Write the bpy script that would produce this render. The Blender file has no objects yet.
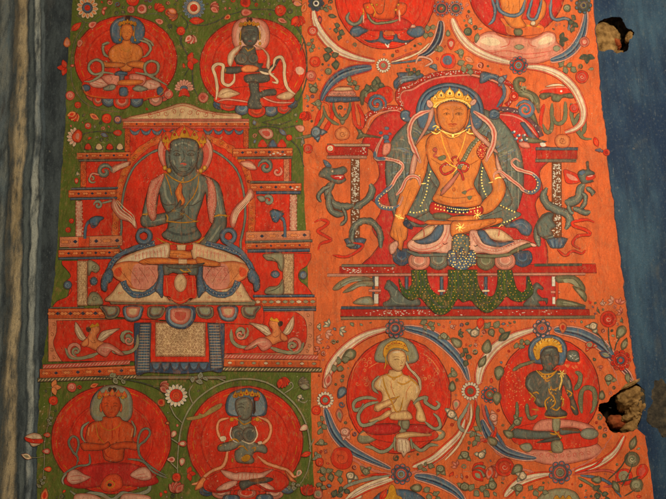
import bpy, bmesh, math, random
from mathutils import Vector, noise
from mathutils.geometry import tessellate_polygon
random.seed(11)
C = bpy.context.scene.collection
# ---------------------------------------------------------------- camera maths: the mural is measured on the photo, then laid out on the upright wall
D, H0, FPX, TH = 2.33, 1.20, 647.0, math.radians(11.7)
CT, ST = math.cos(TH), math.sin(TH)
def W(x, y, out=0.0):
    X = (x-333)/FPX; Y = (249.5-y)/FPX
    t = D/(CT-Y*ST)
    return Vector((X*t, -out, H0+t*(Y*CT+ST)))
# ---------------------------------------------------------------- pigments
PIG = dict(
 red=(212,46,22), red2=(176,32,18), crim=(196,40,34), verm=(226,78,38), org=(218,102,50), org2=(208,88,38), orgl=(228,136,78),
 orgp=(216,132,92), green=(88,104,38), green2=(50,78,28), leaf=(110,112,82), leaf2=(146,144,112), leafd=(66,76,62),
 blue=(52,74,98), blue2=(78,104,124), blued=(34,50,72), bluel=(122,140,146), grey=(98,108,98), greyl=(140,144,124), greyd=(70,78,74),
 pink=(216,136,112), pinkl=(224,168,142), rose=(200,82,66), cream=(218,182,136), creaml=(228,202,164), white=(224,216,196),
 fle=(224,128,56), fled=(200,98,38), fler=(214,82,34), flec=(228,186,124), gold=(216,152,42), goldl=(240,202,104), goldd=(156,98,28),
 ink=(56,38,30), inkr=(112,32,22), inkg=(62,62,44), brown=(116,64,34), tan=(150,108,56), dark=(84,88,80), darkl=(120,122,106), wood=(160,132,74), purp=(96,62,70))
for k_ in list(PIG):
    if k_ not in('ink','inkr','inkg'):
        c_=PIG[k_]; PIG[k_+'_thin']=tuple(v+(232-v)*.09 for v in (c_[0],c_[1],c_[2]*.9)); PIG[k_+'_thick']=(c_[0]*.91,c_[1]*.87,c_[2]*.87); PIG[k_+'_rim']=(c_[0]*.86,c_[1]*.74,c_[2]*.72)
def lin(c):
    return tuple((v/255/12.92 if v/255<=0.04045 else ((v/255+0.055)/1.055)**2.4) for v in c)+(1.0,)
def aged_group():
    g = bpy.data.node_groups.new('aged_paint','ShaderNodeTree')
    I = g.interface
    I.new_socket('Color',in_out='INPUT',socket_type='NodeSocketColor')
    I.new_socket('Wear',in_out='INPUT',socket_type='NodeSocketFloat')
    I.new_socket('Metal',in_out='INPUT',socket_type='NodeSocketFloat')
    I.new_socket('BSDF',in_out='OUTPUT',socket_type='NodeSocketShader')
    N = g.nodes; L = g.links
    def n(t, **k):
        o = N.new(t)
        for a,b in k.items(): setattr(o,a,b)
        return o
    gi = n('NodeGroupInput'); go = n('NodeGroupOutput')
    geo = n('ShaderNodeNewGeometry')
    def noi(scale, det=4, rough=.55, sc=(1,1,1), dist=0):
        m = n('ShaderNodeMapping'); m.inputs['Scale'].default_value = sc
        L.new(geo.outputs['Position'], m.inputs['Vector'])
        t = n('ShaderNodeTexNoise'); t.inputs['Scale'].default_value=scale; t.inputs['Detail'].default_value=det
        t.inputs['Roughness'].default_value=rough; t.inputs['Distortion'].default_value=dist
        L.new(m.outputs[0], t.inputs['Vector']); return t.outputs['Fac']
    def mr(src,a,b,c,d):
        m = n('ShaderNodeMapRange'); m.inputs[1].default_value=a; m.inputs[2].default_value=b; m.inputs[3].default_value=c; m.inputs[4].default_value=d
        L.new(src,m.inputs[0]); return m.outputs[0]
    def ma(op,a,b):
        m = n('ShaderNodeMath',operation=op)
        for i,v in enumerate((a,b)):
            if isinstance(v,(int,float)): m.inputs[i].default_value=v
            else: L.new(v,m.inputs[i])
        return m.outputs[0]
    def mix(fac,a,b,bt='MIX'):
        m = n('ShaderNodeMix',data_type='RGBA',blend_type=bt)
        for i,v in ((0,fac),(6,a),(7,b)):
            if isinstance(v,(int,float)): m.inputs[i].default_value=v
            elif isinstance(v,tuple): m.inputs[i].default_value=v
            else: L.new(v,m.inputs[i])
        return m.outputs[2]
    patch = noi(3.2,5,.6); mid = noi(22,5,.6,(1,1,.55)); fine = noi(190,3,.6); grain = noi(520,2,.5)
    drag = noi(60,4,.65,(1,1,.16),.4)
    v = ma('MULTIPLY', mr(patch,.3,.7,.80,1.16), mr(mid,.3,.7,.80,1.18))
    v = ma('MULTIPLY', v, mr(drag,.3,.7,.85,1.15))
    v = ma('MULTIPLY', v, mr(fine,.3,.7,.86,1.14))
    v = ma('MULTIPLY', v, mr(grain,.3,.7,.90,1.10))
    cc = n('ShaderNodeCombineColor'); 
    for i in range(3): L.new(v,cc.inputs[i])
    col = mix(1.0, gi.outputs['Color'], cc.outputs[0], 'MULTIPLY')
    # grime: brown dust film, in worn areas
    col = mix(mr(noi(9,6,.65),  .42,.72,.02,.17), col, lin((104,72,44)))
    # thin paint that lets the clay ground through
    thin = ma('MULTIPLY', mr(noi(75,5,.7,(1,1,.5)),.50,.66,0,.5), mr(noi(7,3,.6),.40,.60,.2,1))
    col = mix(thin, col, lin((176,120,80)))
    # flakes of lost paint, pale plaster
    fm = mr(noi(4.2,4,.6),.50,.62,.12,1)
    fl = ma('MULTIPLY', mr(noi(130,4,.62,dist=.5),.635,.665,0,.95), fm)
    fl = ma('MULTIPLY', fl, gi.outputs['Wear'])
    col = mix(fl, col, lin((206,186,150)))
    fl2 = ma('MULTIPLY', mr(noi(48,5,.65,dist=.8),.66,.68,0,.8), mr(noi(3.1,3,.6),.50,.60,0,1)); fl2=ma('MULTIPLY',fl2,gi.outputs['Wear']); col = mix(fl2, col, lin((196,150,104)))
    # dark specks and hairline cracks
    sp = mr(noi(230,2,.5),.70,.74,0,.55); col = mix(sp, col, lin((40,26,18)))
    vo = n('ShaderNodeTexVoronoi',feature='DISTANCE_TO_EDGE'); vo.inputs['Scale'].default_value=16
    mp = n('ShaderNodeMapping'); mp.inputs['Scale'].default_value=(1,1,.42)
    ad = n('ShaderNodeVectorMath',operation='ADD'); nt = n('ShaderNodeTexNoise'); nt.inputs['Scale'].default_value=14; nt.inputs['Detail'].default_value=5
    sc = n('ShaderNodeVectorMath',operation='SCALE'); sc.inputs['Scale'].default_value=.12
    L.new(nt.outputs['Color'],sc.inputs[0]); L.new(geo.outputs['Position'],ad.inputs[0]); L.new(sc.outputs[0],ad.inputs[1]); L.new(ad.outputs[0],mp.inputs['Vector'])
    L.new(mp.outputs[0],vo.inputs['Vector'])
    crk = ma('MULTIPLY', mr(vo.outputs['Distance'],0,.012,1,0), mr(noi(6,2,.5),.48,.6,0,.42))
    col = mix(crk, col, lin((58,32,22)))
    b = n('ShaderNodeBsdfPrincipled'); L.new(col,b.inputs['Base Color'])
    L.new(gi.outputs['Metal'],b.inputs['Metallic']); rg=ma('SUBTRACT', mr(mid,.3,.7,.60,.85), ma('MULTIPLY',gi.outputs['Metal'],.45)); L.new(rg, b.inputs['Roughness']); b.inputs['Specular IOR Level'].default_value=.22
    h = ma('ADD', ma('MULTIPLY',mid,.9), ma('MULTIPLY',fine,.12)); h = ma('ADD', h, ma('MULTIPLY',noi(6,3,.5),2.5)); h = ma('SUBTRACT',h,ma('MULTIPLY',fl,.15)); h = ma('SUBTRACT',h,ma('MULTIPLY',crk,.2))
    bp = n('ShaderNodeBump'); bp.inputs['Strength'].default_value=.4; bp.inputs['Distance'].default_value=.004
    L.new(h,bp.inputs['Height']); L.new(bp.outputs[0],b.inputs['Normal'])
    L.new(b.outputs[0],go.inputs[0])
    return g
AG = aged_group()
MATS = {}
def mat(name):
    if name in MATS: return MATS[name]
    m = bpy.data.materials.new('pigment_'+name); m.use_nodes = True; t = m.node_tree; t.nodes.clear()
    gn = t.nodes.new('ShaderNodeGroup'); gn.node_tree = AG
    gn.inputs['Color'].default_value = lin(PIG[name]); gn.inputs['Wear'].default_value = .35 if name in('ink','gold','goldl','goldd') else .9
    gn.inputs['Metal'].default_value = .45 if name in('goldl','gold') else 0
    o = t.nodes.new('ShaderNodeOutputMaterial'); t.links.new(gn.outputs[0], o.inputs[0])
    MATS[name] = m; return m
# ---------------------------------------------------------------- objects
class B:
    def __init__(s): s.v=[]; s.f=[]; s.m=[]
TH_LIST = []; cur = None; curT = None
def thing(name, label, cat, group=None, kind=None):
    global curT, cur
    curT = dict(name=name, label=label, cat=cat, group=group, kind=kind, b=B(), parts=[]); TH_LIST.append(curT); cur = curT['b']
def part(name, label=None):
    global cur
    p = dict(name=name, label=label, b=B(), subs=[]); curT['parts'].append(p); cur = p['b']
def sub(name, label=None):
    global cur
    p = dict(name=name, label=label, b=B()); curT['parts'][-1]['subs'].append(p); cur = p['b']
def back():                                   # draw on the part again after a sub-part
    global cur
    cur = curT['parts'][-1]['b']
def mkmesh(name, b, org):
    me = bpy.data.meshes.new(name)
    me.from_pydata([tuple(v-org) for v in b.v], [], b.f)
    names = sorted(set(b.m)); 
    for q in names: me.materials.append(mat(q))
    ix = {q:i for i,q in enumerate(names)}
    me.polygons.foreach_set('material_index',[ix[q] for q in b.m]); me.update()
    return me
def finish():
    for T in TH_LIST:
        allv = list(T['b'].v)
        for p in T['parts']:
            allv += p['b'].v
            for s in p['subs']: allv += s['b'].v
        if not allv: continue
        org = Vector(((min(v.x for v in allv)+max(v.x for v in allv))/2, 0, min(v.z for v in allv)))
        if T['b'].v and not T['parts']: r = bpy.data.objects.new(T['name'], mkmesh(T['name'],T['b'],org))
        else: r = bpy.data.objects.new(T['name'], None); r.empty_display_size=.03
        C.objects.link(r); r.location = org
        if T['kind']: r['kind']=T['kind']
        if T['label']: r['label']=T['label']
        if T['cat']: r['category']=T['cat']
        if T['group']: r['group']=T['group']
        for p in T['parts']:
            if not p['b'].v and not p['subs']: continue
            o = bpy.data.objects.new(p['name'], mkmesh(p['name'],p['b'],org)); C.objects.link(o); o.parent = r
            if p['label']: o['label']=p['label']
            for s in p['subs']:
                if not s['b'].v: continue
                q = bpy.data.objects.new(s['name'], mkmesh(s['name'],s['b'],org)); C.objects.link(q); q.parent = o
                if s['label']: q['label']=s['label']
# ---------------------------------------------------------------- coats of paint: every stroke lies a hair above what it covers
HM = {}; CELL = 1.5; STEP = 0.000011
def hget(cells): return max((HM.get(c,0) for c in cells), default=0)
def cellsfill(P):
    s=set(); n=len(P); y0=min(p[1] for p in P); y1=max(p[1] for p in P)
    for j in range(int(y0//CELL),int(y1//CELL)+1):
        for q in (.2,.5,.8):
            y=(j+q)*CELL; xs=[]
            for i in range(n):
                a=P[i]; b=P[i-1]
                if (a[1]>y)!=(b[1]>y): xs.append(a[0]+(b[0]-a[0])*(y-a[1])/(b[1]-a[1]))
            xs.sort()
            for u,v in zip(xs[::2],xs[1::2]):
                for i in range(int(u//CELL),int(v//CELL)+1): s.add((i,j))
    return s|cellspts(P,.5)
def cellspts(P,w=1.0):
    s=set(); r=w/2+.25; last=None
    for p in P:
        x,y=p
        k=[(x,y)]
        if last:
            d=math.hypot(x-last[0],y-last[1]); m=int(d/1.2)
            k+=[(x+(last[0]-x)*i/(m+1),y+(last[1]-y)*i/(m+1)) for i in range(1,m+1)]
        last=(x,y)
        for x,y in k:
            for i in range(int((x-r)//CELL),int((x+r)//CELL)+1):
                for j in range(int((y-r)//CELL),int((y+r)//CELL)+1): s.add((i,j))
    return s
VX=VY=0.0; VS=1.0
def V(x0=0,y0=0,w=666):
    global VX,VY,VS
    VX,VY,VS = x0,y0,w/666.0
def T4(x0,y0): V(x0,y0,170)
def T6(x0,y0): V(x0,y0,111)
def pp(s):
    if not isinstance(s,str): return [(VX+p[0]*VS, VY+p[1]*VS, len(p)>2 and p[2]) for p in s]
    r=[]
    for t in s.split():
        sh = t.endswith('!'); t=t.rstrip('!'); a,b=t.split(','); r.append((VX+float(a)*VS, VY+float(b)*VS, sh))
    return r
def spline(P, closed, n=None):
    N=len(P); out=[]
    segs = N if closed else N-1
    for i in range(segs):
        p1=P[i]; p2=P[(i+1)%N]
        p0=P[(i-1)%N] if closed or i>0 else p1; p3=P[(i+2)%N] if closed or i+2<N else p2
        d=math.hypot(p2[0]-p1[0],p2[1]-p1[1]); k=n or max(1,min(10,int(d/1.3)))
        if p1[2] and p2[2]: k=max(1,min(k,int(d/6)))
        m1=(0,0) if p1[2] else ((p2[0]-p0[0])/2,(p2[1]-p0[1])/2)
        m2=(0,0) if p2[2] else ((p3[0]-p1[0])/2,(p3[1]-p1[1])/2)
        # keep tangents no longer than the segment
        def cl(m):
            l=math.hypot(*m); return m if l<=d*1.3 or l==0 else (m[0]*d*1.3/l, m[1]*d*1.3/l)
        m1=cl(m1); m2=cl(m2)
        for j in range(k):
            t=j/k; t2=t*t; t3=t2*t
            a=2*t3-3*t2+1; b=t3-2*t2+t; c=-2*t3+3*t2; e=t3-t2
            if p1[2] and p2[2]: out.append((p1[0]+(p2[0]-p1[0])*t, p1[1]+(p2[1]-p1[1])*t))
            else: out.append((a*p1[0]+b*m1[0]+c*p2[0]+e*m2[0], a*p1[1]+b*m1[1]+c*p2[1]+e*m2[1]))
    if not closed: out.append((P[-1][0],P[-1][1]))
    return out
def wob(P, a=.18):
    return [(x+a*noise.noise(Vector((x*.35,y*.35,3))), y+a*noise.noise(Vector((x*.35,y*.35,9)))) for x,y in P]
def ribbon(P, w, col, closed=False, taper=True, lift=None):
    if len(P)<2: return
    Q=[P[0]]
    for p in P[1:]:
        if math.hypot(p[0]-Q[-1][0],p[1]-Q[-1][1])>.12: Q.append(p)
    P=Q; n=len(P)
    if n<2: return
    if closed and math.hypot(P[0][0]-P[-1][0],P[0][1]-P[-1][1])<.12: P=P[:-1]; n-=1
    cs=cellspts(P,w); h=hget(cs)+STEP if lift is None else lift
    base=len(cur.v)
    for i in range(n):
        a=P[i-1] if (i>0 or closed) else P[0]; b=P[(i+1)%n] if (i<n-1 or closed) else P[-1]
        dx,dy=b[0]-a[0],b[1]-a[1]; l=math.hypot(dx,dy) or 1; nx,ny=-dy/l,dx/l
        u=i/(n-1) if n>1 else 0
        k=1.0
        if taper and not closed: k=.35+.65*min(1,6*min(u,1-u)) 
        k*=1+.28*noise.noise(Vector((P[i][0]*.25,P[i][1]*.25,5)))
        hh=h+i*6e-8
        for s in (1,-1): cur.v.append(W(P[i][0]+nx*w*k*s/2, P[i][1]+ny*w*k*s/2, hh))
    m=n if closed else n-1
    for i in range(m):
        a=base+2*i; b=base+2*((i+1)%n)
        cur.f.append((a,a+1,b+1,b)); cur.m.append(col)
    for c in cs: HM[c]=max(HM.get(c,0),h+n*6e-8)
def ribbonv(P, fw, col, off=0.0):               # a band whose width changes along its length
    n=len(P); W_=[fw(i/(n-1)) for i in range(n)]; cs=cellspts(P,max(W_)); h=hget(cs)+STEP; base=len(cur.v)
    for i in range(n):
        a=P[max(0,i-1)]; b=P[min(n-1,i+1)]; dx,dy=b[0]-a[0],b[1]-a[1]; l=math.hypot(dx,dy) or 1; nx,ny=-dy/l,dx/l; w=W_[i]; o=off*w
        for sg in(1,-1): cur.v.append(W(P[i][0]+nx*(w*sg/2+o),P[i][1]+ny*(w*sg/2+o),h+i*6e-8))
    for i in range(n-1): m=base+2*i; cur.f.append((m,m+1,m+3,m+2)); cur.m.append(col)
    for c in cs: HM[c]=max(HM.get(c,0),h+n*6e-8)
def inside(P,x,y):
    r=False; n=len(P); j=n-1
    for i in range(n):
        if (P[i][1]>y)!=(P[j][1]>y) and x<(P[j][0]-P[i][0])*(y-P[i][1])/(P[j][1]-P[i][1])+P[i][0]: r=not r
        j=i
    return r
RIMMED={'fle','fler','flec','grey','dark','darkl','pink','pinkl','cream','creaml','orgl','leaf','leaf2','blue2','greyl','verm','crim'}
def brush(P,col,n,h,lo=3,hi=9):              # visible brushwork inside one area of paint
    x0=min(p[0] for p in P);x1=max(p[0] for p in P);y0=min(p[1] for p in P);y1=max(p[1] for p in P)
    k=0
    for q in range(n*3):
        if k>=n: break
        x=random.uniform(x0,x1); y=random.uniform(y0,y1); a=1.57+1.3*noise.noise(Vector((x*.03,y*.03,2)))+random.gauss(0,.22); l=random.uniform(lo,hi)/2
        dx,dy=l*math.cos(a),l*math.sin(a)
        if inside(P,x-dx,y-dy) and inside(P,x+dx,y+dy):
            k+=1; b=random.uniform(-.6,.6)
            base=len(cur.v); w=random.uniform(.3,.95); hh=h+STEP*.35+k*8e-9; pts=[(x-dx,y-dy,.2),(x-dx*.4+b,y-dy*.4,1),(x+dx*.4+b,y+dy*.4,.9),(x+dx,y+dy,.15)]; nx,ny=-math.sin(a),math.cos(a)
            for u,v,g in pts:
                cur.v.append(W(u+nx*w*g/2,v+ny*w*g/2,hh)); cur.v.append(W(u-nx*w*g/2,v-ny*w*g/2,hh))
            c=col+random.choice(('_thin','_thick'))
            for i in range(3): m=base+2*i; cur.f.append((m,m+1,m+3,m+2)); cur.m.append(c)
def rawfill(P, col, ol='ink', w=.5, lift=None):
    P=wob(P)
    cs=cellsfill(P)
    h=hget(cs)+STEP if lift is None else lift
    base=len(cur.v); vs=[Vector((p[0],p[1],0)) for p in P]
    for p in P: cur.v.append(W(p[0],p[1],h))
    for t in tessellate_polygon([vs]):
        a,b,c=[P[i] for i in t]
        if (b[0]-a[0])*(c[1]-a[1])-(b[1]-a[1])*(c[0]-a[0])>0: t=(t[0],t[2],t[1])
        cur.f.append(tuple(base+i for i in t)); cur.m.append(col)
    for c in cs: HM[c]=max(HM.get(c,0),h)
    ar=abs(sum(P[i-1][0]*P[i][1]-P[i][0]*P[i-1][1] for i in range(len(P))))/2
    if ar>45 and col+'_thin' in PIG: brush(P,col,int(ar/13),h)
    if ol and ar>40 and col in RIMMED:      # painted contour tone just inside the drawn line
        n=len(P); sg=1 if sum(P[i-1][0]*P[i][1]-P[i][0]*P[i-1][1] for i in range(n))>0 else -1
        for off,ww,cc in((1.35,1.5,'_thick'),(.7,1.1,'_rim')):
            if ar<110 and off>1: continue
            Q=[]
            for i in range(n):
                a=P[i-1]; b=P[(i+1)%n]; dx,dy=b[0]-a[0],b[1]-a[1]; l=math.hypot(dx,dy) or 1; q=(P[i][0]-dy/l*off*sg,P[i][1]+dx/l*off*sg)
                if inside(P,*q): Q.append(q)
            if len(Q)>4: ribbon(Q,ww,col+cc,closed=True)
    if ol: ribbon(P, w, ol, closed=True)
    return P
def F(col, pts, ol='ink', w=.5): return rawfill(spline(pp(pts),True), col, ol, w)
def L(col, w, pts, taper=True): ribbon(wob(spline(pp(pts),False)), w, col, taper=taper)
def LO(col, w, pts, ol='ink', ow=.45, taper=True):          # a band with dark edges
    P=wob(spline(pp(pts),False)); ribbon(P, w+2*ow, ol, taper=taper); ribbon(P, w, col, taper=taper)
def shr(P,k,dx=0,dy=0):
    cx=sum(p[0] for p in P)/len(P); cy=sum(p[1] for p in P)/len(P)
    return [(cx+(x-cx)*k+dx, cy+(y-cy)*k+dy) for x,y in P]
def N(cols, pts, ks=(1,.72,.42), ol='ink', w=.5, dx=0, dy=0):   # nested tones of one painted form
    P=spline(pp(pts),True)
    for i,(c,k) in enumerate(zip(cols,ks)): rawfill(shr(P,k,dx*i,dy*i), c, ol if i==0 else None, w)
    return P
def ell(cx,cy,rx,ry=None,a=0,n=None):
    ry=ry or rx; n=n or max(8,min(72,int((rx+ry)*1.6))); ca,sa=math.cos(a),math.sin(a)
    return [(cx+rx*math.cos(t)*ca-ry*math.sin(t)*sa, cy+rx*math.cos(t)*sa+ry*math.sin(t)*ca) for t in (2*math.pi*i/n for i in range(n))]
def vp(x,y): return VX+x*VS, VY+y*VS
def E(col,cx,cy,rx,ry=None,a=0,ol='ink',w=.4):
    x,y=vp(cx,cy); rawfill(ell(x,y,rx*VS,(ry or rx)*VS,a),col,ol,w)
def RING(col,w,cx,cy,rx,ry=None,a0=0,a1=360):
    x,y=vp(cx,cy); rx*=VS; ry=(ry*VS if ry else rx)
    n=max(8,int((rx+ry)*1.6*abs(a1-a0)/360)); full=abs(a1-a0)>=360
    P=[(x+rx*math.cos(math.radians(a0+(a1-a0)*i/n)), y+ry*math.sin(math.radians(a0+(a1-a0)*i/n))) for i in range(n+(0 if full else 1))]
    ribbon(P,w,col,closed=full)
def dots(P,col,sp,r,jit=.7,clip=None):
    x0=min(p[0] for p in P);x1=max(p[0] for p in P);y0=min(p[1] for p in P);y1=max(p[1] for p in P)
    j=0;y=y0+sp/2
    while y<y1:
        x=x0+sp/2+(sp/2 if j%2 else 0)
        while x<x1:
            xx=x+random.uniform(-jit,jit);yy=y+random.uniform(-jit,jit)
            if inside(P,xx,yy) and random.random()>.22: rawfill(ell(xx,yy,r*random.uniform(.6,1.25),r*random.uniform(.5,1),n=6),col,None)
            x+=sp
        y+=sp*.87;j+=1
def dotline(pts,col,sp,r):
    P=spline(pp(pts),False); acc=0
    for a,b in zip(P,P[1:]):
        d=math.hypot(b[0]-a[0],b[1]-a[1]); acc+=d
        if acc>=sp: acc=0; rawfill(ell(b[0],b[1],r*random.uniform(.8,1.15),r,n=7),col,None)
def spiralpts(cx,cy,r,turns=1.5,a0=0,cw=1,r0=.12):
    n=int(12*turns); return [(cx+r*(1-(1-r0)*i/n)*math.cos(a0+cw*2*math.pi*turns*i/n), cy+r*(1-(1-r0)*i/n)*math.sin(a0+cw*2*math.pi*turns*i/n)) for i in range(n+1)]
def SP(col,w,cx,cy,r,turns=1.5,a0=0,cw=1,ol=None):
    x,y=vp(cx,cy); P=spiralpts(x,y,r*VS,turns,math.radians(a0),cw)
    if ol: ribbon(P,w+.9,ol)
    ribbon(P,w,col)
def scrollfill(P,col,sp,w):
    x0=min(p[0] for p in P);x1=max(p[0] for p in P);y0=min(p[1] for p in P);y1=max(p[1] for p in P)
    y=y0+sp/2;j=0; hh=hget(cellsfill(P))+STEP
    while y<y1:
        x=x0+sp/2*(1+j%2)
        while x<x1:
            if inside(P,x,y): ribbon(spiralpts(x+random.uniform(-.4,.4),y+random.uniform(-.4,.4),sp*.46,1.1,random.uniform(0,6.28),random.choice((-1,1)),.2),w,col,lift=hh+(j%2*2+int(x/sp)%2)*4e-6)
            x+=sp
        y+=sp*.9;j+=1
def stripes(x0,y0,x1,y1,col,n,w,amp=0):       # fine hand-drawn lines lengthwise between two points' rows
    for i in range(n):
        t=(i+.5)/n; ribbon([(x0,y0+(y1-y0)*t),( (x0+x1)/2,y0+(y1-y0)*t+amp),(x1,y0+(y1-y0)*t)],w,col)
def leafp(x,y,l,wd,a):                         # a pointed leaf rooted at x,y
    ca,sa=math.cos(a),math.sin(a); pts=[(0,0,1),(l*.25,wd*.42),(l*.55,wd*.5),(l*.85,wd*.22),(l,0,1),(l*.8,-wd*.25),(l*.5,-wd*.5),(l*.2,-wd*.38)]
    return [(x+p[0]*ca-p[1]*sa, y+p[0]*sa+p[1]*ca, len(p)>2) for p in pts]
def leaf(x,y,l,wd,a,cols=('leaf','leaf2'),ol='inkg',vein=True):
    P=spline(leafp(x,y,l,wd,a),True,3); rawfill(P,cols[0],ol,.45); rawfill(shr(P,.55),cols[1],None)
    if vein: ribbon([(x+math.cos(a)*l*t,y+math.sin(a)*l*t) for t in(.05,.3,.6,.9)],.35,ol)
def curl(x,y,r,a,cols=('leaf','leaf2'),ol='inkg',cw=1):      # a leaf that rolls up on itself
    if random.random()<.22: cols=random.choice((('pink','pinkl'),('blue2','bluel'),('greyl','creaml')))
    for da,l in((.6+random.uniform(-.5,.5),1.55),(2.6+random.uniform(-1,1),1.45)):
        P=wob(spline(leafp(x,y,r*l,r*.85,a+da),True,3),.8); rawfill(P,cols[0],ol,.4); rawfill(shr(P,.5),cols[1],None)
    P=wob(ell(x,y,r*.8,r*.72,a),1.0); rawfill(P,cols[0],ol,.45); rawfill(shr(P,.7,-.25,-.25),cols[1],None); ribbon(spiralpts(x,y,r*.62,1.3,a,cw,.15),.4,ol)
def petal(cx,cy,a,r0,r1,wd,cols,ol='ink',w=.4):
    ca,sa=math.cos(a),math.sin(a); L_=r1-r0
    pts=[(r0,-wd*.25,0),(r0+L_*.55,-wd*.5,0),(r1-L_*.1,-wd*.28,0),(r1,0,0),(r1-L_*.1,wd*.28,0),(r0+L_*.55,wd*.5,0),(r0,wd*.25,0)]
    P=spline([(cx+p[0]*ca-p[1]*sa,cy+p[0]*sa+p[1]*ca,False) for p in pts],True,2)
    rawfill(P,cols[0],ol,w)
    if len(cols)>1: rawfill(shr(P,.55),cols[1],None)
FLOWER_COUNT=0
def rosette(label,x,y,r,n=12,pc=('cream','pinkl'),core=('red','blue2'),rc=.48,group='round open flowers scattered on the mural',name='flower',cat='painted flower',ol='ink'):
    thing(name,label,cat,group)
    for i in range(n): petal(x,y,2*math.pi*i/n+.1,r*rc*.8,r,2*math.pi*r*.78/n,pc,ol,.35)
    rawfill(ell(x,y,r*rc,n=14),core[0],ol,.4); rawfill(ell(x,y,r*rc*.55,n=10),core[1],ol,.3)
    ribbon(spiralpts(x,y,r*rc*.4,1.2,0,1,.2),.35,'ink')
# ---------------------------------------------------------------- setting: wall, broken holes, mural grounds
T4(496,0)
HOLE1 = pp("388,118 402,88 430,72 478,66 500,84 512,108 530,116 541,134 524,160 518,190 500,206 470,200 452,194 425,200 398,196 386,160")
T4(496,372)
HOLE2 = pp("400,132 414,122 436,118 452,96 480,76 505,52 545,44 580,70 584,120 572,165 560,205 545,228 500,238 458,236 436,210 422,176 404,152")
def wallmat(name, dark=False):
    m=bpy.data.materials.new(name); m.use_nodes=True; t=m.node_tree; Nn=t.nodes; Lk=t.links; Nn.clear()
    geo=Nn.new('ShaderNodeNewGeometry'); sep=Nn.new('ShaderNodeSeparateXYZ'); Lk.new(geo.outputs['Position'],sep.inputs[0])
    def noi(scale,sc=(1,1,1),det=5,rough=.6,dist=0):
        mp=Nn.new('ShaderNodeMapping'); mp.inputs['Scale'].default_value=sc; Lk.new(geo.outputs['Position'],mp.inputs['Vector'])
        q=Nn.new('ShaderNodeTexNoise'); q.inputs['Scale'].default_value=scale; q.inputs['Detail'].default_value=det; q.inputs['Roughness'].default_value=rough; q.inputs['Distortion'].default_value=dist
        Lk.new(mp.outputs[0],q.inputs['Vector']); return q.outputs['Fac']
    def mr(s,a,b,c,d):
        q=Nn.new('ShaderNodeMapRange'); q.interpolation_type='SMOOTHSTEP'
        for i,v in enumerate((a,b,c,d)): q.inputs[i+1].default_value=v
        Lk.new(s,q.inputs[0]); return q.outputs[0]
    def ma(op,a,b):
        q=Nn.new('ShaderNodeMath'); q.operation=op
        for i,v in enumerate((a,b)):
            if isinstance(v,(int,float)): q.inputs[i].default_value=v
            else: Lk.new(v,q.inputs[i])
        return q.outputs[0]
    def mix(f,a,b):
        q=Nn.new('ShaderNodeMix'); q.data_type='RGBA'
        for i,v in ((0,f),(6,a),(7,b)):
            if isinstance(v,(int,float,tuple)): q.inputs[i].default_value=v
            else: Lk.new(v,q.inputs[i])
        return q.outputs[2]
    x=sep.outputs['X']
    xw=ma('ADD',x,ma('MULTIPLY',ma('SUBTRACT',noi(9,(1,1,.3)),.5),.05))
    base=mix(mr(noi(6,(1,1,.35)),.35,.68,0,1), lin((26,50,80)), lin((62,92,112)))
    base=mix(mr(noi(28,(1,1,.12)),.4,.75,0,.7), base, lin((26,42,64)))
    base=mix(mr(noi(14,(1,1,.5)),.56,.75,0,.45), base, lin((92,96,88)))
    base=mix(mr(noi(60,(1,1,.25)),.62,.78,0,.5), base, lin((104,116,116)))
    # left end of the wall: soot-dark paint with pale lime wash run down it
    left=mr(xw,-1.02,-.92,1,0)
    soot=mix(mr(noi(16,(1,1,.35),8,.7),.38,.62,0,1), lin((44,54,60)), lin((72,84,88)))
    base=mix(left,base,soot)
    lean=ma('ADD',xw,ma('MULTIPLY',ma('SUBTRACT',sep.outputs['Z'],.81),.07)); lean=ma('ADD',lean,ma('MULTIPLY',ma('SUBTRACT',noi(22,(1,1,.4)),.5),.022))
    mott=mr(noi(34,(1,1,.22),9,.7),.36,.56,.12,1); mot2=mr(noi(13,(1,1,.25),6,.7),.36,.58,.1,1)
    for c_,w_,ca,cb in ((-1.172,.026,(92,112,122),(134,140,132)),(-1.132,.012,(70,80,80),(110,104,86)),(-1.105,.022,(150,134,98),(196,180,142)),(-1.068,.010,(80,92,94),(100,112,112)),(-1.040,.013,(116,134,144),(178,186,176)),(-1.018,.008,(74,90,100),(104,118,122))):
        d=ma('ABSOLUTE',ma('SUBTRACT',lean,c_),0); k=mr(d,w_*.45,w_*1.15,1,0); k=ma('MULTIPLY',ma('MULTIPLY',k,mott if c_ not in(-1.132,-1.068) else mot2),.9)
        base=mix(k,base,mix(mot2,lin(ca),lin(cb)))
    brown=ma('MULTIPLY',mr(noi(10,(1,1,.12)),.55,.7,0,.4),mr(xw,-1.12,-1.0,1,0))
    base=mix(ma('MULTIPLY',brown,.6),base,lin((96,72,44)))
    base=mix(mr(noi(110,(1,1,.6),8,.75),.52,.66,0,.5), base, lin((96,108,112)))
    base=mix(mr(noi(75,(1,1,.8),9,.75),.56,.66,0,.55), base, lin((24,34,46)))
    base=mix(mr(noi(30,(1,1,1),9,.8,.6),.66,.69,0,.55), base, lin((150,138,112)))
    # scratches
    sc=mr(noi(45,(3,1,.35),2,.4,2.0),.735,.76,0,.6); base=mix(sc,base,lin((142,146,138)))
    fine=noi(260,(1,1,1),3); g=mr(fine,.3,.7,.8,1.18); cmb=Nn.new('ShaderNodeCombineColor')
    for i in range(3): Lk.new(g,cmb.inputs[i])
    q=Nn.new('ShaderNodeMix'); q.data_type='RGBA'; q.blend_type='MULTIPLY'; q.inputs[0].default_value=1; Lk.new(base,q.inputs[6]); Lk.new(cmb.outputs[0],q.inputs[7])
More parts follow.
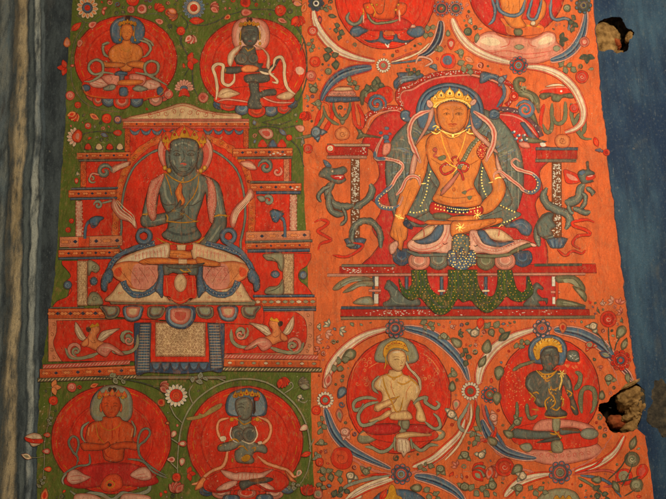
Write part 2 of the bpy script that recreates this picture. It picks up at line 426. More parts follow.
    b=Nn.new('ShaderNodeBsdfPrincipled'); Lk.new(q.outputs[2],b.inputs['Base Color']); b.inputs['Roughness'].default_value=.72; b.inputs['Specular IOR Level'].default_value=.25
    h=ma('ADD',ma('MULTIPLY',noi(20,(1,1,.5)),1.6),ma('MULTIPLY',fine,.2)); h=ma('ADD',h,ma('MULTIPLY',noi(5,(1,1,.6)),3))
    bp=Nn.new('ShaderNodeBump'); bp.inputs['Strength'].default_value=.7; bp.inputs['Distance'].default_value=.006; Lk.new(h,bp.inputs['Height']); Lk.new(bp.outputs[0],b.inputs['Normal'])
    o=Nn.new('ShaderNodeOutputMaterial'); Lk.new(b.outputs[0],o.inputs[0]); return m
def mudmat(name, c1, c2, c3):
    m=bpy.data.materials.new(name); m.use_nodes=True; t=m.node_tree; Nn=t.nodes; Lk=t.links; b=Nn['Principled BSDF']
    geo=Nn.new('ShaderNodeNewGeometry')
    def noi(s,d=6):
        q=Nn.new('ShaderNodeTexNoise'); q.inputs['Scale'].default_value=s; q.inputs['Detail'].default_value=d; q.inputs['Roughness'].default_value=.65; Lk.new(geo.outputs['Position'],q.inputs['Vector']); return q.outputs['Fac']
    r=Nn.new('ShaderNodeValToRGB'); e=r.color_ramp.elements; e[0].position=.34; e[0].color=lin(c1); e[1].position=.68; e[1].color=lin(c3); k=e.new(.5); k.color=lin(c2)
    Lk.new(noi(46),r.inputs[0]); Lk.new(r.outputs[0],b.inputs['Base Color']); b.inputs['Roughness'].default_value=.95; b.inputs['Specular IOR Level'].default_value=.1
    bp=Nn.new('ShaderNodeBump'); bp.inputs['Strength'].default_value=.6; bp.inputs['Distance'].default_value=.005; Lk.new(noi(90,8),bp.inputs['Height']); Lk.new(bp.outputs[0],b.inputs['Normal'])
    return m
WALL=wallmat('blue_plaster'); MUD=mudmat('mud',(92,68,38),(140,108,64),(172,138,88)); MUDD=mudmat('dark_mud',(46,44,40),(66,62,54),(94,84,66)); BRICK=mudmat('fired_clay',(110,50,26),(146,72,38),(170,98,56))
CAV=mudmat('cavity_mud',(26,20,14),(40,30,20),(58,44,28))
def link(o,parent=None,**k):
    C.objects.link(o); o.parent=parent
    for a,b in k.items(): o[a]=b
    return o
h1=wob(spline(HOLE1,True),.9); h2=wob(spline(HOLE2,True),.9)
def rough(P,a=.8,s=1.3): return [(x+a*noise.noise(Vector((x*s,y*s,1))),y+a*noise.noise(Vector((x*s,y*s,7)))) for x,y in P]
h1=rough(h1); h2=rough(h2)
# wall sheet with two broken openings
def sheet(loops,out=0):
    vs=[[W(x,y,out) for x,y in lp] for lp in loops]; flat=[v for lp in vs for v in lp]
    tri=tessellate_polygon([[Vector((v.x,v.z,0)) for v in lp] for lp in vs]); return flat,[tuple(t) for t in tri]
big=[(-330,-330),(1000,-330),(1000,830),(-330,830)]
fv,ff=sheet([big,h1,h2])
me=bpy.data.meshes.new('wall'); me.from_pydata(fv,[],ff); me.materials.append(WALL)
link(bpy.data.objects.new('wall',me),kind='structure')
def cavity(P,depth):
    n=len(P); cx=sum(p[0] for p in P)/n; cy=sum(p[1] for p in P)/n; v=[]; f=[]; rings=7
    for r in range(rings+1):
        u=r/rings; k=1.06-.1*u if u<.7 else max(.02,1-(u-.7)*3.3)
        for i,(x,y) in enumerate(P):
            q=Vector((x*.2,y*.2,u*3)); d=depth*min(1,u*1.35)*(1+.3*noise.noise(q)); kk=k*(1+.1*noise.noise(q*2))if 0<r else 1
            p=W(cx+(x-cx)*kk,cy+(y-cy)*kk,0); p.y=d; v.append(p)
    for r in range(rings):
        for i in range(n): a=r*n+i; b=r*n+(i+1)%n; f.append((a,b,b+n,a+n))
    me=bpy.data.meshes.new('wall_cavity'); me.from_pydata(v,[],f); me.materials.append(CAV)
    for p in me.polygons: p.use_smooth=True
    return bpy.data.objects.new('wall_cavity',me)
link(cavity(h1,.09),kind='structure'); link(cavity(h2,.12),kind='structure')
def clod(name,m,x,y,rx,ry,out,depth,seed,amp=.25,rot=0,sub_=5,fs=1.7):
    """a lump of mud: centre on the photo, radii in photo pixels, front at 'out' metres before the wall"""
    bm=bmesh.new(); bmesh.ops.create_icosphere(bm,subdivisions=sub_,radius=1)
    c=W(x,y,out-depth); s=(W(x+1,y)-W(x,y)).length
    for v in bm.verts:
        d=v.co.normalized(); n1=noise.fractal(d*fs+Vector((seed,seed*2,0)),.9,2.1,5); n2=noise.fractal(d*fs*6+Vector((seed,0,3)),.8,2.2,4)
        n3=abs(noise.noise(d*fs*2.2+Vector((0,seed,0))))
        r=1+amp*n1+amp*.3*n2-amp*.9*n3
        p=d*r; a=p.x*rx*s; b=p.z*ry*s; ca,sa=math.cos(rot),math.sin(rot)
        v.co=Vector((a*ca-b*sa, p.y*depth, a*sa+b*ca))
    me=bpy.data.meshes.new(name); bm.to_mesh(me); bm.free(); me.materials.append(m)
    for p in me.polygons: p.use_smooth=True
    o=bpy.data.objects.new(name,me); o.location=c; return o
def clodthing(name,label,cat,items,group=None):
    x,y=items[0][2:4]; r=bpy.data.objects.new(name,None); r.location=W(x,y); r.empty_display_size=.03; C.objects.link(r); r['label']=label; r['category']=cat
    if group: r['group']=group
    for it in items:
        o=clod(*it); loc=o.location-r.location; C.objects.link(o); o.parent=r; o.location=loc
# upper hole
o=clod('mud_lump',MUD,606.5,35.5,19,21,.003,.04,3,.15,0,5,1.2); link(o,label='tan mud lump filling the left side of the upper hole in the blue wall',category='mud lump')
o=clod('clay_shard',BRICK,618,42,4,6.5,.008,.03,8,.2,.5,4); link(o,label='reddish clay shard at the dark mouth of the upper hole',category='shard')
o=clod('mud_lump',MUD,630.5,36,3.6,6.5,.004,.02,12,.2,-.3,4); link(o,label='small tan mud crumb on the right rim of the upper hole',category='mud lump')
o=clod('mud_lump',MUD,618,52,7,2.8,.004,.02,19,.2,.1,4); link(o,label='flat crumb of mud along the bottom rim of the upper hole',category='mud lump')
# lower hole
o=clod('mud_lump',MUD,637,397,18,13,.004,.05,21,.2,.55,5,1.3); link(o,label='big tan mud lump at the top of the lower hole beside the painted roundel',category='mud lump')
o=clod('mud_lump',MUD,642,411,11,17,.004,.045,27,.22,-.2,5,1.3); link(o,label='tan mud lump standing in the middle of the lower hole, in front of dark mud',category='mud lump')
o=clod('mud_lump',BRICK,622,423,9.5,7.5,-.012,.04,33,.15,.1,4); link(o,label='reddish brown mud lump in the lower left bottom of the lower hole',category='mud lump')
o=clod('mud_lump',MUD,636,428,13,8,.002,.04,37,.2,.2,4); link(o,label='crumbling mud piece at the bottom rim of the lower hole',category='mud lump')
o=clod('clay_shard',MUD,630,418,7,3.2,-.004,.02,41,.25,.3,4); link(o,label='small tan shard wedged across the lower hole',category='shard')
o=clod('mud_smear',MUDD,668,411,27,36,.002,.005,45,.16,.05,6,1.6); link(o,label='large dark brown mud smear on the blue wall right of the lower hole',category='mud smear')
o=clod('mud_ridge',MUD,630,384,17,2.6,.004,.01,51,.2,.42,4,2); link(o,label='thin tan mud ridge along the top edge of the lower hole',category='mud ridge')
# mural grounds
def ground(name,label,col,loops,out,cat='painted panel'):
    thing(name,label,cat)
    vs,tr=sheet(loops,out); cur.v+=vs
    cur.f+=tr; cur.m+=[col]*len(tr); brush([p for p in loops[0]],col,7000,out+.00005,4,14)
V()
lp=wob(spline(pp("74,-45 73,0 68,60 65,124 60,200 56,262 52,300 45,345 41,376 38,420 37,470 37,545! 324,545! 318,499 315,440 314,380 312,310 309,250 306,190 305,120 304,60 304,-45!"),True),.8)
lp=rough(lp,1.1,.9); ground('mural_panel','green painted mural ground on the left half of the wall','green',[lp],.0006)
rp=wob(spline(pp("302,-45! 302,60 303,120 304,190 307,250 309,310 311,380 312,440 315,499 320,545! 660,545! 654,499 647,450 645,436!"),False),.8)
# the hole bites into the right edge
e=[p for p in h2]
k0=min(range(len(e)),key=lambda i:(e[i][0]-641)**2+(e[i][1]-434)**2); k1=min(range(len(e)),key=lambda i:(e[i][0]-636)**2+(e[i][1]-383)**2)
def walk(i,j,st):
    r=[]
    while i!=j: r.append(e[i]); i=(i+st)%len(e)
    return r+[e[j]]
a=walk(k0,k1,1); b=walk(k0,k1,-1); bite=a if min(p[0] for p in a)<min(p[0] for p in b) else b
re=wob(spline(pp("637,380! 634,360 630,330 626,300 620,251 614,205 609,170 606,130 602,100 599,60 595,20 592,-45!"),False),.8); re=rough(re,1.5,.55)
ground('mural_panel','orange painted mural ground on the right half of the wall','org',[rp+bite+re],.00075)
for i in range(-30,480):
    for j in range(-40,380): HM[(i,j)]=.0009
thing('border_line','thin dark painted line down the right edge of the orange mural ground','painted line')
ribbon([(x-.4,y) for x,y in re[::-1]],1.0,'blued')
# ---------------------------------------------------------------- left throne
def rect(x0,y0,x1,y1,y0b=None,y1b=None):
    y0b=y0 if y0b is None else y0b; y1b=y1 if y1b is None else y1b
    return "%g,%g! %g,%g! %g,%g! %g,%g!"%(x0,y0,x1,y0b,x1,y1b,x0,y1)
def beam(x0,y0,x1,y1,h,col='org2',orn='diamond',n=None,ol='ink'):
    """painted beam from (x0,y0) to (x1,y1) (top edge), h tall, with its little ornaments, in view units"""
    P=F(col,"%g,%g! %g,%g! %g,%g! %g,%g!"%(x0,y0,x1,y1,x1,y1+h,x0,y0+h),ol,.5)
    ln=x1-x0; n=n or max(2,int(ln*VS/9)); dy=(y1-y0)/ln
    L('orgl',.6,[(x0+3,y0+h*.16),(x1-3,y1+h*.16)],False); L('inkr',.4,[(x0+3,y0+h*.84),(x1-3,y1+h*.84)],False)
    for i in range(n):
        cx=x0+ln*(i+.5)/n; cy=y0+h/2+(cx-x0)*dy; r=h*.2
        if orn=='diamond':
            if i%2: F('blued',[(cx-r*1.2,cy,1),(cx,cy-r,1),(cx+r*1.2,cy,1),(cx,cy+r,1)],None); 
            else:
                F('orgl',[(cx-r*2,cy),(cx-r,cy-r),(cx,cy-r*.5),(cx+r,cy-r),(cx+r*2,cy),(cx+r,cy+r),(cx,cy+r*.5),(cx-r,cy+r)],'inkr',.35)
            L('inkr',.35,[(cx+ln/n*.5-r,cy-r),(cx+ln/n*.5+r*.4,cy),(cx+ln/n*.5-r,cy+r)])
        elif orn=='oval':
            F('leaf2' if i%3 else 'creaml',[(cx-r*1.6,cy),(cx,cy-r),(cx+r*1.6,cy),(cx,cy+r)],'inkr',.45); L('inkr',.4,[(cx+ln/n*.5,cy-r*1.4),(cx+ln/n*.5,cy+r*1.4)])
        elif orn=='curl':
            SP('creaml',.4,cx,cy,r*1.5,1.1,i*140)
    return P
def rail(x0,y0,x1,y1,h,col='blue'):
    F(col,"%g,%g! %g,%g! %g,%g! %g,%g!"%(x0,y0,x1,y1,x1,y1+h,x0,y0+h),'ink',.4)
    L('bluel' if 'blue' in col else 'greyl',.35,[(x0+2,y0+h*.35),(x1-2,y1+h*.35)],False)
def post(col,x0,y0,x1,y1,c2='inkr'):
    P=F(col,rect(x0,y0,x1,y1),'inkr',.45); scrollfill(P,c2,(x1-x0)*VS*.6,.4)
def scallops(x0,x1,y,n,drop,col='blue2',hi='bluel'):
    s=(x1-x0)/n
    for i in range(n):
        a=x0+i*s; F(col,[(a,y,1),(a+s*.18,y+drop*.75),(a+s*.5,y+drop),(a+s*.82,y+drop*.75),(a+s,y,1),(a+s*.75,y+drop*.3),(a+s*.5,y+drop*.48),(a+s*.25,y+drop*.3)],'ink',.4)
        L(hi,.4,[(a+s*.15,y+drop*.5),(a+s*.5,y+drop*.75),(a+s*.85,y+drop*.5)])
        L('inkg',.3,[(a+s*.4,y+drop*.5),(a+s*.38,y+drop*.95)]); L('inkg',.3,[(a+s*.62,y+drop*.5),(a+s*.64,y+drop*.95)])
thing('throne','tall red tiered throne with orange beams behind the large dark grey deity','painted throne')
V(40,95,280)
part('back_panel')
F('red',"203,66! 496,66! 496,132! 598,150! 598,236! 612,330! 640,378! 600,380! 605,480! 650,500! 60,500! 90,392! 45,388! 98,330! 98,250! 110,215! 98,156! 203,138!",'ink',.6)
# incised scroll lines on the red
for q in range(46):
    x=random.choice((random.uniform(215,300),random.uniform(400,490),random.uniform(108,185),random.uniform(505,590))); y=random.uniform(100,128) if 205<x<495 else random.uniform(165,330)
    if 205<x<495 and q%3: y=random.uniform(85,128)
    SP('red2',.45,x,y,random.uniform(4,8),1.2,random.uniform(0,360),random.choice((-1,1)))
part('mandorla','orange flame-patterned arch framing the dark deity, with a thin grey inner line')
A_="181,372 179,330 181,290 186,250 194,205 210,168 236,135 270,112 300,100 345,92 388,100 425,113 462,135 485,165 498,205 503,250 504,300 500,350"
P=spline(pp(A_),False); ribbon(P,7.2,'inkr',taper=False); ribbon(P,6.4,'org2',taper=False)
for i in range(3,len(P)-3,1):
    x,y=P[i]; ribbon(spiralpts(x+random.uniform(-2,2),y+random.uniform(-2,2),1.7,1,random.uniform(0,6),random.choice((-1,1)),.3),.4,random.choice(('gold','inkr','orgl')))
P=F('red',"199,372 194,320 195,262 205,212 224,172 256,143 292,128 345,120 398,128 436,147 468,180 484,228 488,290 478,345 470,372",None)
ribbon(P,2.6,'ink',closed=True); ribbon(P,1.9,'grey',closed=True); ribbon(P,.4,'greyl',closed=True)
for q in range(60):
    x,y=vp(random.uniform(205,480),random.uniform(145,340))
    if inside(shr(P,.94),x,y): ribbon(spiralpts(x,y,random.uniform(1.6,3.2),1.2,random.uniform(0,6),random.choice((-1,1)),.2),.4,random.choice(('red2','red2','verm')))
part('crest','pale cream pediment with red line scrolls on top of the throne')
F('cream',"200,66! 202,57! 222,50 262,42 300,31 322,23 342,20 362,24 392,36 432,43 476,45 480,56! 495,60! 495,68! 200,68!",'inkr',.6)
L('red2',.6,"226,54 262,47 302,36 342,26 386,40 432,48 474,51")
for i in range(9): SP('red2',.5,262+i*19,48-9*math.exp(-((i-4)/2.2)**2),7,1.2,180*(i%2),1 if i<4 else -1)
part('lintel'); 
F('pink',rect(196,57,497,63),'inkr',.45); beam(198,63,497,63,13,'org2','diamond',14); F('rose',rect(197,76,498,80),'inkr',.35)
L('creaml',.5,"200,65 496,65",False)
part('garland'); scallops(213,318,80,4,16)
part('garland'); scallops(388,486,80,4,15)
part('tier_post','orange upright at the left of the top tier'); post('org2',202,82,214,134)
part('tier_post','orange upright at the right of the top tier'); post('org2',484,80,496,124)
part('tier_beam','upper left orange beam, under the row of buds'); beam(88,138,216,136,15,n=8); rail(92,154,208,153,5,'grey')
part('tier_beam','upper right orange beam with a chipped white end'); beam(458,128,601,126,19,n=9); rail(470,148,600,147,5,'grey')
for x,y in((556,140),(572,141),(566,138),(582,142),(548,143)): E('white',x,y,random.uniform(2,4.5),random.uniform(1,2),ol=None)
part('tier_beam','middle left orange beam between two blue rails'); rail(74,221,186,219,5,'blue2'); beam(68,227,181,225,17,n=7); rail(72,245,184,243,5,'blue')
part('tier_beam','middle right orange beam with a bright blue rail beneath'); rail(500,205,608,205,5,'grey'); beam(500,211,622,210,18,n=7); rail(514,229,620,229,7,'blue')
for x,y in((600,222),(608,225),(612,219)): E('white',x,y,3,1.6,ol=None)
part('tier_post','orange upright left, second tier'); post('org2',97,159,110,219)
part('tier_post','orange upright right, second tier'); post('orgp',580,153,593,205)
part('tier_post','pale pink upright left, third tier'); P=F('pink',rect(85,252,101,337),'inkr',.4); scrollfill(P,'creaml',2.2,.35)
part('tier_post','pale pink upright right, third tier'); P=F('pink',rect(594,238,611,338),'inkr',.4); scrollfill(P,'creaml',2.2,.35)
part('arm_beam','lower left arm rest beam with orange blocks'); beam(47,338,196,334,24,'orgp','diamond',6); F('verm',rect(92,339,118,361),'inkr'); rail(46,364,190,362,4,'grey'); beam(44,369,190,366,17,'org2','diamond',9); rail(44,387,176,385,5,'blue')
part('arm_beam','lower right arm rest beam with orange blocks'); beam(490,326,642,322,22,'orgp','diamond',6); rail(488,347,648,344,6,'grey'); beam(490,353,643,350,14,'org2','diamond',9); rail(494,368,642,366,7,'blue')
part('tier_spiral','grey scroll with a pink tail, left side')
V(0,124,170)
F('pink',"430,175 470,155 512,148 500,165 470,180 440,192",'inkr'); 
for q in range(4): L('creaml',.5,[(435+q*3,180+q*4),(470,162+q*4),(505,150+q*4)])
SP('grey',3.6,410,187,30,1.3,0,-1,'ink'); SP('greyl',1,410,187,30,1.2,0,-1)
SP('leaf2',1.6,362,215,17,1.2,40,1,'ink'); LO('pink',1.6,"352,214 362,195 390,200")
part('tier_spiral','small grey scroll cut by the pink streamer, left side'); SP('greyl',2.4,385,318,18,1.2,180,1,'ink'); LO('greyl',1.6,"400,310 425,305 440,300")
part('tier_spiral','grey scroll with a pink tail, right side')
V(165,124,170)
F('pink',"295,150 330,145 352,160 360,178 335,180 305,165",'inkr')
for q in range(3): L('creaml',.5,[(305,154+q*5),(335,158+q*5),(355,170+q*3)])
SP('grey',3.6,395,168,30,1.3,180,1,'ink'); SP('greyl',1,395,168,30,1.2,180,1)
SP('pink',2,440,187,20,1.1,-60,1,'inkr')
part('tier_spiral','small pale scroll under the middle beam, right side'); SP('greyl',2.8,405,300,22,1.2,180,1,'ink'); F('greyl',"360,285 385,282 395,300 375,305")
part('bird_hook','blue bird-headed hook rising from the lower left beam'); V(0,124,170)
LO('blue2',2.4,"333,450 334,420 340,395 355,380 375,385",taper=False); F('blue2',"352,372 372,362 398,362 408,370 392,382 380,400 360,398 350,388"); SP('blue',1.2,365,395,14,1,0,1)
part('bird_hook','blue bird-headed hook rising from the lower right beam'); V(165,124,170)
LO('blue2',2.4,"470,445 470,410 465,378 448,362 425,350",taper=False); F('blue2',"412,342 432,335 450,342 466,352 452,368 440,385 424,382 415,360"); SP('blue',1.2,432,372,13,1,0,1); L('ink',.9,"420,332 440,340 465,342")
part('streamer','ribbed pinkish streamer curling off the left of the arch'); V(0,124,170)
P=F('pink',"440,300 450,292 470,330 500,355 530,375 538,410 528,408 508,385 470,372 448,345 436,325",'inkr')
for q in range(4): L('creaml',.7,[(445+q*5,305-q*2),(462+q*9,348-q*6),(505+q*6,376-q*5),(530,402)])
part('streamer','ribbed pinkish streamer curling off the right of the arch'); V(165,124,170)
P=F('pink',"330,255 345,262 346,290 320,310 292,345 278,392 270,408 258,400 256,362 275,325 305,295 318,275",'inkr')
for q in range(4): L('creaml',.7,[(335+q*2,265+q*3),(312+q*4,298+q*4),(275+q*5,340+q*3),(264+q*3,390)])
# lotus buds on the upper tier
part('bud_row','row of red and pale lotus buds on the upper left beam'); V(0,124,170)
for x,c in((345,'red'),(388,'cream'),(430,'red'),(470,'cream')):
    F('blue' if c=='cream' else 'green2',[(x-16,102,1),(x-12,86),(x,92),(x+12,86),(x+16,102,1)]); F(c,[(x-13,96),(x-9,82),(x,76),(x+9,82),(x+13,96),(x,102)])
part('bud_row','row of red and blue lotus buds on the upper right beam'); V(165,124,170)
for x,c in((382,'red'),(422,'blue2'),(458,'red')):
    F('green2',[(x-18,92,1),(x-13,74),(x,80),(x+13,74),(x+18,92,1)]); F(c,[(x-17,90),(x-12,72),(x,60),(x+12,72),(x+17,90)],'inkr')
# lower bay
part('side_cusp','red lobed side of the lower bay, left'); T4(0,248)
F('red',"243,50! 305,50! 305,232! 205,232! 225,208 262,192 282,165 272,150 262,130 278,110 262,85 245,66",'ink')
for y in(85,200): SP('red2',.6,285,y,10,1.2,0)
E('blue2',266,145,17,17); SP('bluel',.6,266,145,12,1.3)
part('side_cusp','red lobed side of the lower bay, right'); T4(165,248)
F('red',"505,22! 572,22! 570,45 555,70 530,88 522,110 530,130 555,150 578,182! 505,182!",'ink')
E('blue2',541,106,16,17); SP('bluel',.6,541,106,11,1.3); E('blue2',432,103,18,15); SP('bluel',.6,432,103,11,1.3)
part('bay_pillar','cream pillar with fine brown scrollwork, left'); T4(0,248)
P=F('cream',rect(303,50,343,226),'ink'); scrollfill(P,'brown',2.4,.35); 
F('leaf2',"345,50 372,55 392,78 378,98 360,92 350,110 345,100"); F('leaf2',"345,222 352,180 372,172 392,186 405,212 400,222"); SP('inkg',.5,372,75,12); SP('inkg',.5,372,200,14,1.3,0,-1); E('blue2',368,130,15,17)
SP('bluel',.6,368,130,10,1.2)
part('bay_pillar','cream pillar with fine brown scrollwork, right'); T4(165,248)
P=F('cream',rect(462,22,505,182),'ink'); scrollfill(P,'brown',2.4,.35)
F('leaf2',"383,28 410,22 462,24 462,90 445,80 440,58 420,50 400,48"); F('leaf2',"462,180 395,180 392,165 410,152 440,148 455,130 462,120"); L('inkg',.7,"395,34 425,42 448,66 456,88"); L('inkg',.7,"400,172 428,164 450,150 458,135")
part('base_beam','long orange beam left of the lotus seat, above the red relief panel'); T4(0,248); rail(196,232,330,231,5,'grey'); beam(190,238,412,236,39,'org2','diamond',9)
part('base_beam','orange beam with pale scrolls between two blue rails right of the lotus seat'); T4(165,248); rail(345,184,586,183,9,'blue'); beam(350,194,592,193,35,'org2','oval',9); rail(372,230,592,229,6,'grey'); rail(374,237,592,236,10,'blue')
part('relief_panel','red base panel with orange frame, left'); T4(0,248)
F('orgp',rect(190,277,625,445),'ink'); P=F('red',"222,285! 620,276! 622,320 620,442! 245,445! 222,410 210,370 222,330",'ink')
for x,y in((212,300),(205,340),(203,400),(212,430),(240,292)): SP('brown',.5,x,y,9,1.2,x)
part('relief_panel','red base panel with orange frame, right'); T4(165,248)
F('orgp',rect(170,247,582,420),'ink'); P=F('red',"172,250! 510,250! 545,275 556,320 552,370 530,410! 172,415! 174,330",'ink')
for x,y in((560,265),(568,300),(568,345),(566,385),(556,405)): SP('brown',.5,x,y,9,1.2,x)
part('plinth','bottom course of the throne: rope moulding, orange beam and pale edge')
T4(0,248)
def rope(x0,y0,x1,y1,h,c1='pinkl',c2='rose'):
    F(c2,"%g,%g! %g,%g! %g,%g! %g,%g!"%(x0,y0,x1,y1,x1,y1+h,x0,y0+h),'ink',.4); n=int((x1-x0)*VS/3.2)
    for i in range(n):
        x=x0+(x1-x0)*(i+.1)/n; y=y0+(y1-y0)*(x-x0)/(x1-x0); LO(c1,.9,[(x,y+h*.85),(x+h*.35,y+h*.5),(x+h*.7,y+h*.15)],c2,.2)
V()
rope(43,364.5,130,360,4.6); beam(40,369,138,365.5,9,'org2','diamond',9); rope(38,378,140,374.5,4,'cream','leaf')
rope(224,354,318,355,4.8); beam(224,359,320,360,7.5,'org2','oval',8); rope(222,367,322,368,4,'cream','leaf')
rail(136,376,226,376,3.2,'leaf2')
part('seat_cloth','cream brocade cloth with brown scrollwork hanging below the lotus petals')
V(30,280,300)
F('blue',"232,95! 432,95! 428,200 400,202 370,206 332,208 290,206 262,205 236,207",'ink'); F('red',rect(268,92,398,183),'ink'); P=F('cream',rect(279,94,390,170),'ink'); scrollfill(P,'brown',2.9,.45)
P=F('blue2',"246,96! 270,96! 266,205! 236,208! 240,150",'ink'); 
for q in range(4): L('ink',.35,[(250+q*5,97),(243+q*6,206)])
for q in range(17): L('cream',.45,[(245-q*.4,100+q*6.2),(267-q*.1,100+q*6.2)])
P=F('blue2',"394,96! 420,96! 424,150 430,195! 402,202! 398,150",'ink')
for q in range(4): L('ink',.35,[(399+q*5,97),(405+q*6,200)])
for q in range(16): L('cream',.45,[(397+q*.3,100+q*6.2),(421+q*.4,100+q*6.2)])
for q in range(6):
    x=270+q*21; F('blue2',[(x,182,1),(x+21,182,1),(x+18,196),(x+10,201),(x+3,196)],'ink'); L('bluel',.4,[(x+4,190),(x+10,196),(x+17,190)])
part('seat_ledge','thin grey green slab on which the deity sits'); T4(165,248)
F('red',"-225,222! 380,222! 388,262 375,300 -215,268 -245,245",'ink')
F('leaf2',"-215,212! -210,220! 350,226! 358,212! 340,200! -200,204!",'ink'); L('inkg',.5,"-205,212 100,214 350,216",False)
T6(100,240)
PT=[("0,398 60,396 112,400 120,430 105,460 70,474 40,470 30,440",'leaf2','greyl','red'),("150,398 255,398 256,440 240,475 200,490 160,480 140,440",'blue2','pink','cream'),("300,400 390,402 385,440 365,466 320,474 290,460 285,430",'leaf2','greyl','red'),("410,400 560,400 575,450 556,500 520,530 480,535 430,520 400,490 395,450",'blue','pink','rose')]
def lpet(pts,a,b,c,dx=0,mir=None):
    q=[tuple(map(float,t.split(','))) for t in pts.split()]
    if mir is not None: q=[(2*mir-x,y) for x,y in q]
    q=[(x+dx,y) for x,y in q]
    P=spline(pp(q),True); rawfill(P,a,'ink',.6); rawfill(shr(P,.82),'bluel' if 'blue' in a else 'greyd',None); rawfill(shr(P,.68,0,-1.2),b,'inkr',.4); rawfill(shr(P,.38,0,-1.5),c if c!='red' else 'leaf2',None)
for q,lx in ((0,0),(1,0),(2,0)):
    sub('lotus_petal'); lpet(*PT[q]); 
for q in (2,1,0):
    sub('lotus_petal'); lpet(*PT[q],mir=484)
sub('lotus_petal','large blue and pink petal at the centre of the lotus seat'); lpet(*PT[3])
T4(165,248)
# ---------------------------------------------------------------- winged figures
def winged(label,mir,dx,dy,vx):
    T4(vx,248)
    def m(s): return " ".join("%g,%g"%((660-float(t.split(',')[0])*1 if mir else float(t.split(',')[0]))+dx, float(t.split(',')[1])+dy) for t in s.split())
    thing('winged_figure',label,'painted figure','winged dancers in the throne base panels')
    part('tail_scroll'); LO('leaf2',3.2,m("256,392 275,425 310,432 350,425 390,410"),'ink'); LO('leaf2',3,m("540,340 538,380 515,405 470,412 440,405"),'ink')
    SP('pink',3,*map(float,m("296,398").split(',')),30,1.4,90,-1 if mir else 1,'ink'); SP('leaf2',2.2,*map(float,m("300,405").split(',')),18,1.2,90,1,'ink')
    SP('leaf2',3.2,*map(float,m("500,352").split(',')),28,1.4,-40,1 if mir else -1,'ink'); SP('pink',2,*map(float,m("505,362").split(',')),20,1.2,-40,1,'ink')
    part('wing'); F('creaml',m("296,290 308,302 330,338 342,362 318,362 302,345 294,318"),'ink'); L('brown',.4,m("302,305 315,335 330,355")); L('brown',.4,m("300,325 312,348 325,360"))
    part('wing'); F('creaml',m("385,352 400,328 440,318 470,315 455,326 430,345 402,366 380,368"),'ink'); L('brown',.4,m("392,355 415,335 450,322")); L('brown',.4,m("390,362 415,350 440,335"))
    part('body'); F('orgl',m("352,315 375,302 392,312 390,330 380,342 384,360 410,372 405,395 378,402 355,392 335,385 322,372 342,350 350,335"),'inkr')
    F('orgl',m("345,352 325,365 318,380 330,388 348,378"),'inkr')
    L('ink',.5,m("372,318 380,319")); L('red2',.7,m("378,328 385,328")); L('inkr',.4,m("352,360 366,372 380,366"))
    part('hair'); F('ink',m("338,312 350,308 358,318 352,330 340,326"),None); F('gold',m("352,312 362,296 372,302 382,292 390,304 380,308"),'brown',.3)
    part('skirt'); F('pink',m("395,380 420,372 445,382 470,400 490,420 462,418 440,402 420,425 398,420 380,402"),'inkr'); L('creaml',.5,m("402,390 430,392 470,412")); L('rose',.5,m("398,400 415,410 430,400"))
winged('small winged dancer with pale wings in the left red base panel of the throne',False,0,0,0)
winged('small winged dancer with arm flung out in the right red base panel of the throne',True,140,-22,165)
# ---------------------------------------------------------------- main deity, left
thing('seated_deity','large dark grey seated deity with gold crown on the red tiered throne','painted deity','painted deities')
part('nimbus','pink nimbus behind the crowned head'); T6(125,118)
F('pink',"198,190 205,150 235,110 290,75 355,60 430,75 485,110 518,155 528,210 515,265 490,310 455,330 270,330 235,300 208,250",'ink')
L('pinkl',.9,"206,235 206,180 225,135 270,98"); L('pinkl',.9,"518,235 514,170 490,130 440,95")
F('rose',"300,120 240,160 228,220 245,290 300,300",None); F('rose',"440,130 490,160 505,220 480,290 440,300",None)
part('crown'); F('verm',"225,150 222,105 250,80 290,90 320,62 355,48 395,65 425,85 470,80 488,115 480,160 450,190 430,140 350,112 275,150 262,200",'inkr')
for x,y,r in((245,120,26),(298,98,28),(358,82,34),(418,98,28),(468,125,26)):
    F('gold',[(x-r*.8,y+r),(x-r*.5,y-r*.1),(x-r*.15,y-r*.5),(x,y-r*1.2,1),(x+r*.15,y-r*.5),(x+r*.5,y-r*.1),(x+r*.8,y+r)],'brown',.45); E('red2',x,y+2,r*.28,r*.35,w=.3)
for s in("258,200 255,160 285,128 350,112 420,128 448,160 458,200","240,170 245,145 262,135","470,170 466,145 450,135"): L('gold',1.4,s)
part('body'); T6(125,118)
F('grey',"262,200 246,196 244,250 256,300 280,312 288,270",'ink'); F('grey',"436,200 458,180 470,215 462,280 440,312 428,290",'ink')
V(40,95,280)
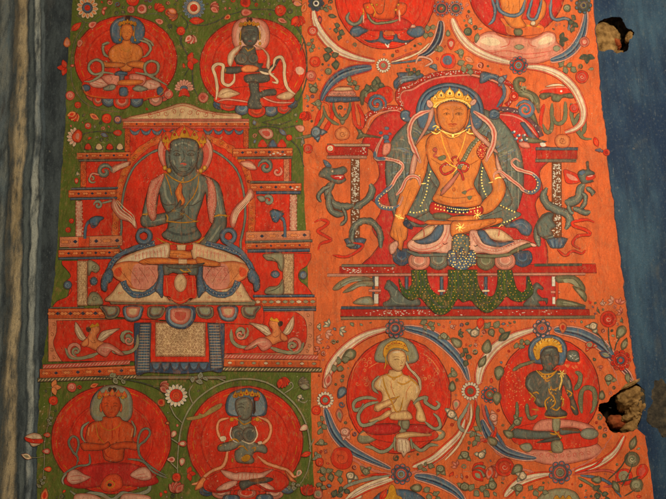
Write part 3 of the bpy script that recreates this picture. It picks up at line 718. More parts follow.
# torso and arms
F('grey',"312,168 310,184 292,190 268,205 256,232 248,262 243,296 250,310 278,310 276,284 279,262 284,232 290,258 305,292 303,318 290,332 302,344 340,353 372,346 384,334 372,312 374,290 384,262 394,232 398,262 407,285 414,296 404,318 386,345 372,368 386,380 400,372 420,350 440,322 444,296 438,262 432,230 420,206 392,192 374,184 370,168",'ink',.8)
F('grey',"243,288 244,312 270,313 300,305 322,298 326,282 310,278 280,284",'ink',.6)
T6(125,118)
P=F('grey',"272,190 276,150 300,132 350,122 405,130 436,152 442,200 436,250 424,290 400,326 372,346 345,352 318,340 292,312 272,270 264,230",'ink',.7)
for c,w,s in(('greyl',1.6,"300,170 350,150 405,172"),('greyl',1.2,"330,230 333,270"),('greyl',1.4,"290,250 300,285"),('greyl',1.2,"410,245 400,285"),('ink',.55,"288,208 305,196 332,204"),('ink',.55,"372,204 395,195 424,205"),('ink',.7,"290,222 310,214 332,222 312,228 292,224"),('ink',.7,"372,222 395,214 418,222 396,228 374,224"),('ink',.5,"350,205 356,240 340,265 345,270 368,270 372,262"),('ink',.5,"352,140 352,165"),('ink',.5,"335,142 338,162"),('ink',.5,"310,145 320,180"),('ink',.5,"380,140 375,165"),('rose',1.3,"330,278 348,274 368,280 348,284"),('ink',.5,"325,300 350,296 375,300"),('ink',.6,"290,275 315,312 350,324 390,310 420,270"),('ink',.4,"275,300 285,330 300,345"),('greyd',1.0,"300,320 345,335 395,322")): L(c,w,s)
E('ink',311,221,4,3.5,ol=None); E('ink',396,221,4,3.5,ol=None)
L('greyd',1.4,"404,262 396,290 380,312")
V(40,95,280)
for c,w,s in(('greyl',2.2,"296,205 300,240 312,260"),('greyl',2,"380,205 378,240 362,262"),('greyl',2.2,"262,228 256,262 254,290"),('greyl',2.4,"415,220 426,255 432,292"),('greyl',2,"430,310 410,340 390,365"),('greyl',1.6,"262,302 290,296 312,292"),('ink',.6,"287,252 300,262 325,260"),('ink',.6,"344,262 365,262 384,250"),('ink',.5,"338,215 340,255 337,290 338,350"),('greyd',2.2,"300,320 320,330 350,332 375,322"),('ink',.5,"303,318 320,312"),('ink',.5,"372,312 358,316"),('ink',.5,"376,352 366,366"),('ink',.4,"268,238 262,280"),('ink',.4,"424,240 430,275"),('ink',.4,"404,330 392,350"),('greyd',1.2,"320,220 324,300"),('greyd',1.2,"358,220 352,300")): L(c,w,s)
# hand laid in the lap, orange palm; raised hand
F('fle',"288,378 304,370 330,366 352,372 372,370 384,376 372,386 340,390 306,386",'inkr',.5); L('inkr',.4,"298,378 330,378 352,382"); L('inkr',.4,"300,383 330,383"); 
F('fle',"326,246 322,232 328,218 334,208 339,218 337,232 345,250 340,262 330,260",'inkr',.5); L('inkr',.35,"333,216 331,240"); L('inkr',.35,"336,236 336,256")
F('grey',"300,286 312,276 322,268 330,256 334,250 337,256 333,266 341,262 343,268 336,276 344,276 344,281 336,284 342,288 338,294 326,298 310,304 300,302",'ink',.6); L('ink',.4,"324,272 334,268"); L('ink',.4,"326,280 337,280"); L('ink',.4,"326,288 336,289")
part('jewellery','gold necklaces, crossed chains, armlets, bracelets and belt')
for w,s in((1.0,"301,186 312,196 330,206 345,208 362,202 376,190"),(.8,"298,190 308,215 314,240"),(.7,"378,190 376,215 366,240 352,258 344,270"),(.5,"346,284 360,296 376,302"),(1.0,"300,284 304,292 302,304"),(.9,"300,300 340,304 378,300"),(1.1,"244,284 258,284 274,282"),(1.1,"412,290 428,286 446,288"),(1.2,"278,340 300,352 340,358 372,352 392,338"),(1.0,"368,366 380,372 388,382"),(1.0,"366,372 376,380"),(.8,"342,196 340,206")): LO('gold',w,s,'brown',.25)
for x,y in((341,207),(318,276),(338,283),(258,283),(428,286),(376,372),(300,188),(378,188),(412,290),(445,288),(340,357),(306,353),(370,353)):
    for k in range(5): L('gold',.5,[(x,y),(x+7*math.cos(k*1.26),y+6*math.sin(k*1.26))])
T6(125,118)
for x,y in((240,300),(266,316),(455,318),(478,300)): E('gold',x,y,13,15,ol='brown'); E('goldl',x,y,5,6,ol=None)
part('shawl'); V(40,95,280)
P=F('pink',"296,187 280,195 264,206 256,232 254,262 258,284 268,300 277,290 276,262 281,236 290,210",'inkr',.5)
for q in range(3): L('rose',.5,[(290-q*4,195+q*5),(274-q*4,228+q*4),(268-q*2,285)])
dots(P,'creaml',2.4,.35)
part('shawl'); P=F('pink',"384,190 397,200 400,235 398,262 404,300 411,306 414,290 420,258 418,228 408,202",'inkr',.5)
for q in range(3): L('rose',.5,[(394+q*5,200+q*3),(404+q*4,235),(404+q*3,290-q*8)])
dots(P,'creaml',2.4,.35)
part('robe','pale pink and orange robe spread over the crossed legs, with a blue dotted hem')
T6(100,240)
def hem(P,w,ol='ink'): ribbon(P,w+1,ol,taper=False); ribbon(P,w,'blue2',taper=False); ribbon(P,w*.3,'blue',taper=False)
def hemdots(P,sp=1.7):
    acc=0
    for a,b in zip(P,P[1:]):
        acc+=math.hypot(b[0]-a[0],b[1]-a[1])
        if acc>sp: acc=0; rawfill(ell(b[0]+random.uniform(-1,1),b[1]+random.uniform(-1,1),.4,n=6),'creaml',None); rawfill(ell(b[0]+random.uniform(-1.6,1.6),b[1]+random.uniform(-1.6,1.6),.35,n=6),'leaf2',None)
F('cream',"40,368 80,310 130,250 200,270 350,300 400,340 420,368! 540,368! 560,350 650,300 820,250 850,258 880,310 920,372! 480,378!",'ink')
for q in range(26): 
    x=random.choice((random.uniform(70,330),random.uniform(640,860))); SP('rose',.35,x,random.uniform(300,355),9,1.1,random.uniform(0,360))
for mir in (0,1):
    m=lambda s:[((968-float(t.split(',')[0])) if mir else float(t.split(',')[0]),float(t.split(',')[1])) for t in s.split()]
    F('cream',m("84,165 105,128 150,98 210,72 280,48 350,30 415,20 416,96 380,135 250,146 165,150 120,160"),'ink')
    F('creaml' if not mir else 'cream',m("130,135 170,106 260,66 340,45 400,34 404,86 320,112 200,128"),None)
    for q in range(9): L('pink',.8,m("%d,%d %d,%d"%(210+q*22,86-q*6,216+q*22,118-q*2)))
    for q in range(8): SP('rose',.35,m("%d,%d"%(220+q*22,92-q*4))[0][0],m("%d,%d"%(220+q*22,92-q*4))[0][1],8,1.1,q*60)
    F('orgl',m("68,190 80,160 118,138 180,128 270,138 350,150 362,190 358,240 340,280 300,295 250,300 190,288 150,262 130,250 95,230"),'inkr')
    F('pink',m("210,150 280,146 350,152 362,200 355,246 330,282 290,296 240,296 200,280 188,230"),None)
    for q in range(10): X=m('%d,%d'%(215+(q%4)*36,175+(q//4)*34))[0]; SP('rose',.45,X[0],X[1],13,1.2,q*50)
    F('orgl_thin' if 0 else 'verm',m("84,192 100,170 128,165 132,200 118,222 96,214"),None)
    for q in range(4): L('inkr',.35,m("%d,%d %d,%d %d,%d"%(110+q*60,170-q*4,150+q*60,215,200+q*48,275-q*6)))
    P=wob(spline(pp(m("140,248 160,290 200,325 260,328 310,305 350,265 372,210 378,150")),False)); hem(P,5.4); hemdots(P)
    P=wob(spline(pp(m("30,300 25,240 50,190 80,130 130,85 200,55 270,36 330,20")),False)); hem(P,4.6); hemdots(P)
    P=F('blue2',m("60,170 82,205 70,250 50,262 38,310 10,290 12,235 30,195"),'ink'); dots(P,'greyl',2.6,.4)
    P=F('blue2',m("352,145 392,150 386,230 378,345 350,320 332,300 350,230"),'ink'); dots(P,'leaf2',2.8,.4)
part('apron','red patterned apron with a pale oval, between the crossed legs')
P=F('red',"384,212! 572,212! 582,340 540,352 520,372 478,386 440,366 420,342 382,330",'ink'); dots(P,'verm',3,.5)
for s in("400,225 408,330","556,225 560,330","410,345 480,372 550,342"): L('orgl',.5,s)
E('cream',484,258,38,55,ol='inkr'); F('grey',"395,138 572,138 588,205 548,212 520,195 482,205 440,196 405,210 384,200",'ink'); L('gold',1.3,"490,120 500,150 480,170 508,192 540,188",True); L('gold',1.1,"500,160 530,175 548,195")
F('cream',"462,30! 515,30! 512,62! 466,62!",'inkr'); F('red',"420,30! 440,26! 460,30! 462,62! 424,60!",'inkr');F('red',"520,30! 560,26! 556,58! 516,62!",'inkr')
part('shins','dark crossed shins with orange soles lying over the robe')
V(40,95,280)
F('fle',"236,397 260,388 300,388 340,392 374,391 400,398 390,403 340,404 300,402 262,404 246,404",'inkr',.5); F('fle',"374,386 400,392 424,398 430,406 412,410 376,402",'inkr',.5); F('grey',"300,404 360,404 392,400 372,411 330,414 306,410",'ink')
L('ink',.6,"236,400 290,405 340,402 400,408 440,408"); F('cream',rect(330,391,350,402),'inkr'); L('inkr',.4,"250,394 262,398"); L('inkr',.4,"246,397 258,401")
part('scarf_loop','blue ring of scarf at the left elbow'); T6(125,195)
def loop(cx,cy,r,w,c1,c2,ol='ink'):
    RING(ol,w+1,cx,cy,r,r); RING(c1,w,cx,cy,r,r); RING(c2,.5,cx,cy,r,r); RING('ink',.4,cx,cy,r*1.25,r*1.25)
LO('blue2',3.5,"-60,372 0,345 60,318 90,300",'ink'); loop(115,248,38,4.2,'blue2','bluel')
part('scarf_loop','blue ring of scarf at the right elbow'); loop(622,248,38,4.4,'blue2','bluel'); LO('blue2',4,"600,285 650,310 700,345 735,390",'ink')
# ---------------------------------------------------------------- right throne
thing('throne','red arched throne with white-flecked pillar tables behind the large orange deity','painted throne')
G=lambda: V(300,60,320)
part('back_field','red field behind the deity, ringed by a grey green oval'); G()
P=F('crim',"147,136 165,116 196,106 218,108 204,84 206,58 226,42 262,38 300,28 320,24 350,32 380,40 410,50 424,72 420,96 410,110 450,106 480,118 498,140 500,175 540,190 500,230 505,270 490,300 500,340 515,400 505,432 130,432 150,405 165,380 150,350 168,310 140,280 165,240 150,190 128,178",'ink',.6)
P=F('grey',"178,245 180,200 192,165 215,138 250,110 320,95 390,105 425,132 448,165 462,205 465,260 452,310 425,345 215,345 190,310",'ink',.7)
for q in range(150):
    a=math.radians(random.uniform(150,390)); r0=random.uniform(.72,.97); r1=r0-random.uniform(.08,.25)
    L(random.choice(('greyd','greyl','blue2','leaf','bluel')),random.uniform(.5,1.2),[(320+142*r*math.cos(a+da),222+118*r*math.sin(a+da)) for r,da in((r0,0),((r0+r1)/2,.03),(r1,.02))])
for x0 in(196,208,222,432,446): L('greyd',.9,[(x0,190),(x0+random.uniform(-6,6),240),(x0+6,300)]); L('greyl',.8,[(x0+5,185),(x0+9,250),(x0+8,310)])
part('nimbus','blue banded nimbus behind the crown'); T6(395,80)
F('blue2',"128,215 132,150 165,85 230,38 325,18 430,40 500,90 530,160 532,240 490,300 170,300",'ink',.6)
for w,s in((1.2,"150,210 156,150 190,90 250,55 325,42 410,58 470,100 505,160 510,240"),(1,"175,205 182,150 215,105 270,75")): L('blued',w,s); 
L('bluel',.6,"140,205 148,145 180,85 240,50 325,30 420,50 485,98 518,160"); L('bluel',.5,"165,200 172,150 205,98 260,65 325,52")
part('arch_band','dark red trilobed arch band peppered with white flecks')
T6(355,70)
def flecked(pts,w,col='red2',n=1.5):
    P=wob(spline(pp(pts),False)); ribbon(P,w+1,'ink',taper=False); ribbon(P,w,col,taper=False)
    for i,(x,y) in enumerate(P):
        if random.random()<n*.75:
            a=random.uniform(0,3.14); r=random.uniform(.35,1.0); X=x+random.uniform(-w,w)*.42; Y=y+random.uniform(-w,w)*.42
            rawfill(ell(X,Y,r,r*.5,a,6),'white',None)
flecked("280,215 255,170 270,120 330,100 390,65 450,38 520,22 600,18 666,12 700,8 760,22 830,40 890,66 930,90 950,130 930,190 905,215",4)
L('pink',1.4,"290,205 272,165 290,130 345,118 400,85 460,58 530,42 600,36 668,32 720,34 790,50 860,78 905,100 918,135 900,185")
flecked("40,345 62,290 110,252 170,232 230,226 280,236",4.2)
L('pink',1.2,"75,350 90,300 130,268 190,248 250,244 285,262")
T6(480,70)
flecked("110,235 170,238 240,258 300,300 345,350 370,400",4,'purp',.5)
L('pink',1.4,"118,268 190,275 250,300 300,345 340,395")
part('cloud_scroll','blue leaf scroll at the top left of the arch'); T6(355,70)
N(('blue2','bluel'),"235,105 232,70 260,40 250,20 300,15 350,18 400,22 412,38 370,60 320,72 275,85 250,118",(1,.5)); 
for s in("245,95 270,60 310,48 360,45","262,50 290,35 340,32","255,85 290,68"): L('blued',.6,s)
part('cloud_scroll','blue leaf scroll at the top right of the arch'); T6(480,70)
LO('blue2',3,"20,70 60,45 110,60 140,100 145,150 120,195 100,225",'ink'); F('blue2',"0,40 10,15 60,20 110,35 125,55 70,55 30,75 0,80",'ink'); L('bluel',.6,"10,60 60,35 115,60 138,110")
part('makara_spiral','blue spiral over the left shoulder of the arch'); T6(355,70)
F('red',"60,190 62,150 90,120 140,100 200,100 230,130 228,175 200,200 120,215",'inkr'); SP('blue2',3.2,130,205,58,1.7,20,-1,'ink'); SP('bluel',.6,130,205,54,1.6,20,-1); L('blued',.5,"80,250 76,205 95,172 135,160")
part('makara_spiral','blue and red spiral over the right shoulder of the arch'); T6(480,70)
F('leaf',"345,330 330,270 290,200 240,190 230,240 250,275 300,290",'ink'); SP('blue2',3.4,272,240,58,1.8,200,1,'ink'); SP('verm',1.2,272,240,42,1.6,200,1); SP('bluel',.5,272,240,56,1.6,200,1)
part('corner_knob','blue knob on the left of the arch'); T6(355,70); F('blue2',"272,262 285,245 310,242 330,255 328,280 345,300 320,315 295,308 275,290",'ink'); E('white',292,292,7,5,ol=None); L('bluel',.7,"285,258 305,252 322,262")
part('corner_knob','blue knob on the right of the arch'); T6(480,70); F('blue2',"52,268 60,245 85,236 110,246 118,268 110,292 80,298 58,290",'ink'); L('bluel',.7,"65,255 85,246 105,256"); L('blued',.8,"70,285 95,285 110,270")
part('makara','grey green long-nosed beast rearing over the left scroll'); T6(355,70)
N(('leaf','leaf2'),"30,150 45,120 80,100 110,80 118,50 135,40 155,70 150,105 120,130 90,135 60,165 50,210 35,205",(1,.45),'inkg'); L('inkg',.6,"50,150 90,118 130,90"); T6(480,70)
part('makara','grey green curly-nosed beast rearing over the right scroll')
N(('leaf','leaf2'),"200,100 198,70 220,45 255,45 275,60 262,75 240,70 235,90 260,110 300,125 340,150 358,190 352,260 320,200 280,170 240,160 215,135",(1,.45),'inkg'); L('inkg',.6,"225,100 260,130 310,150 340,200"); E('ink',250,120,5,ol=None); L('inkg',.5,"220,140 260,135"); L('inkg',.5,"225,60 235,85")
part('side_scroll','grey leaf scroll joining the left table to the arch'); T6(305,70); F('leaf',"305,345 330,350 350,380 390,390 440,400 470,410 400,405 350,405 310,415 322,380",'inkg'); 
T6(480,70); part('side_scroll','blue grey leaf hanging from the right shoulder of the arch'); F('blue2',"240,320 265,315 290,345 320,385 360,420 400,430 350,438 300,410 265,360",'ink'); F('leaf',"255,400 300,405 380,425 330,440 270,430",'inkg')
part('jewel_plant','small blue flowered jewel left of the deity'); T6(355,70)
for x,y,r in((190,350,14),(155,378,12),(208,385,12),(185,405,20),(190,432,18)): E('blue2',x,y,r,r*.8)
F('pink',"172,445 215,445 205,500 165,510",'inkr')
part('jewel_plant','white dotted blue flowered jewel right of the deity'); T6(480,70)
for x,y in((200,375),(230,395),(262,395),(215,415),(245,425),(275,420),(240,440)): E('blue2',x,y,13,9); E('white',x+6,y-5,6,6,ol=None)
F('pink',"230,435 285,435 300,468 250,465",'inkr'); F('white',"360,440 385,438 395,455 368,460",None)
# pillar tables
def table(lab,x0,x1,y,px0,px1,yb,top):
    part('table_top',lab); F('red2',rect(x0,y+10,x1,y+46),'ink'); P=F('greyl' if top else 'blue2',rect(x0-3,y,x1+3,y+11),'ink')
    F('pinkl' if top else 'greyl',rect(x0-4,y+46,x1-4,y+58),'ink')
    n=int((x1-x0)/6)
    for q in range(n): L('inkg',.4,[(x0+q*6,y+46),(x0+q*6+2,y+57)]); L('ink' if top else 'bluel',.35,[(x0+q*6,y+1),(x0+q*6+2,y+10)])
    part('pillar','dark red pillar thickly flecked with white'); P=F('brown',rect(px0,y+58,px1,yb),'ink')
    for q in range(210):
        t=random.random()**1.15; x,yy=vp(random.uniform(px0+3,px1-3),y+62+t*(yb-y-70)); k=random.uniform(.35,1.1)
        if inside(P,x,yy): rawfill(ell(x,yy,k*.9,k*.6,random.uniform(0,3),6),'white',None)
    part('lotus_foot','blue lotus foot under the pillar')
    cx=(px0+px1)/2
    F('blue2',[(cx-44,yb+2,1),(cx-22,yb-4),(cx,yb-2),(cx+22,yb-4),(cx+44,yb+2,1),(cx+32,yb+24),(cx+20,yb+38),(cx-20,yb+38),(cx-32,yb+24)],'ink')
    for q in range(-3,4): L('blued' if q%2 else 'bluel',.6,[(cx+q*6,yb+36),(cx+q*11,yb+6)])
T4(330,124); table('dark red table top with a beaded grey rail, left of the deity',-8,148,78,82,116,450,True)
for q in range(8): E('white',128+random.uniform(-10,12),104+random.uniform(-12,12),2.5,2.5,ol=None)
T4(496,124); table('dark red table top with a blue rail, right of the deity',158,318,92,219,256,448,False)
part('slab','long red slab under the lotus seat, flecked with white'); V(330,248,170)
F('red2',"38,72! 1040,62! 1045,98! 36,102!",'ink'); F('greyl',"46,64! 255,64! 255,74! 44,74!",'ink'); T4(496,248); F('leafd',"150,62! 336,61! 336,70! 150,72!",'ink'); F('pinkl',"-660,101! 350,97! 350,107! -662,112!",'ink')
V(330,248,170)
for q in range(40): E('white',random.choice((random.uniform(50,250),random.uniform(50,120))),random.uniform(78,98),random.uniform(1.2,4),1.6,ol=None)
part('lower_bay','red bay with blue posts beneath the slab')
F('crim',"190,110! 885,108! 885,228! 190,230!",'ink')
F('org2',rect(152,165,190,180),'ink',.3)
for x in(437,610,300,775):
    F('blue2',rect(x-7,112,x+7,185),'ink'); F('creaml',rect(x-14,164,x+14,172),'ink',.3)
part('end_post','white and blue post at the left end of the lower bay'); F('white',rect(172,112,190,150),'ink'); F('blue2',rect(166,112,175,218),'ink'); F('white',rect(172,180,190,218),'ink'); F('pink',rect(152,162,200,172),'ink')
part('end_post','white post at the right end of the lower bay'); T4(496,248); F('white',rect(218,112,232,150),'ink'); F('white',rect(220,192,234,220),'ink'); F('pink',rect(214,168,250,178),'ink'); F('verm',rect(232,108,244,226),'ink',.3)
part('base_rail','red and blue base rails with a grey bottom rail'); V(330,248,170)
F('blue2',"44,229! 1000,229! 1000,240! 42,239!",'ink'); P=F('red2',"42,240! 1015,240! 1018,266! 40,268!",'ink'); F('leaf2',"42,269! 1038,265! 1038,277! 42,281!",'ink')
for q in range(70): E('white',random.gauss(270,70) if q<50 else random.uniform(400,960),random.uniform(244,264),random.uniform(1.2,5),1.5,random.uniform(-.3,.3),ol=None)
part('side_leaf','grey acanthus leaves at the left end of the base')
for s in("10,160 40,130 90,112 150,115 168,125 110,130 70,140 30,165","50,175 80,150 120,130 165,130 168,150 120,150 80,170","90,215 120,195 160,192 170,222 120,222"): N(('leaf2','greyl'),s,(1,.5),'inkg')
for s in("30,155 80,128 140,120","70,165 110,142 160,140"): L('inkg',.5,s)
part('side_leaf','grey acanthus leaves at the right end of the base'); T4(496,248)
for s in("235,110 300,108 330,125 350,160 335,185 310,150 280,135 240,135","240,228 240,200 280,205 320,215 350,228 300,230","300,150 340,165 355,190 350,210 330,190"): N(('leaf','leaf2'),s,(1,.5),'inkg')
for s in("245,120 300,120 335,155","250,215 300,222"): L('inkg',.5,s)
F('red',"360,205 375,212 368,220",None)
# horses
thing('horse','small grey horse lying in the left bay under the slab, beside the green cloth','painted animal','horses in the throne base')
T4(330,248); part('body')
F('grey',"212,158 225,128 235,126 242,138 255,150 268,165 285,180 330,192 352,205 350,225 260,228 215,230 208,215 228,205 236,190 228,170 222,165",'ink')
for s in("240,195 260,215 300,220","228,140 232,146","262,165 255,190","290,190 285,212"): L('greyl',.7,s)
part('mane'); F('greyd',"240,130 252,140 268,158 262,165 248,152 238,140",'ink',.3)
thing('horse','small grey horse rearing in the right bay under the slab, beside the green cloth','painted animal','horses in the throne base')
T4(496,248); part('body')
F('grey',"108,226 122,200 135,175 148,150 158,135 166,138 186,158 182,165 166,160 160,175 180,195 202,198 198,222 190,208 165,210 172,226",'ink')
for s in("145,160 140,190 150,210","160,150 166,150"): L('greyl',.7,s)
part('mane'); F('greyd',"158,136 150,148 138,168 130,182 124,180 138,158 148,142",'ink',.3)
# dragons
def scales(P,c='greyd'):
    for i in range(2,len(P)-2,2): ribbon([(P[i][0]-1.4,P[i][1]-1),(P[i][0],P[i][1]+1),(P[i][0]+1.4,P[i][1]-1)],.4,c)
def limb(pts,w,c='leaf',ol='ink'):
    w*=.82; c='grey'; P=wob(spline(pp(pts),False),.5); ribbon(P,w+1.1,ol); ribbon(P,w,'grey_rim'); ribbon(P,w*.72,c); ribbon(P,w*.25,'greyl')
    for i in range(1,len(P)-1): 
        if i%2: ribbon([(P[i][0]-w*.3,P[i][1]-.6),(P[i][0],P[i][1]+.5),(P[i][0]+w*.3,P[i][1]-.6)],.3,'inkg')
    return P
thing('dragon','grey green dragon coiled round the white-flecked pillar left of the orange deity','painted animal','dragons coiled round the pillars')
G(); part('body')
limb("168,392 166,360 150,338 128,336 112,350 104,378",7); limb("112,352 108,372 112,384 96,386",4.5)
scales(limb("112,308 128,300 145,285 150,270 146,258",8)); scales(limb("72,252 58,272 66,296 88,306 112,302",8.5)); scales(limb("62,275 60,300 70,318 92,322",6.5))
limb("64,262 48,270 38,284 44,296",4); limb("88,306 96,330 84,345",3.4)
part('head'); F('grey',"42,232 56,222 72,226 92,222 98,232 90,240 96,250 82,258 66,254 52,246 40,242",'ink'); F('crim',"64,240 92,240 88,250 70,248",'ink',.3); F('blue2',"54,222 48,208 58,212 66,222",'ink',.4); E('creaml',68,232,3,2.6); E('ink',69,232,1.2,ol=None); L('white',.5,"72,243 90,242"); E('white',84,245,2,1.5,ol=None)
thing('dragon','grey dragon with open jaws and red mane round the pillar right of the orange deity','painted animal','dragons coiled round the pillars')
T4(496,124); part('body')
limb("170,480 160,440 165,400 190,365 215,350",7,'leaf'); limb("160,420 190,440 225,442",5); F('grey',"158,400 175,370 205,350 225,352 220,375 235,400 215,415 222,435 185,445 165,432",'ink')
scales(limb("200,250 186,280 200,315 240,338 275,350 288,378 272,412",9)); scales(limb("268,305 300,305 325,285 330,255 345,235",10)); 
limb("300,330 330,340 350,348 370,345",6); limb("335,270 350,285 345,315 330,330",5); limb("352,250 372,262 382,275 372,262",5); limb("282,320 292,345 305,350",5)
for y in range(5): L('inkr',.5,[(238+y*6,310+y*9),(252+y*5,300+y*8)])
part('mane'); F('red',"265,180 290,185 320,200 330,225 300,235 275,230 268,210",'inkr'); F('pink',"275,195 305,205 320,222 290,218",None)
part('head'); F('grey',"320,190 340,178 355,180 352,150 362,148 365,178 385,190 382,200 355,205 372,218 382,225 360,232 340,235 325,215",'ink'); F('red',"355,205 385,200 388,210 372,220 352,220",'inkr',.3); E('creaml',345,195,4,3); E('ink',346,195,1.5,ol=None); L('white',.6,"358,207 380,203"); F('blue2',"322,192 340,182 350,190 335,202",'ink',.3)
# offering vases hung with cloth
thing('offering_vase','cream and blue canopied offering vase with hanging loops, left of the arch','painted vase','canopied vases beside the arch')
T6(305,70); part('stem'); F('orgl',"195,355 225,340 250,350 268,378 262,408 235,420 200,418 182,398 180,375",'inkr'); SP('inkr',.5,225,385,20,1.4); F('creaml',rect(140,444,390,460),'ink')
for q in range(30): L('inkg',.35,[(145+q*8,446),(147+q*8,459)])
F('leaf2',"205,260 225,285 245,262 240,310 225,330 210,310",'inkg'); L('org2',1.2,"170,235 172,420"); L('org2',1.2,"285,235 290,420")
part('loop'); P=wob(spline(pp("160,190 165,260 140,330 100,385 60,372 70,320 85,260 95,215"),False)); ribbon(P,4.4,'inkr'); ribbon(P,3.4,'red'); P=wob(spline(pp("110,215 115,270 85,330 60,360 45,390 -20,405 -60,410"),False)); ribbon(P,3.6,'ink'); ribbon(P,2.6,'leaf')
part('loop'); P=wob(spline(pp("290,190 292,260 305,330 340,345 345,290 330,240 312,205"),False)); ribbon(P,4.2,'inkr'); ribbon(P,3.2,'red'); LO('leaf',2.4,"170,190 175,240 200,285 225,295 250,280 268,230 270,195",'ink'); LO('leaf',2.4,"110,230 130,280 170,315 205,330",'ink'); LO('verm',1.4,"78,200 110,190 145,210 150,260",'inkr')
part('canopy'); F('pink',"140,160 150,130 190,115 200,100 270,100 285,118 300,135 305,162",'inkr'); F('cream',"190,105 270,103 290,120 240,128 170,125",'inkr'); scallops(140,305,138,5,18,'pinkl','rose'); F('blue2',"130,160! 325,162! 328,186 290,190 240,196 215,192 170,196 120,188",'ink')
for q in range(7): L('blued',.5,[(145+q*27,165),(142+q*27,190)])
thing('offering_vase','red and cream canopied offering vase with grey loops, right of the arch','painted vase','canopied vases beside the arch')
T6(480,70); part('stem'); F('orgl',"450,410 470,390 510,388 535,405 540,440 520,465 470,465 450,440",'inkr'); SP('inkr',.5,495,425,24,1.3); L('org2',1.2,"455,190 458,400"); L('org2',1.2,"505,190 510,395"); L('inkr',.4,"480,200 482,390")
part('loop'); LO('red',3,"385,205 370,260 365,320 385,360",'inkr'); LO('leaf',3.2,"375,325 395,370 418,372 432,330 430,260 432,200",'ink'); LO('leaf',3.4,"435,270 450,315 480,322 505,300 512,250 510,190",'ink')
part('loop'); LO('red',3,"600,215 565,220 550,270 565,330 590,355",'inkr'); LO('leaf',3.4,"545,200 550,280 575,345 600,385 625,360 622,300 600,270 575,310 590,370 620,410 670,415",'ink')
part('canopy'); F('red',"360,140 375,120 420,110 545,108 560,140",'inkr'); F('creaml',"390,102 440,84 490,86 510,98 470,96 430,100",'inkr'); L('pink',.8,"375,118 440,108 510,106 548,118"); F('leaf',"355,160 370,142 420,138 480,150 540,140 572,158 545,172 500,165 470,192 430,182 425,158 380,178",'ink'); 
for q in range(9): L('inkg',.5,[(372+q*22,146),(368+q*22,168)])
E('white',487,128,7,6,ol=None)
# red ribbons under the tables
for lb,vx,vy,s in(('red ribbon waving below the left dragon, near the green panel',165,124,"585,385 610,375 640,385 620,405 598,420 630,440 650,455 610,470 600,495"),('red ribbon waving below the right dragon, near the blue wall',496,124,"385,385 350,375 300,385 305,400 350,415 368,432 320,440 300,470 330,490")):
    thing('ribbon',lb,'painted ribbon','red ribbons beside the pillars'); T4(vx,vy); LO('red',2.6,s,'inkr')
thing('ribbon','red ribbon looping at the left end of the long slab','painted ribbon','red ribbons beside the pillars'); T4(330,248); LO('red',2.2,"10,28 60,35 100,18 130,-10 90,-20",'inkr')
thing('ribbon','thin red ribbon looping at the right end of the long slab','painted ribbon','red ribbons beside the pillars'); T4(496,248); LO('red',2,"240,5 270,30 300,12 335,22 350,8",'inkr')
# ---------------------------------------------------------------- main deity, right
thing('seated_deity','large orange seated deity with gilt crown, one hand reaching down over the knee','painted deity','painted deities')
part('lotus_seat','row of blue, pink and grey lotus petals under the robe')
def lseat(defs):
    for x,y,rx,ry,a,b in defs:
        sub('lotus_petal'); P=spline(pp([(x-rx,y-ry*.4),(x-rx*.7,y-ry),(x,y-ry*1.05),(x+rx*.7,y-ry),(x+rx,y-ry*.4),(x+rx*.85,y+ry*.5),(x,y+ry),(x-rx*.85,y+ry*.5)]),True)
        rawfill(P,a,'ink',.6); rawfill(shr(P,.72,0,-1),b,'inkg',.35); rawfill(shr(P,.42,0,-2),a,None); ribbon(shr(P,.55,0,-1),.35,'ink',closed=True)
T6(385,215)
lseat([(100,255,55,50,'blue','blue2'),(320,280,62,50,'grey','greyl'),(205,285,65,48,'pink','pinkl')]); T6(450,215)
lseat([(435,265,58,48,'blue','blue2'),(215,285,55,48,'leaf','leaf2'),(330,285,62,48,'pink','pinkl')])
part('back_cloth','grey and blue dotted cloth hanging behind the torso'); V(300,60,320)
P=F('grey',"250,165 262,200 268,240 290,275 290,300 240,330 215,325 205,300 225,260 235,220",'ink',.5)
part('back_cloth'); P2=F('grey',"392,150 385,200 372,250 380,290 430,310 460,320 445,332 400,345 380,330 440,300 425,250 410,190",'ink',.5)
for q in range(60):
    x,y=random.choice(((random.uniform(212,285),random.uniform(200,330)),(random.uniform(382,450),random.uniform(190,335)))); P_=P if x<320 else P2; X,Y=vp(x,y)
    if inside(P_,X-1.5,Y-3) and inside(P_,X+1.5,Y+4): L(random.choice(('greyl','greyd','bluel','blue2')),.7,[(x-2,y-6),(x+random.uniform(-3,3),y),(x+random.uniform(-3,5),y+8)])
for pl in("270,190 276,215 268,245 262,280 250,305","222,315 240,318 262,312","386,205 378,235 380,265 392,290","412,300 432,310 450,318","400,335 425,338 448,328"): dotline(pl,'goldl',2.6,.7)
for pl in("255,200 262,240 252,290","245,230 248,270 232,310","400,190 398,240 410,300"): L('greyd',.8,pl)
part('crown','gilt crown of five jewelled leaves'); T6(395,80)
F('gold',"218,150 215,110 240,95 265,65 300,90 325,55 352,88 385,62 410,95 440,90 462,120 450,170 425,145 345,122 270,145 245,180",'ink')
for x,y,r in((240,108,22),(277,88,30),(328,76,34),(384,84,32),(436,108,24)):
    F('gold',[(x-r*.75,y+r*.75),(x-r*.7,y-r*.1),(x-r*.2,y-r*.6),(x,y-r*1.1,1),(x+r*.2,y-r*.6),(x+r*.7,y-r*.1),(x+r*.75,y+r*.75)],'brown',.5); F('goldl',[(x-r*.4,y+r*.4),(x-r*.4,y-r*.1),(x,y-r*.6),(x+r*.4,y-r*.1),(x+r*.4,y+r*.4)],'brown',.3); E('red2' if r<30 else 'purp',x,y+r*.15,r*.2,r*.22,w=.3)
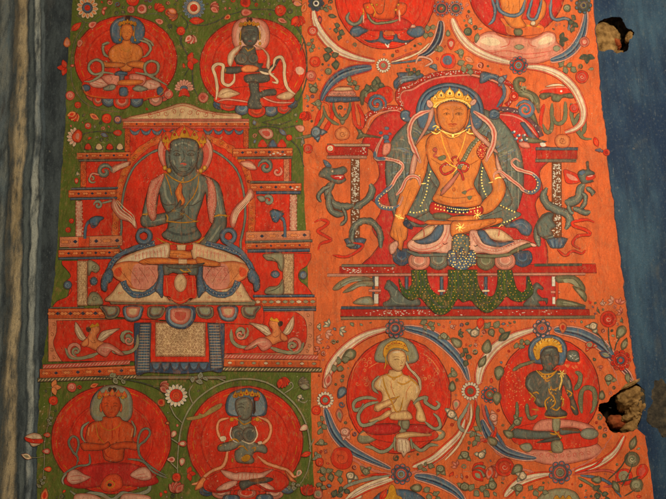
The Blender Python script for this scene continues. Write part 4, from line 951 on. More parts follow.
for s in("232,175 240,148 275,130 345,115 415,130 445,152 452,175","240,180 246,160 280,142"): LO('goldl',1.0,s,'goldd',.3)
dotline("238,165 275,140 345,124 415,140 445,165",'white',2.2,.45)
sub('ear_flower'); F('pinkl',"190,130 205,120 222,132 228,155 212,168 195,158",'inkr'); L('rose',.5,"200,135 215,150")
sub('ear_flower'); F('pinkl',"455,130 475,115 488,128 478,148 458,155 448,142",'inkr'); L('rose',.5,"462,138 478,128")
part('hair'); F('ink',"246,180 262,150 300,132 346,126 400,134 432,155 444,182 444,240 430,220 250,220 244,240",None)
V(300,60,320); part('body')
F('fle',"286,150 258,158 244,170 236,196 226,238 212,268 204,290 198,320 190,350 188,366 200,378 204,392 212,396 216,378 222,372 224,350 216,338 226,316 240,288 252,262 262,236 268,206 274,186",'ink',.7)
F('fle',"344,150 380,156 396,172 404,196 414,230 428,262 424,285 408,308 390,320 374,324 366,338 340,338 316,336 324,326 345,322 366,310 384,290 400,270 390,240 378,212 372,190",'ink',.7)
F('fle',"296,128 292,148 270,158 262,176 264,200 272,224 284,244 290,258 282,276 276,292 300,302 340,308 374,302 378,288 368,272 362,256 372,232 378,206 382,184 378,168 358,156 344,148 340,128",'ink',.7)
T6(395,80)
F('fle',"246,170 232,168 236,205 240,250 256,285 268,300 266,255",'ink'); F('fle',"440,175 452,172 448,215 440,255 424,285 414,300 420,250",'ink')
F('fle',"252,190 258,160 290,138 345,128 400,138 428,160 436,190 432,235 420,270 396,300 372,315 345,320 315,312 290,298 268,270 256,235",'ink',.65)
for c,w,s in(('orgl',2,"290,160 345,150 400,160"),('orgl',1.6,"345,180 346,225"),('orgl',1.4,"285,235 300,250"),('orgl',1.4,"395,250 408,235"),('fled',.9,"262,240 280,280 315,304"),('brown',.45,"282,182 305,174 328,182"),('brown',.45,"360,182 385,174 408,182"),('ink',.7,"288,206 308,198 330,206"),('ink',.7,"358,206 384,198 405,206"),('ink',.45,"290,207 308,212 328,207"),('ink',.45,"360,207 384,212 404,207"),('brown',.5,"345,195 350,230 336,250 345,254 356,250"),('red2',1.0,"318,268 336,264 345,267 356,264 374,269"),('red2',.6,"326,274 345,278 366,274"),('brown',.4,"325,292 345,296 366,291"),('brown',.5,"275,312 300,330 345,338 395,328 415,310"),('brown',.5,"280,325 310,345 345,350 390,340"),('fled',.8,"246,190 250,235 258,260"),('brown',.35,"244,195 250,235"),('brown',.35,"446,195 440,235")): L(c,w,s)
E('ink',309,205,5,4,ol=None); E('ink',383,205,5,4,ol=None); L('brown',.5,"345,165 346,172")
V(300,60,320)
for c,w,s in(('fled',1.2,"270,165 262,195 256,230"),('fled',.8,"300,152 310,180 320,215"),('fled',.8,"272,205 295,218 318,214"),('fled',.8,"330,216 352,218 374,206"),('brown',.4,"271,204 296,219 316,216"),('brown',.4,"332,217 352,219 372,208"),('brown',.4,"318,222 320,262"),('orgl',2.2,"250,190 240,225 225,260"),('orgl',2,"402,222 415,255 412,275"),('orgl',2,"285,190 290,205"),('orgl',1.8,"300,235 302,255"),('fled',1.2,"282,290 320,300 370,292"),('brown',.5,"284,280 320,288 368,282"),('brown',.35,"230,266 222,290 214,318"),('brown',.4,"200,350 204,372 206,388"),('brown',.4,"208,350 212,370"),('brown',.4,"194,352 196,372"),('brown',.35,"345,332 330,331"),('orgl',1.6,"214,300 206,330")): L(c,w,s)
E('fled',320,270,3,4,ol='brown')
F('pinkl',"186,386 200,376 205,384 196,402 188,404",'ink'); 
part('sash','grey green beaded sash from the left shoulder, with red knots on the breast')
LO('leaf',3.6,"372,162 356,180 345,200 333,222 322,245 308,262 294,275",'ink',taper=False); dotline("374,164 358,182 347,200 336,222",'white',1.8,.5); dotline("366,162 350,184 341,202 330,222",'greyl',1.8,.5)
P=F('crim',"380,168 392,164 388,190 380,208 370,200 368,188",'ink'); dots(P,'goldl',2,.4); F('pink',"330,232 336,228 320,256 300,278 292,282 300,264",'ink')
LO('crim',1.8,"320,222 304,216 292,226 300,238 316,232 322,224",'ink'); LO('crim',1.8,"322,222 336,214 350,220 344,232 330,228",'ink'); LO('crim',2,"326,226 336,236 340,252",'ink'); LO('crim',1.6,"318,218 316,206 326,202 330,214",'ink')
dotline("296,224 306,218 320,220 340,218 350,224",'white',2,.5); LO('gold',.9,"300,208 316,220 326,226 316,238",'brown',.2); 
LO('rose',1.2,"276,186 284,192 278,200 290,204 298,200",'inkr',.2); E('rose',281,187,5,5); F('leaf',"286,204 300,198 304,204 294,210",'ink',.3); LO('rose',.9,"342,278 352,270 362,268",'inkr',.2); F('leaf',"336,276 346,272 344,280",'ink',.3); F('leaf',"348,284 358,284 352,292",'ink',.3)
part('jewellery','gilt necklaces, ear pendants, bracelets, belt and lap ornament')
L('gold',.6,"292,150 300,180 314,210 320,216"); L('gold',.6,"346,150 338,180 326,208"); LO('goldl',.8,"288,144 304,152 318,155 334,152 348,144",'brown',.2); L('gold',.7,"300,152 318,162 336,152"); F('goldl',"315,155 321,155 318,163",'brown',.3)
T6(395,80)
for x in(245,455):
    for k in range(6): E('gold' if k%2 else 'goldd',x+random.uniform(-18,18),296+random.uniform(-16,22),9,6,random.uniform(0,3),ol='brown',w=.3)
    LO('goldl',.9,[(x-28,310),(x-10,322),(x+12,322),(x+28,308)],'brown',.2); LO('goldl',.7,[(x-22,285),(x,275),(x+20,288)],'brown',.2)
V(300,60,320)
def goldknot(x,y,r):
    for k in range(7): a=k*.9+random.uniform(-.2,.2); LO('goldl',.6,[(x,y),(x+r*.6*math.cos(a+.3),y+r*.6*math.sin(a+.3)),(x+r*math.cos(a),y+r*math.sin(a))],'goldd',.2)
    E('goldl',x,y,r*.35,r*.3,ol='goldd',w=.3)
LO('goldl',1.2,"198,322 206,328 216,330",'brown',.2); goldknot(206,326,6); goldknot(368,322,11); goldknot(366,314,8); LO('goldl',1.0,"226,240 238,243 250,240",'brown',.2); LO('goldl',1.0,"402,250 412,245 424,246",'brown',.2); L('goldl',.8,"392,256 402,254"); L('goldl',.8,"252,258 262,257")
part('waist_band','red and blue waist band studded with gold'); F('crim',"274,296 300,304 340,310 376,304 380,318 360,330 340,322 310,326 272,320",'ink'); F('blued',"306,306 350,308 348,318 310,318",'ink',.3); dotline("278,300 300,306 340,312 374,306",'goldl',1.7,.6); dotline("276,308 300,313 340,318 374,312",'goldl',2.6,.7); F('leaf',"278,320 300,318 318,326 306,332 280,330",'ink',.4); F('fle',"318,326 350,324 372,326 366,340 340,340 326,336 304,334 310,330",'ink',.5); L('brown',.35,"310,330 340,331"); L('brown',.35,"316,334 340,335"); goldknot(369,323,9)
part('robe','pink and cream robe with blue lining spread over the crossed knees')
T6(385,215)
F('pinkl',"135,170 180,130 240,70 300,50 400,45 405,225 380,235 300,225 200,225 145,205",'ink'); F('cream',"160,150 190,115 240,80 285,62 300,66 290,100 250,130 200,150",'ink'); F('blue2',"175,155 220,145 270,120 300,80 320,62 350,60 345,110 310,155 250,175 200,172",'ink')
for s in("150,180 200,205 270,200 330,170 365,110 370,70","145,195 200,218 290,214 350,180 385,110 385,65"): L('rose',.7,s)
F('pink',"330,160 372,160 370,180 340,182",None); L('ink',.8,"345,168 358,178 375,166"); LO('rose',.8,"225,75 235,110 232,135",'inkr',.15)
F('crim',"120,0 160,10 200,28 240,40 300,40 220,60 180,48 140,30",'ink'); F('blued',"108,45 130,30 160,60 165,85 140,80 112,60",'ink')
F('fle',"235,45 265,30 330,35 400,38 460,50 450,62 380,58 300,60 262,60 250,56",'ink'); F('fle',"405,60 480,40 560,30 640,22 700,20 700,45 600,80 500,110 420,128 402,110",'ink',.6)
V(450,215,111); F('fle',"10,45 90,35 190,28 240,22 270,25 275,42 240,60 180,85 90,108 10,128",'ink',.6); L('brown',.4,"230,40 268,35"); L('brown',.4,"215,50 265,48"); L('orgl',1.6,"20,80 100,65 180,50")
F('pinkl',"118,100 160,95 185,120 225,150 300,160 380,150 440,150 485,165 520,185 420,200 350,225 280,240 200,228 120,222",'ink'); F('cream',"205,90 250,82 300,88 350,120 378,150 320,158 260,150 220,120",'ink'); F('blue2',"165,100 205,95 250,150 300,165 380,158 370,180 320,192 260,190 200,170 180,140",'ink')
for s in("125,110 150,160 200,205 280,215 350,190 430,160 480,170","135,105 170,165 220,195 290,200 360,175 420,155"): LO('pink',1.0,s,'inkr',.2)
F('leaf',"350,225 400,195 460,170 500,170 500,185 430,210 370,235",'ink',.4); F('pinkl',"480,170 510,175 518,188 495,190",'ink',.3); F('blue2',"330,70 400,30 440,25 485,60 490,95 470,125 430,115 395,80",'ink'); L('bluel',.7,"380,65 430,50 470,85"); L('rose',1,"296,90 290,130"); L('ink',.8,"140,180 150,190 168,178")
L('goldl',.6,"290,75 310,60 320,66")
dotline("200,195 250,212 300,208 360,185 420,150",'white',2,.45)
T6(385,215); LO('grey',2.6,"130,215 200,240 300,240 400,238",'ink'); T6(450,215); LO('leaf',2.6,"140,240 220,248 300,245 370,235",'ink')
part('apron','blue apron dotted with cream, hanging over the lotus seat'); T6(385,215)
P=F('grey',"408,130 500,128 505,230 495,300 410,300",'ink'); dots(P,'gold',3.2,.7); P=F('blue2',"378,220 420,215 440,260 448,200 470,200 480,260 505,215 538,220 545,290 510,310 490,330 452,362 430,330 400,310 375,295",'ink'); dots(P,'goldl',3,.75); dots(P,'blued',3.6,.5)
for x in(396,428,462,498,522): L('ink',.4,[(x,222),(x+2,300)])
goldknot(450,75,30)
part('shawl','pink shawl with blue dotted end at the left'); 
def shawl(pts,w=3.6,c='pinkl',c2='rose'):
    P=wob(spline(pp(pts),False)); ribbon(P,w+1,'ink'); ribbon(P,w,c); ribbon(P,w*.3,c2); return P
T6(395,80)
F('pinkl',"228,165 232,210 210,265 170,335 122,395 130,370 170,300 195,240 205,190",'ink'); shawl("215,185 160,200 110,235 85,300 95,370 125,440 155,500",4.6); 
part('shawl','pink shawl with blue dotted end at the right'); F('pinkl',"450,185 462,240 480,290 530,340 590,400 620,440 590,430 520,370 470,320 455,270",'ink'); shawl("470,190 510,215 560,255 592,310 590,380 565,440 545,490",5)
curT['parts'][-2],curT['parts'][-1]=curT['parts'][-1],curT['parts'][-2]; cur=curT['parts'][-1]['b']
V(300,60,320); F('pinkl',"236,196 244,204 238,236 230,250 228,228",'ink'); RS="408,196 418,222 428,244 420,246 408,222"
shawl("250,262 246,246 232,242 220,250 212,268 200,282",3.6); shawl("172,160 160,185 158,205 180,206 205,212 214,224 200,245 190,262 172,278 160,290 168,304 190,308 206,302 214,284",3.4)
for pl in("178,205 200,208 212,220","162,300 176,308 196,306"): dotline(pl,'white',2.4,.5)
P=wob(spline(pp("192,260 172,278 160,292 168,306 190,310 206,302"),False)); ribbon(P,3.4,'blue2'); P=wob(spline(pp("156,190 158,204 178,206"),False)); ribbon(P,3,'blue2'); dotline("186,268 164,290 172,306 194,308",'goldl',2.6,.6)
cur=curT['parts'][-2]['b']; F('pinkl',RS,'ink'); shawl("404,250 404,238 416,232 428,240 440,250 456,262 466,272 482,276 494,268 496,252 484,238 466,232 450,226 440,214 448,206 458,212",3.4)
P=wob(spline(pp("466,272 482,276 494,268 496,252 484,238"),False)); ribbon(P,3.2,'blue2'); dotline("470,273 486,274 495,258 486,242",'goldl',2.6,.6)
# green cloth
thing('green_cloth','green gold-flowered cloth hanging in swags over the red throne base of the orange deity','painted cloth')
V(330,248,170)
P=F('green2',"318,86! 378,86! 382,120 395,160 425,185 450,178 462,140 462,86! 575,86! 578,130 590,165 615,188 640,185 655,140 655,86! 712,86! 722,130 735,165 760,172 772,140 775,110 795,160 790,185 750,210 715,205 690,190 670,215 630,250 600,250 570,225 550,205 520,212 500,200 470,245 440,262 410,255 380,225 352,195 320,205 290,190 275,160 270,120 285,150 305,165 320,140",'ink',.6)
dots(P,'gold',3.4,.55); 
for s in("335,90 338,140 330,180","350,90 356,140 350,185","368,90 372,150 400,200 440,235 470,225","480,90 478,150 470,210","500,90 502,150 500,195","520,90 520,150 522,205","545,90 545,150 550,200","560,90 565,160 580,210 620,235","670,90 672,150 660,210","690,90 692,150 700,190","280,160 300,180 325,185","390,190 420,225 455,230","590,200 620,215 650,190","735,180 765,190 785,165"): L('leafd',1.1,s); 
for s in("342,90 346,150","490,90 490,180","532,90 534,190","680,90 682,170"): L('green',1.2,s)
# ---------------------------------------------------------------- small deities in roundels
DG='painted deities'
def aureole(cx,cy,rx,ry,col='red',line='gold',lab=None,rings=((.9,'gold',.5),(.76,'red2',.9),(.72,'verm',.5))):
    part('aureole',lab); x,y=vp(cx,cy); rx*=VS; ry*=VS
    P=wob(ell(x,y,rx,ry),.5); ribbon(P,1.4,'inkr',closed=True); rawfill(P,col,'inkr',.7); ribbon(shr(P,.965),.5,'red2',closed=True)
    for k,c,w in rings:
        Q=shr(P,k)
        for i in range(0,len(Q)-1,1):
            if c!='gold' or i%3: ribbon([Q[i],Q[i+1]],w,c,taper=False,lift=hget(cellspts([Q[i]]))+1e-6)
    return P
def head(cx,cy,rx,ry,c,turn=0,hair='ink',feat='ink',lip='red2',hl=None):
    E(c,cx-rx*1.02,cy+ry*.1,rx*.16,ry*.42); E(c,cx+rx*1.02,cy+ry*.1,rx*.16,ry*.42)
    F(c,[(cx-rx,cy-ry*.25),(cx-rx*.75,cy-ry*.85),(cx,cy-ry*1.05),(cx+rx*.75,cy-ry*.85),(cx+rx,cy-ry*.25),(cx+rx*.88,cy+ry*.3),(cx+rx*.5,cy+ry*.85),(cx,cy+ry),(cx-rx*.5,cy+ry*.85),(cx-rx*.88,cy+ry*.3)],'ink',.5)
    t=turn*rx
    if hl: L(hl,.9,[(cx-rx*.4,cy-ry*.55),(cx+rx*.4,cy-ry*.55)]); E(hl,cx-rx*.45,cy+ry*.3,rx*.16,ry*.12,ol=None); E(hl,cx+rx*.45,cy+ry*.3,rx*.16,ry*.12,ol=None)
    for s in(-1,1):
        L(feat,.4,[(cx+t+s*rx*.2,cy-ry*.22),(cx+t+s*rx*.45,cy-ry*.33),(cx+t+s*rx*.72,cy-ry*.22)]); L(feat,.5,[(cx+t+s*rx*.2,cy-ry*.02),(cx+t+s*rx*.45,cy-ry*.07),(cx+t+s*rx*.7,cy-ry*.01)])
    L(feat,.35,[(cx+t,cy-ry*.1),(cx+t+rx*.1,cy+ry*.22),(cx+t-rx*.08,cy+ry*.26)]); L(lip,.75,[(cx+t-rx*.22,cy+ry*.52),(cx+t,cy+ry*.5),(cx+t+rx*.22,cy+ry*.52)]); L(feat,.3,[(cx+t-rx*.15,cy+ry*.7),(cx+t+rx*.15,cy+ry*.7)])
def crown(cx,cy,w,h,n=5,c='gold',gem='red2',hair=True,topk=True):
    if hair: F('ink',[(cx-w*.5,cy+h*.5),(cx-w*.48,cy),(cx-w*.2,cy-h*.35),(cx+w*.2,cy-h*.35),(cx+w*.48,cy),(cx+w*.5,cy+h*.5),(cx,cy+h*.1)],None)
    if topk: E('ink',cx-w*.08,cy-h*.75,w*.09,h*.34); E('ink',cx+w*.08,cy-h*.75,w*.09,h*.34)
    F(c,[(cx-w*.55,cy+h*.45),(cx-w*.5,cy-h*.1),(cx,cy-h*.4),(cx+w*.5,cy-h*.1),(cx+w*.55,cy+h*.45),(cx+w*.42,cy+h*.25),(cx,cy-h*.02),(cx-w*.42,cy+h*.25)],'brown',.4)
    for i in range(n):
        u=(i-(n-1)/2)/((n-1)/2); x=cx+u*w*.48; y=cy-h*.15+abs(u)*h*.3; r=w*.13
        F(c,[(x-r*.7,y+r*.6),(x-r*.7,y-r*.3),(x,y-r*1.5,1),(x+r*.7,y-r*.3),(x+r*.7,y+r*.6)],'brown',.4); E(gem,x,y,r*.3,r*.35,ol=None)
def band(c,w,pts,hi=None,ol='ink'):
    if curT['parts'] and curT['parts'][-1]['name']=='scarf' and curT['parts'][-1]['b'].v: part('scarf')
    P=wob(spline(pp(pts),False)); ribbon(P,w+1,ol); ribbon(P,w,c)
    if hi: ribbon(P,w*.28,hi)
    return P
def row(cx,y,xs,cols,rx,ry):
    lseat([(x,y+dy,rx,ry,a,b) for (x,dy),(a,b) in zip(xs,cols)])
# F1 ---- top left
thing('seated_deity','small orange seated deity with blue nimbus in the top left red roundel','painted deity',DG); T4(0,0)
aureole(493,235,200,172)
part('nimbus'); F('blue2',"436,150 432,110 450,80 485,66 515,66 550,82 568,112 562,150 540,172 455,172",'ink'); L('bluel',.7,"443,145 442,110 458,86 490,74")
part('lotus_seat','pink, red and blue lotus petals'); lseat([(365,372,28,26,'rose','pink'),(640,372,26,26,'rose','pink'),(385,398,22,20,'red','pink'),(610,395,26,22,'pink','pinkl'),(426,396,27,24,'blue2','bluel'),(535,398,26,24,'blue2','bluel'),(478,404,34,26,'red','pink')])
part('robe','pink and pale robe with blue cuffs over the crossed legs'); 
F('red',"322,330 350,308 400,300 470,298 560,298 620,310 652,340 648,372 600,385 480,388 380,385 335,370",'inkr')
F('pinkl',"350,322 385,308 420,312 432,328 400,345 362,340",'inkr'); F('pinkl',"562,325 590,312 622,322 630,342 590,352 560,342",'inkr'); F('pink',"400,300 470,292 470,330 430,335",'inkr'); F('pink',"510,292 570,300 560,335 515,330",'inkr')
for s in("360,325 395,335","370,318 410,328","580,325 615,335"): L('rose',.5,s)
F('greyl',"405,345 440,330 455,340 440,355 410,355",'ink'); F('greyl',"520,345 545,335 580,350 550,360 525,355",'ink'); E('blue2',337,345,18,14); E('blue2',628,358,14,18); F('blue2',"452,285 470,278 492,284 498,296 488,300 486,322 468,322 468,300 450,296",'ink'); F('blue2',"470,345 498,345 500,375 470,375",'ink'); F('blue2',"465,280 500,285 500,292 460,290",'ink')
L('gold',.5,"320,332 345,372 420,385"); L('gold',.5,"650,345 620,376 560,388")
part('body'); F('fle',"480,158 478,168 450,178 430,196 424,225 436,240 430,250 410,250 404,262 425,266 455,262 470,268 480,280 510,280 520,268 545,262 560,270 570,258 558,248 545,240 560,222 558,195 540,176 512,168 510,156",'ink',.6)
F('fle',"398,240 425,244 470,246 492,252 480,264 440,266 405,262",'ink'); F('fle',"570,248 545,240 515,242 496,250 510,262 545,268 565,272",'ink')
for s in("470,200 475,225 495,232","520,200 515,225 498,232"): L('fled',.7,s)
L('orgl',1.6,"445,195 442,215"); L('orgl',1.6,"545,195 545,215"); F('fle',"466,318 500,312 560,316 550,330 490,336 462,330",'inkr')
head(497,128,24,32,'fle'); 
for s in("475,172 482,195 494,202 510,195 516,172","448,178 455,200"): L('gold',.5,s)
part('crown'); crown(500,92,62,26)
for x in(470,530): L('gold',.7,[(x,100),(x+(4 if x<500 else -4),140),(x,160)]); E('gold',x,158,5,6)
part('scarf','grey green scarf with a ring at each elbow')
band('leaf2',2,"430,168 405,180 408,210 425,225",'greyl'); band('leaf2',2,"545,158 580,170 590,195 572,220 558,225",'greyl'); band('leaf2',1.8,"560,150 590,165 602,182",'greyl'); band('leaf2',1.8,"425,165 400,178",'greyl')
band('leaf2',2.2,"330,320 360,318 400,290 402,250 378,235 352,250 350,275 372,292 410,285 445,290",'greyl'); band('leaf2',2.2,"655,335 620,315 575,290 568,258 590,240 618,250 618,280 598,295 560,290 530,285",'greyl')
# F2 ---- top, second
thing('seated_deity','small dark seated deity with pink nimbus and cream looping scarf, second top roundel','painted deity',DG); T4(165,0)
aureole(345,258,208,186)
part('nimbus'); F('pink',"270,180 262,130 275,90 310,70 355,72 395,90 410,130 404,175 380,195 300,195",'ink'); F('pinkl',"284,170 280,130 295,98 330,84 370,95 394,130 388,170 360,185 310,185",None)
part('lotus_seat','red and blue lotus petals'); lseat([(215,412,26,18,'blue','blue2'),(250,418,34,18,'red','rose'),(302,432,28,20,'blue2','bluel'),(415,438,28,20,'blue2','bluel'),(468,430,28,18,'red','rose'),(360,440,34,22,'red','verm'),(500,410,20,16,'blue','blue2')])
part('robe','red robe with cream knee patches and dark folds'); F('red',"192,395 220,360 270,345 340,340 420,345 480,360 508,390 480,415 420,418 340,415 250,412",'inkr')
F('cream',"205,380 220,352 245,345 272,355 295,368 270,378 240,388",'inkr'); F('cream',"435,380 460,365 490,358 508,372 490,390 460,392",'inkr'); L('brown',.4,"215,375 250,360 280,368")
band('pink',1.4,"205,398 240,390 290,395 330,402",'pinkl','inkr'); band('pink',1.4,"370,370 400,390 440,402 500,402",'pinkl','inkr')
F('dark',"310,300 340,290 400,290 410,315 380,325 335,325 315,322",'ink'); F('dark',"330,325 365,325 370,360 395,352 430,350 435,372 395,378 372,390 378,425 330,425 325,400 335,370",'ink')
for k in range(30): E('leaf2',random.uniform(320,400),random.uniform(298,420),2,1.6,ol=None)
part('body'); F('dark',"305,182 300,192 285,210 272,232 285,252 310,256 315,262 300,262 270,262 235,266 232,285 270,290 310,280 335,285 375,282 400,285 425,275 445,240 452,228 436,228 420,255 395,268 378,265 385,250 365,248 362,225 355,200 350,184",'ink',.6)
E('darkl',300,230,24,22,ol='ink'); E('darkl',345,230,20,20,ol='ink'); E('dark',302,228,18,16,ol=None); E('dark',346,228,15,15,ol=None)
F('orgl',"298,268 320,255 350,258 368,268 352,282 325,285 305,282",'inkr'); F('creaml',"370,278 400,285 430,290 400,294 378,288",'ink',.3)
head(333,140,36,42,'dark',hl='darkl')
part('crown'); crown(331,96,70,24); L('gold',1,"297,120 294,165"); L('gold',1,"372,118 372,165"); E('gold',295,172,5,7); E('gold',372,172,5,7); 
for s in("318,190 325,202 335,190","312,186 328,200 350,186","238,268 236,284"): L('gold',.7,s)
E('white',366,105,3,4,ol=None); E('white',372,160,3,3,ol=None)
part('scarf','cream scarf falling over both shoulders into loops'); F('creaml',"296,178 270,190 248,215 246,248 258,262 268,240 275,215 290,198",'brown'); F('creaml',"352,178 385,198 400,225 396,262 408,272 412,240 405,210 380,188",'brown')
band('creaml',2.6,"200,392 205,350 198,300 188,268 205,252 228,258 225,290 228,325 250,335 270,318 272,290",'cream','brown'); band('creaml',2.6,"510,370 480,345 468,300 468,255 455,225 432,232 425,262",'cream','brown'); band('creaml',2,"425,262 410,285 435,310 440,325 420,322",'cream','brown')
for p in("525,278","535,272"): F('pinkl',[(512,268),(530,262),(545,275),(538,292),(518,290)],None)
# F4 ---- bottom left
thing('seated_deity','small red-orange seated deity with grey nimbus, hands joined, bottom left red roundel','painted deity',DG); T4(0,372)
aureole(436,265,234,212,rings=((.92,'gold',.5),(.7,'red2',.9),(.66,'red2',.5)))
part('nimbus'); F('greyl',"360,175 355,130 368,90 400,60 445,50 490,62 515,95 520,140 512,180 480,200 395,200",'ink'); F('leaf2',"372,170 368,130 382,95 410,75 445,68 485,78 502,105 506,150 496,178",None); L('blued',.7,"355,170 355,125 372,88 405,60")
part('lotus_seat','grey scrolled cushion under the knees'); band('greyl',3.4,"275,465 310,485 360,475 400,480 440,500 480,475 530,480 580,465 585,440 555,435 540,455",'leaf2'); F('pinkl',"295,480 360,478 400,500 380,525 300,525",'brown'); F('pinkl',"480,480 540,478 590,490 580,525 480,525",'brown')
part('robe','red robe with cream knee patches'); F('crim',"248,430 280,395 350,365 430,355 510,358 560,375 600,400 620,432 560,450 500,445 440,440 380,450 300,455",'inkr'); F('pinkl',"262,420 275,385 300,382 330,400 355,412 320,432 285,440",'inkr'); F('pinkl',"510,405 540,378 570,372 590,390 592,418 555,424",'inkr')
for s in("275,410 310,405 340,415","278,425 320,422","530,405 570,398","540,415 580,410"): L('rose',.6,s)
F('verm',"395,440 420,405 460,400 480,425 475,455 430,470 400,460",'inkr'); L('gold',1,"415,440 430,425 450,440 430,455 415,440"); E('ink',430,442,8,6); band('greyl',1.8,"262,395 245,420 250,440",'leaf2'); 
part('body'); F('fler',"405,175 400,190 365,195 345,215 335,260 342,275 325,280 322,300 350,305 390,290 400,300 410,340 440,352 480,345 488,305 500,290 530,298 535,280 520,265 528,225 510,200 480,188 468,175",'ink',.6)
F('fler',"318,280 360,278 405,282 425,272 430,290 400,305 350,308 325,305",'ink'); F('fler',"540,280 500,272 455,278 430,290 450,302 500,300 535,305",'ink')
for s in("380,215 390,260 400,270","470,215 465,255","405,300 420,330 445,338","440,200 440,260"): L('red2',.8,s)
for s in("350,215 345,250","520,220 515,255","365,205 360,235"): L('orgl',1.4,s)
for s in("390,190 400,215 430,228 465,212 475,190","376,200 385,250 410,280"): L('gold',.7,s)
head(435,135,38,44,'fler')
part('crown'); crown(440,88,100,26,c='org2',gem='gold'); E('gold',390,100,8,6); E('gold',482,100,8,6)
part('scarf','grey scarf with ring loops at both elbows'); band('greyl',1.6,"300,365 305,335 285,310 270,275 285,252 305,262 308,290 300,320 310,350",'leafd'); band('greyl',1.6,"545,330 540,290 545,250 560,225 580,222 588,240 570,268 545,290 550,330 590,370 650,405",'leafd'); band('greyl',1.8,"350,195 325,215 320,250 335,275",'leaf2'); band('greyl',1.4,"515,190 530,220 525,255",'leaf2'); band('greyl',1.6,"248,400 300,370 350,360 350,320",'leafd'); band('greyl',1.6,"500,340 560,350 600,390 655,415",'leafd')
# F5 ---- bottom, second
thing('seated_deity','small grey seated deity with blue nimbus and pinkish looping scarf, below the left throne','painted deity',DG); T4(165,372)
aureole(314,272,226,216)
part('nimbus'); F('blue2',"238,150 240,115 255,85 290,68 330,62 370,75 395,105 400,145 385,172 258,172",'ink'); F('bluel',"248,140 252,110 270,85 300,78 300,165 255,162",None); F('bluel',"362,80 385,105 390,145 378,165 350,165",None)
part('scarf','pinkish orange scarf swinging out and down on both sides'); band('orgl',2.6,"250,180 215,190 205,220 215,255 235,275",'pinkl','inkr'); band('orgl',2.6,"360,175 400,190 415,220 405,260 375,285 360,300",'pinkl','inkr'); band('orgl',3,"245,300 240,340 225,370 190,385 160,405 135,432 105,440",'pinkl','inkr'); band('orgl',3,"365,330 395,355 435,370 480,385 505,410 520,405",'pinkl','inkr'); F('orgl',"150,410 125,440 118,462 140,455 165,430",'inkr'); F('orgl',"470,385 500,415 515,430 490,425",'inkr')
part('lotus_seat','red, pink and blue lotus petals'); lseat([(165,470,30,16,'blue','blue2'),(220,475,36,22,'pink','pinkl'),(430,478,34,22,'pink','pinkl'),(320,482,50,24,'red','pink'),(480,462,26,16,'blue2','bluel'),(390,500,34,20,'blue2','bluel'),(260,502,34,20,'blue2','bluel')])
part('robe','red robe with wide pink and cream sash patches'); F('red',"150,440 175,410 230,385 300,372 380,375 450,392 485,425 470,455 400,468 310,460 220,470 165,465",'inkr'); F('pinkl',"218,385 250,388 275,395 300,392 370,395 395,388 425,380 400,402 375,420 290,425 245,415",'inkr'); F('pinkl',"200,462 225,440 262,425 285,428 270,450 240,465",'inkr'); F('pinkl',"350,425 390,430 430,458 400,468 370,450",'inkr')
for q in range(6): L('rose',.5,[(290+q*14,395),(286+q*15,422)])
band('red2',1.6,"160,455 200,470 250,462 290,440 320,430 360,440 400,462 450,465 480,440",None,'inkr')
F('dark',"292,430 330,422 400,412 425,420 400,432 350,440 320,455 300,460",'ink'); F('brown',"330,420 390,415 395,425 340,430",None)
part('body'); F('darkl',"290,172 288,205 265,218 262,245 275,265 255,272 225,280 208,290 210,308 240,310 275,300 295,285 290,300 275,310 275,340 290,355 340,358 350,345 340,325 360,312 395,318 400,300 388,285 362,280 345,268 355,240 350,215 335,200 338,175",'ink',.6)
E('darkl',285,245,27,28,ol='ink'); E('darkl',332,245,28,30,ol='ink'); E('dark',288,247,18,20,ol=None); E('dark',334,247,18,20,ol=None); L('white',.9,"262,215 255,245 268,268 285,275"); L('creaml',1.2,"352,210 362,245 350,270 330,280 300,268"); F('creaml',"215,255 235,250 240,265 222,272",'ink',.3); F('creaml',"362,275 378,270 380,282 366,284",'ink',.3)
F('darkl',"275,120 285,105 315,98 335,108 345,130 340,165 325,185 305,188 290,175 278,150",'ink',.6); L('ink',.6,"282,142 300,136 312,142"); L('ink',.5,"280,130 300,124 312,130"); L('greyl',.9,"290,115 325,112"); L('ink',.5,"290,150 284,162 292,166"); L('red2',.9,"285,174 300,172"); L('ink',.5,"322,142 334,138"); 
part('crown'); crown(320,88,92,30,c='gold',topk=False,hair=False); F('ink',"345,100 365,95 370,108 355,112 355,155 345,165 348,130",None); F('red',"350,100 368,98 366,112 352,112",'inkr',.3)
part('jewellery'); 
for s in("292,190 310,205 340,192","255,195 270,180 290,190","345,190 360,180 380,195","250,270 275,262 290,275","285,295 305,290 325,310","340,300 355,295 350,310","212,290 225,285"): LO('gold',1.1,s,'brown',.2)
F('gold',"300,335 320,322 335,330 330,345 312,352 300,345",'brown'); E('gold',262,185,9,9,ol='brown'); E('gold',362,185,9,9,ol='brown'); L('gold',1,"262,335 266,352"); E('gold',264,345,4,9,ol='brown')
thing('clay_streak','flat pale brown smear crossing the upper left rim of the bottom second red roundel','clay streak'); F('wood',"82,180 130,170 135,160 150,165 180,140 222,122 218,140 190,158 150,178 110,188 88,188",'brown',.4)
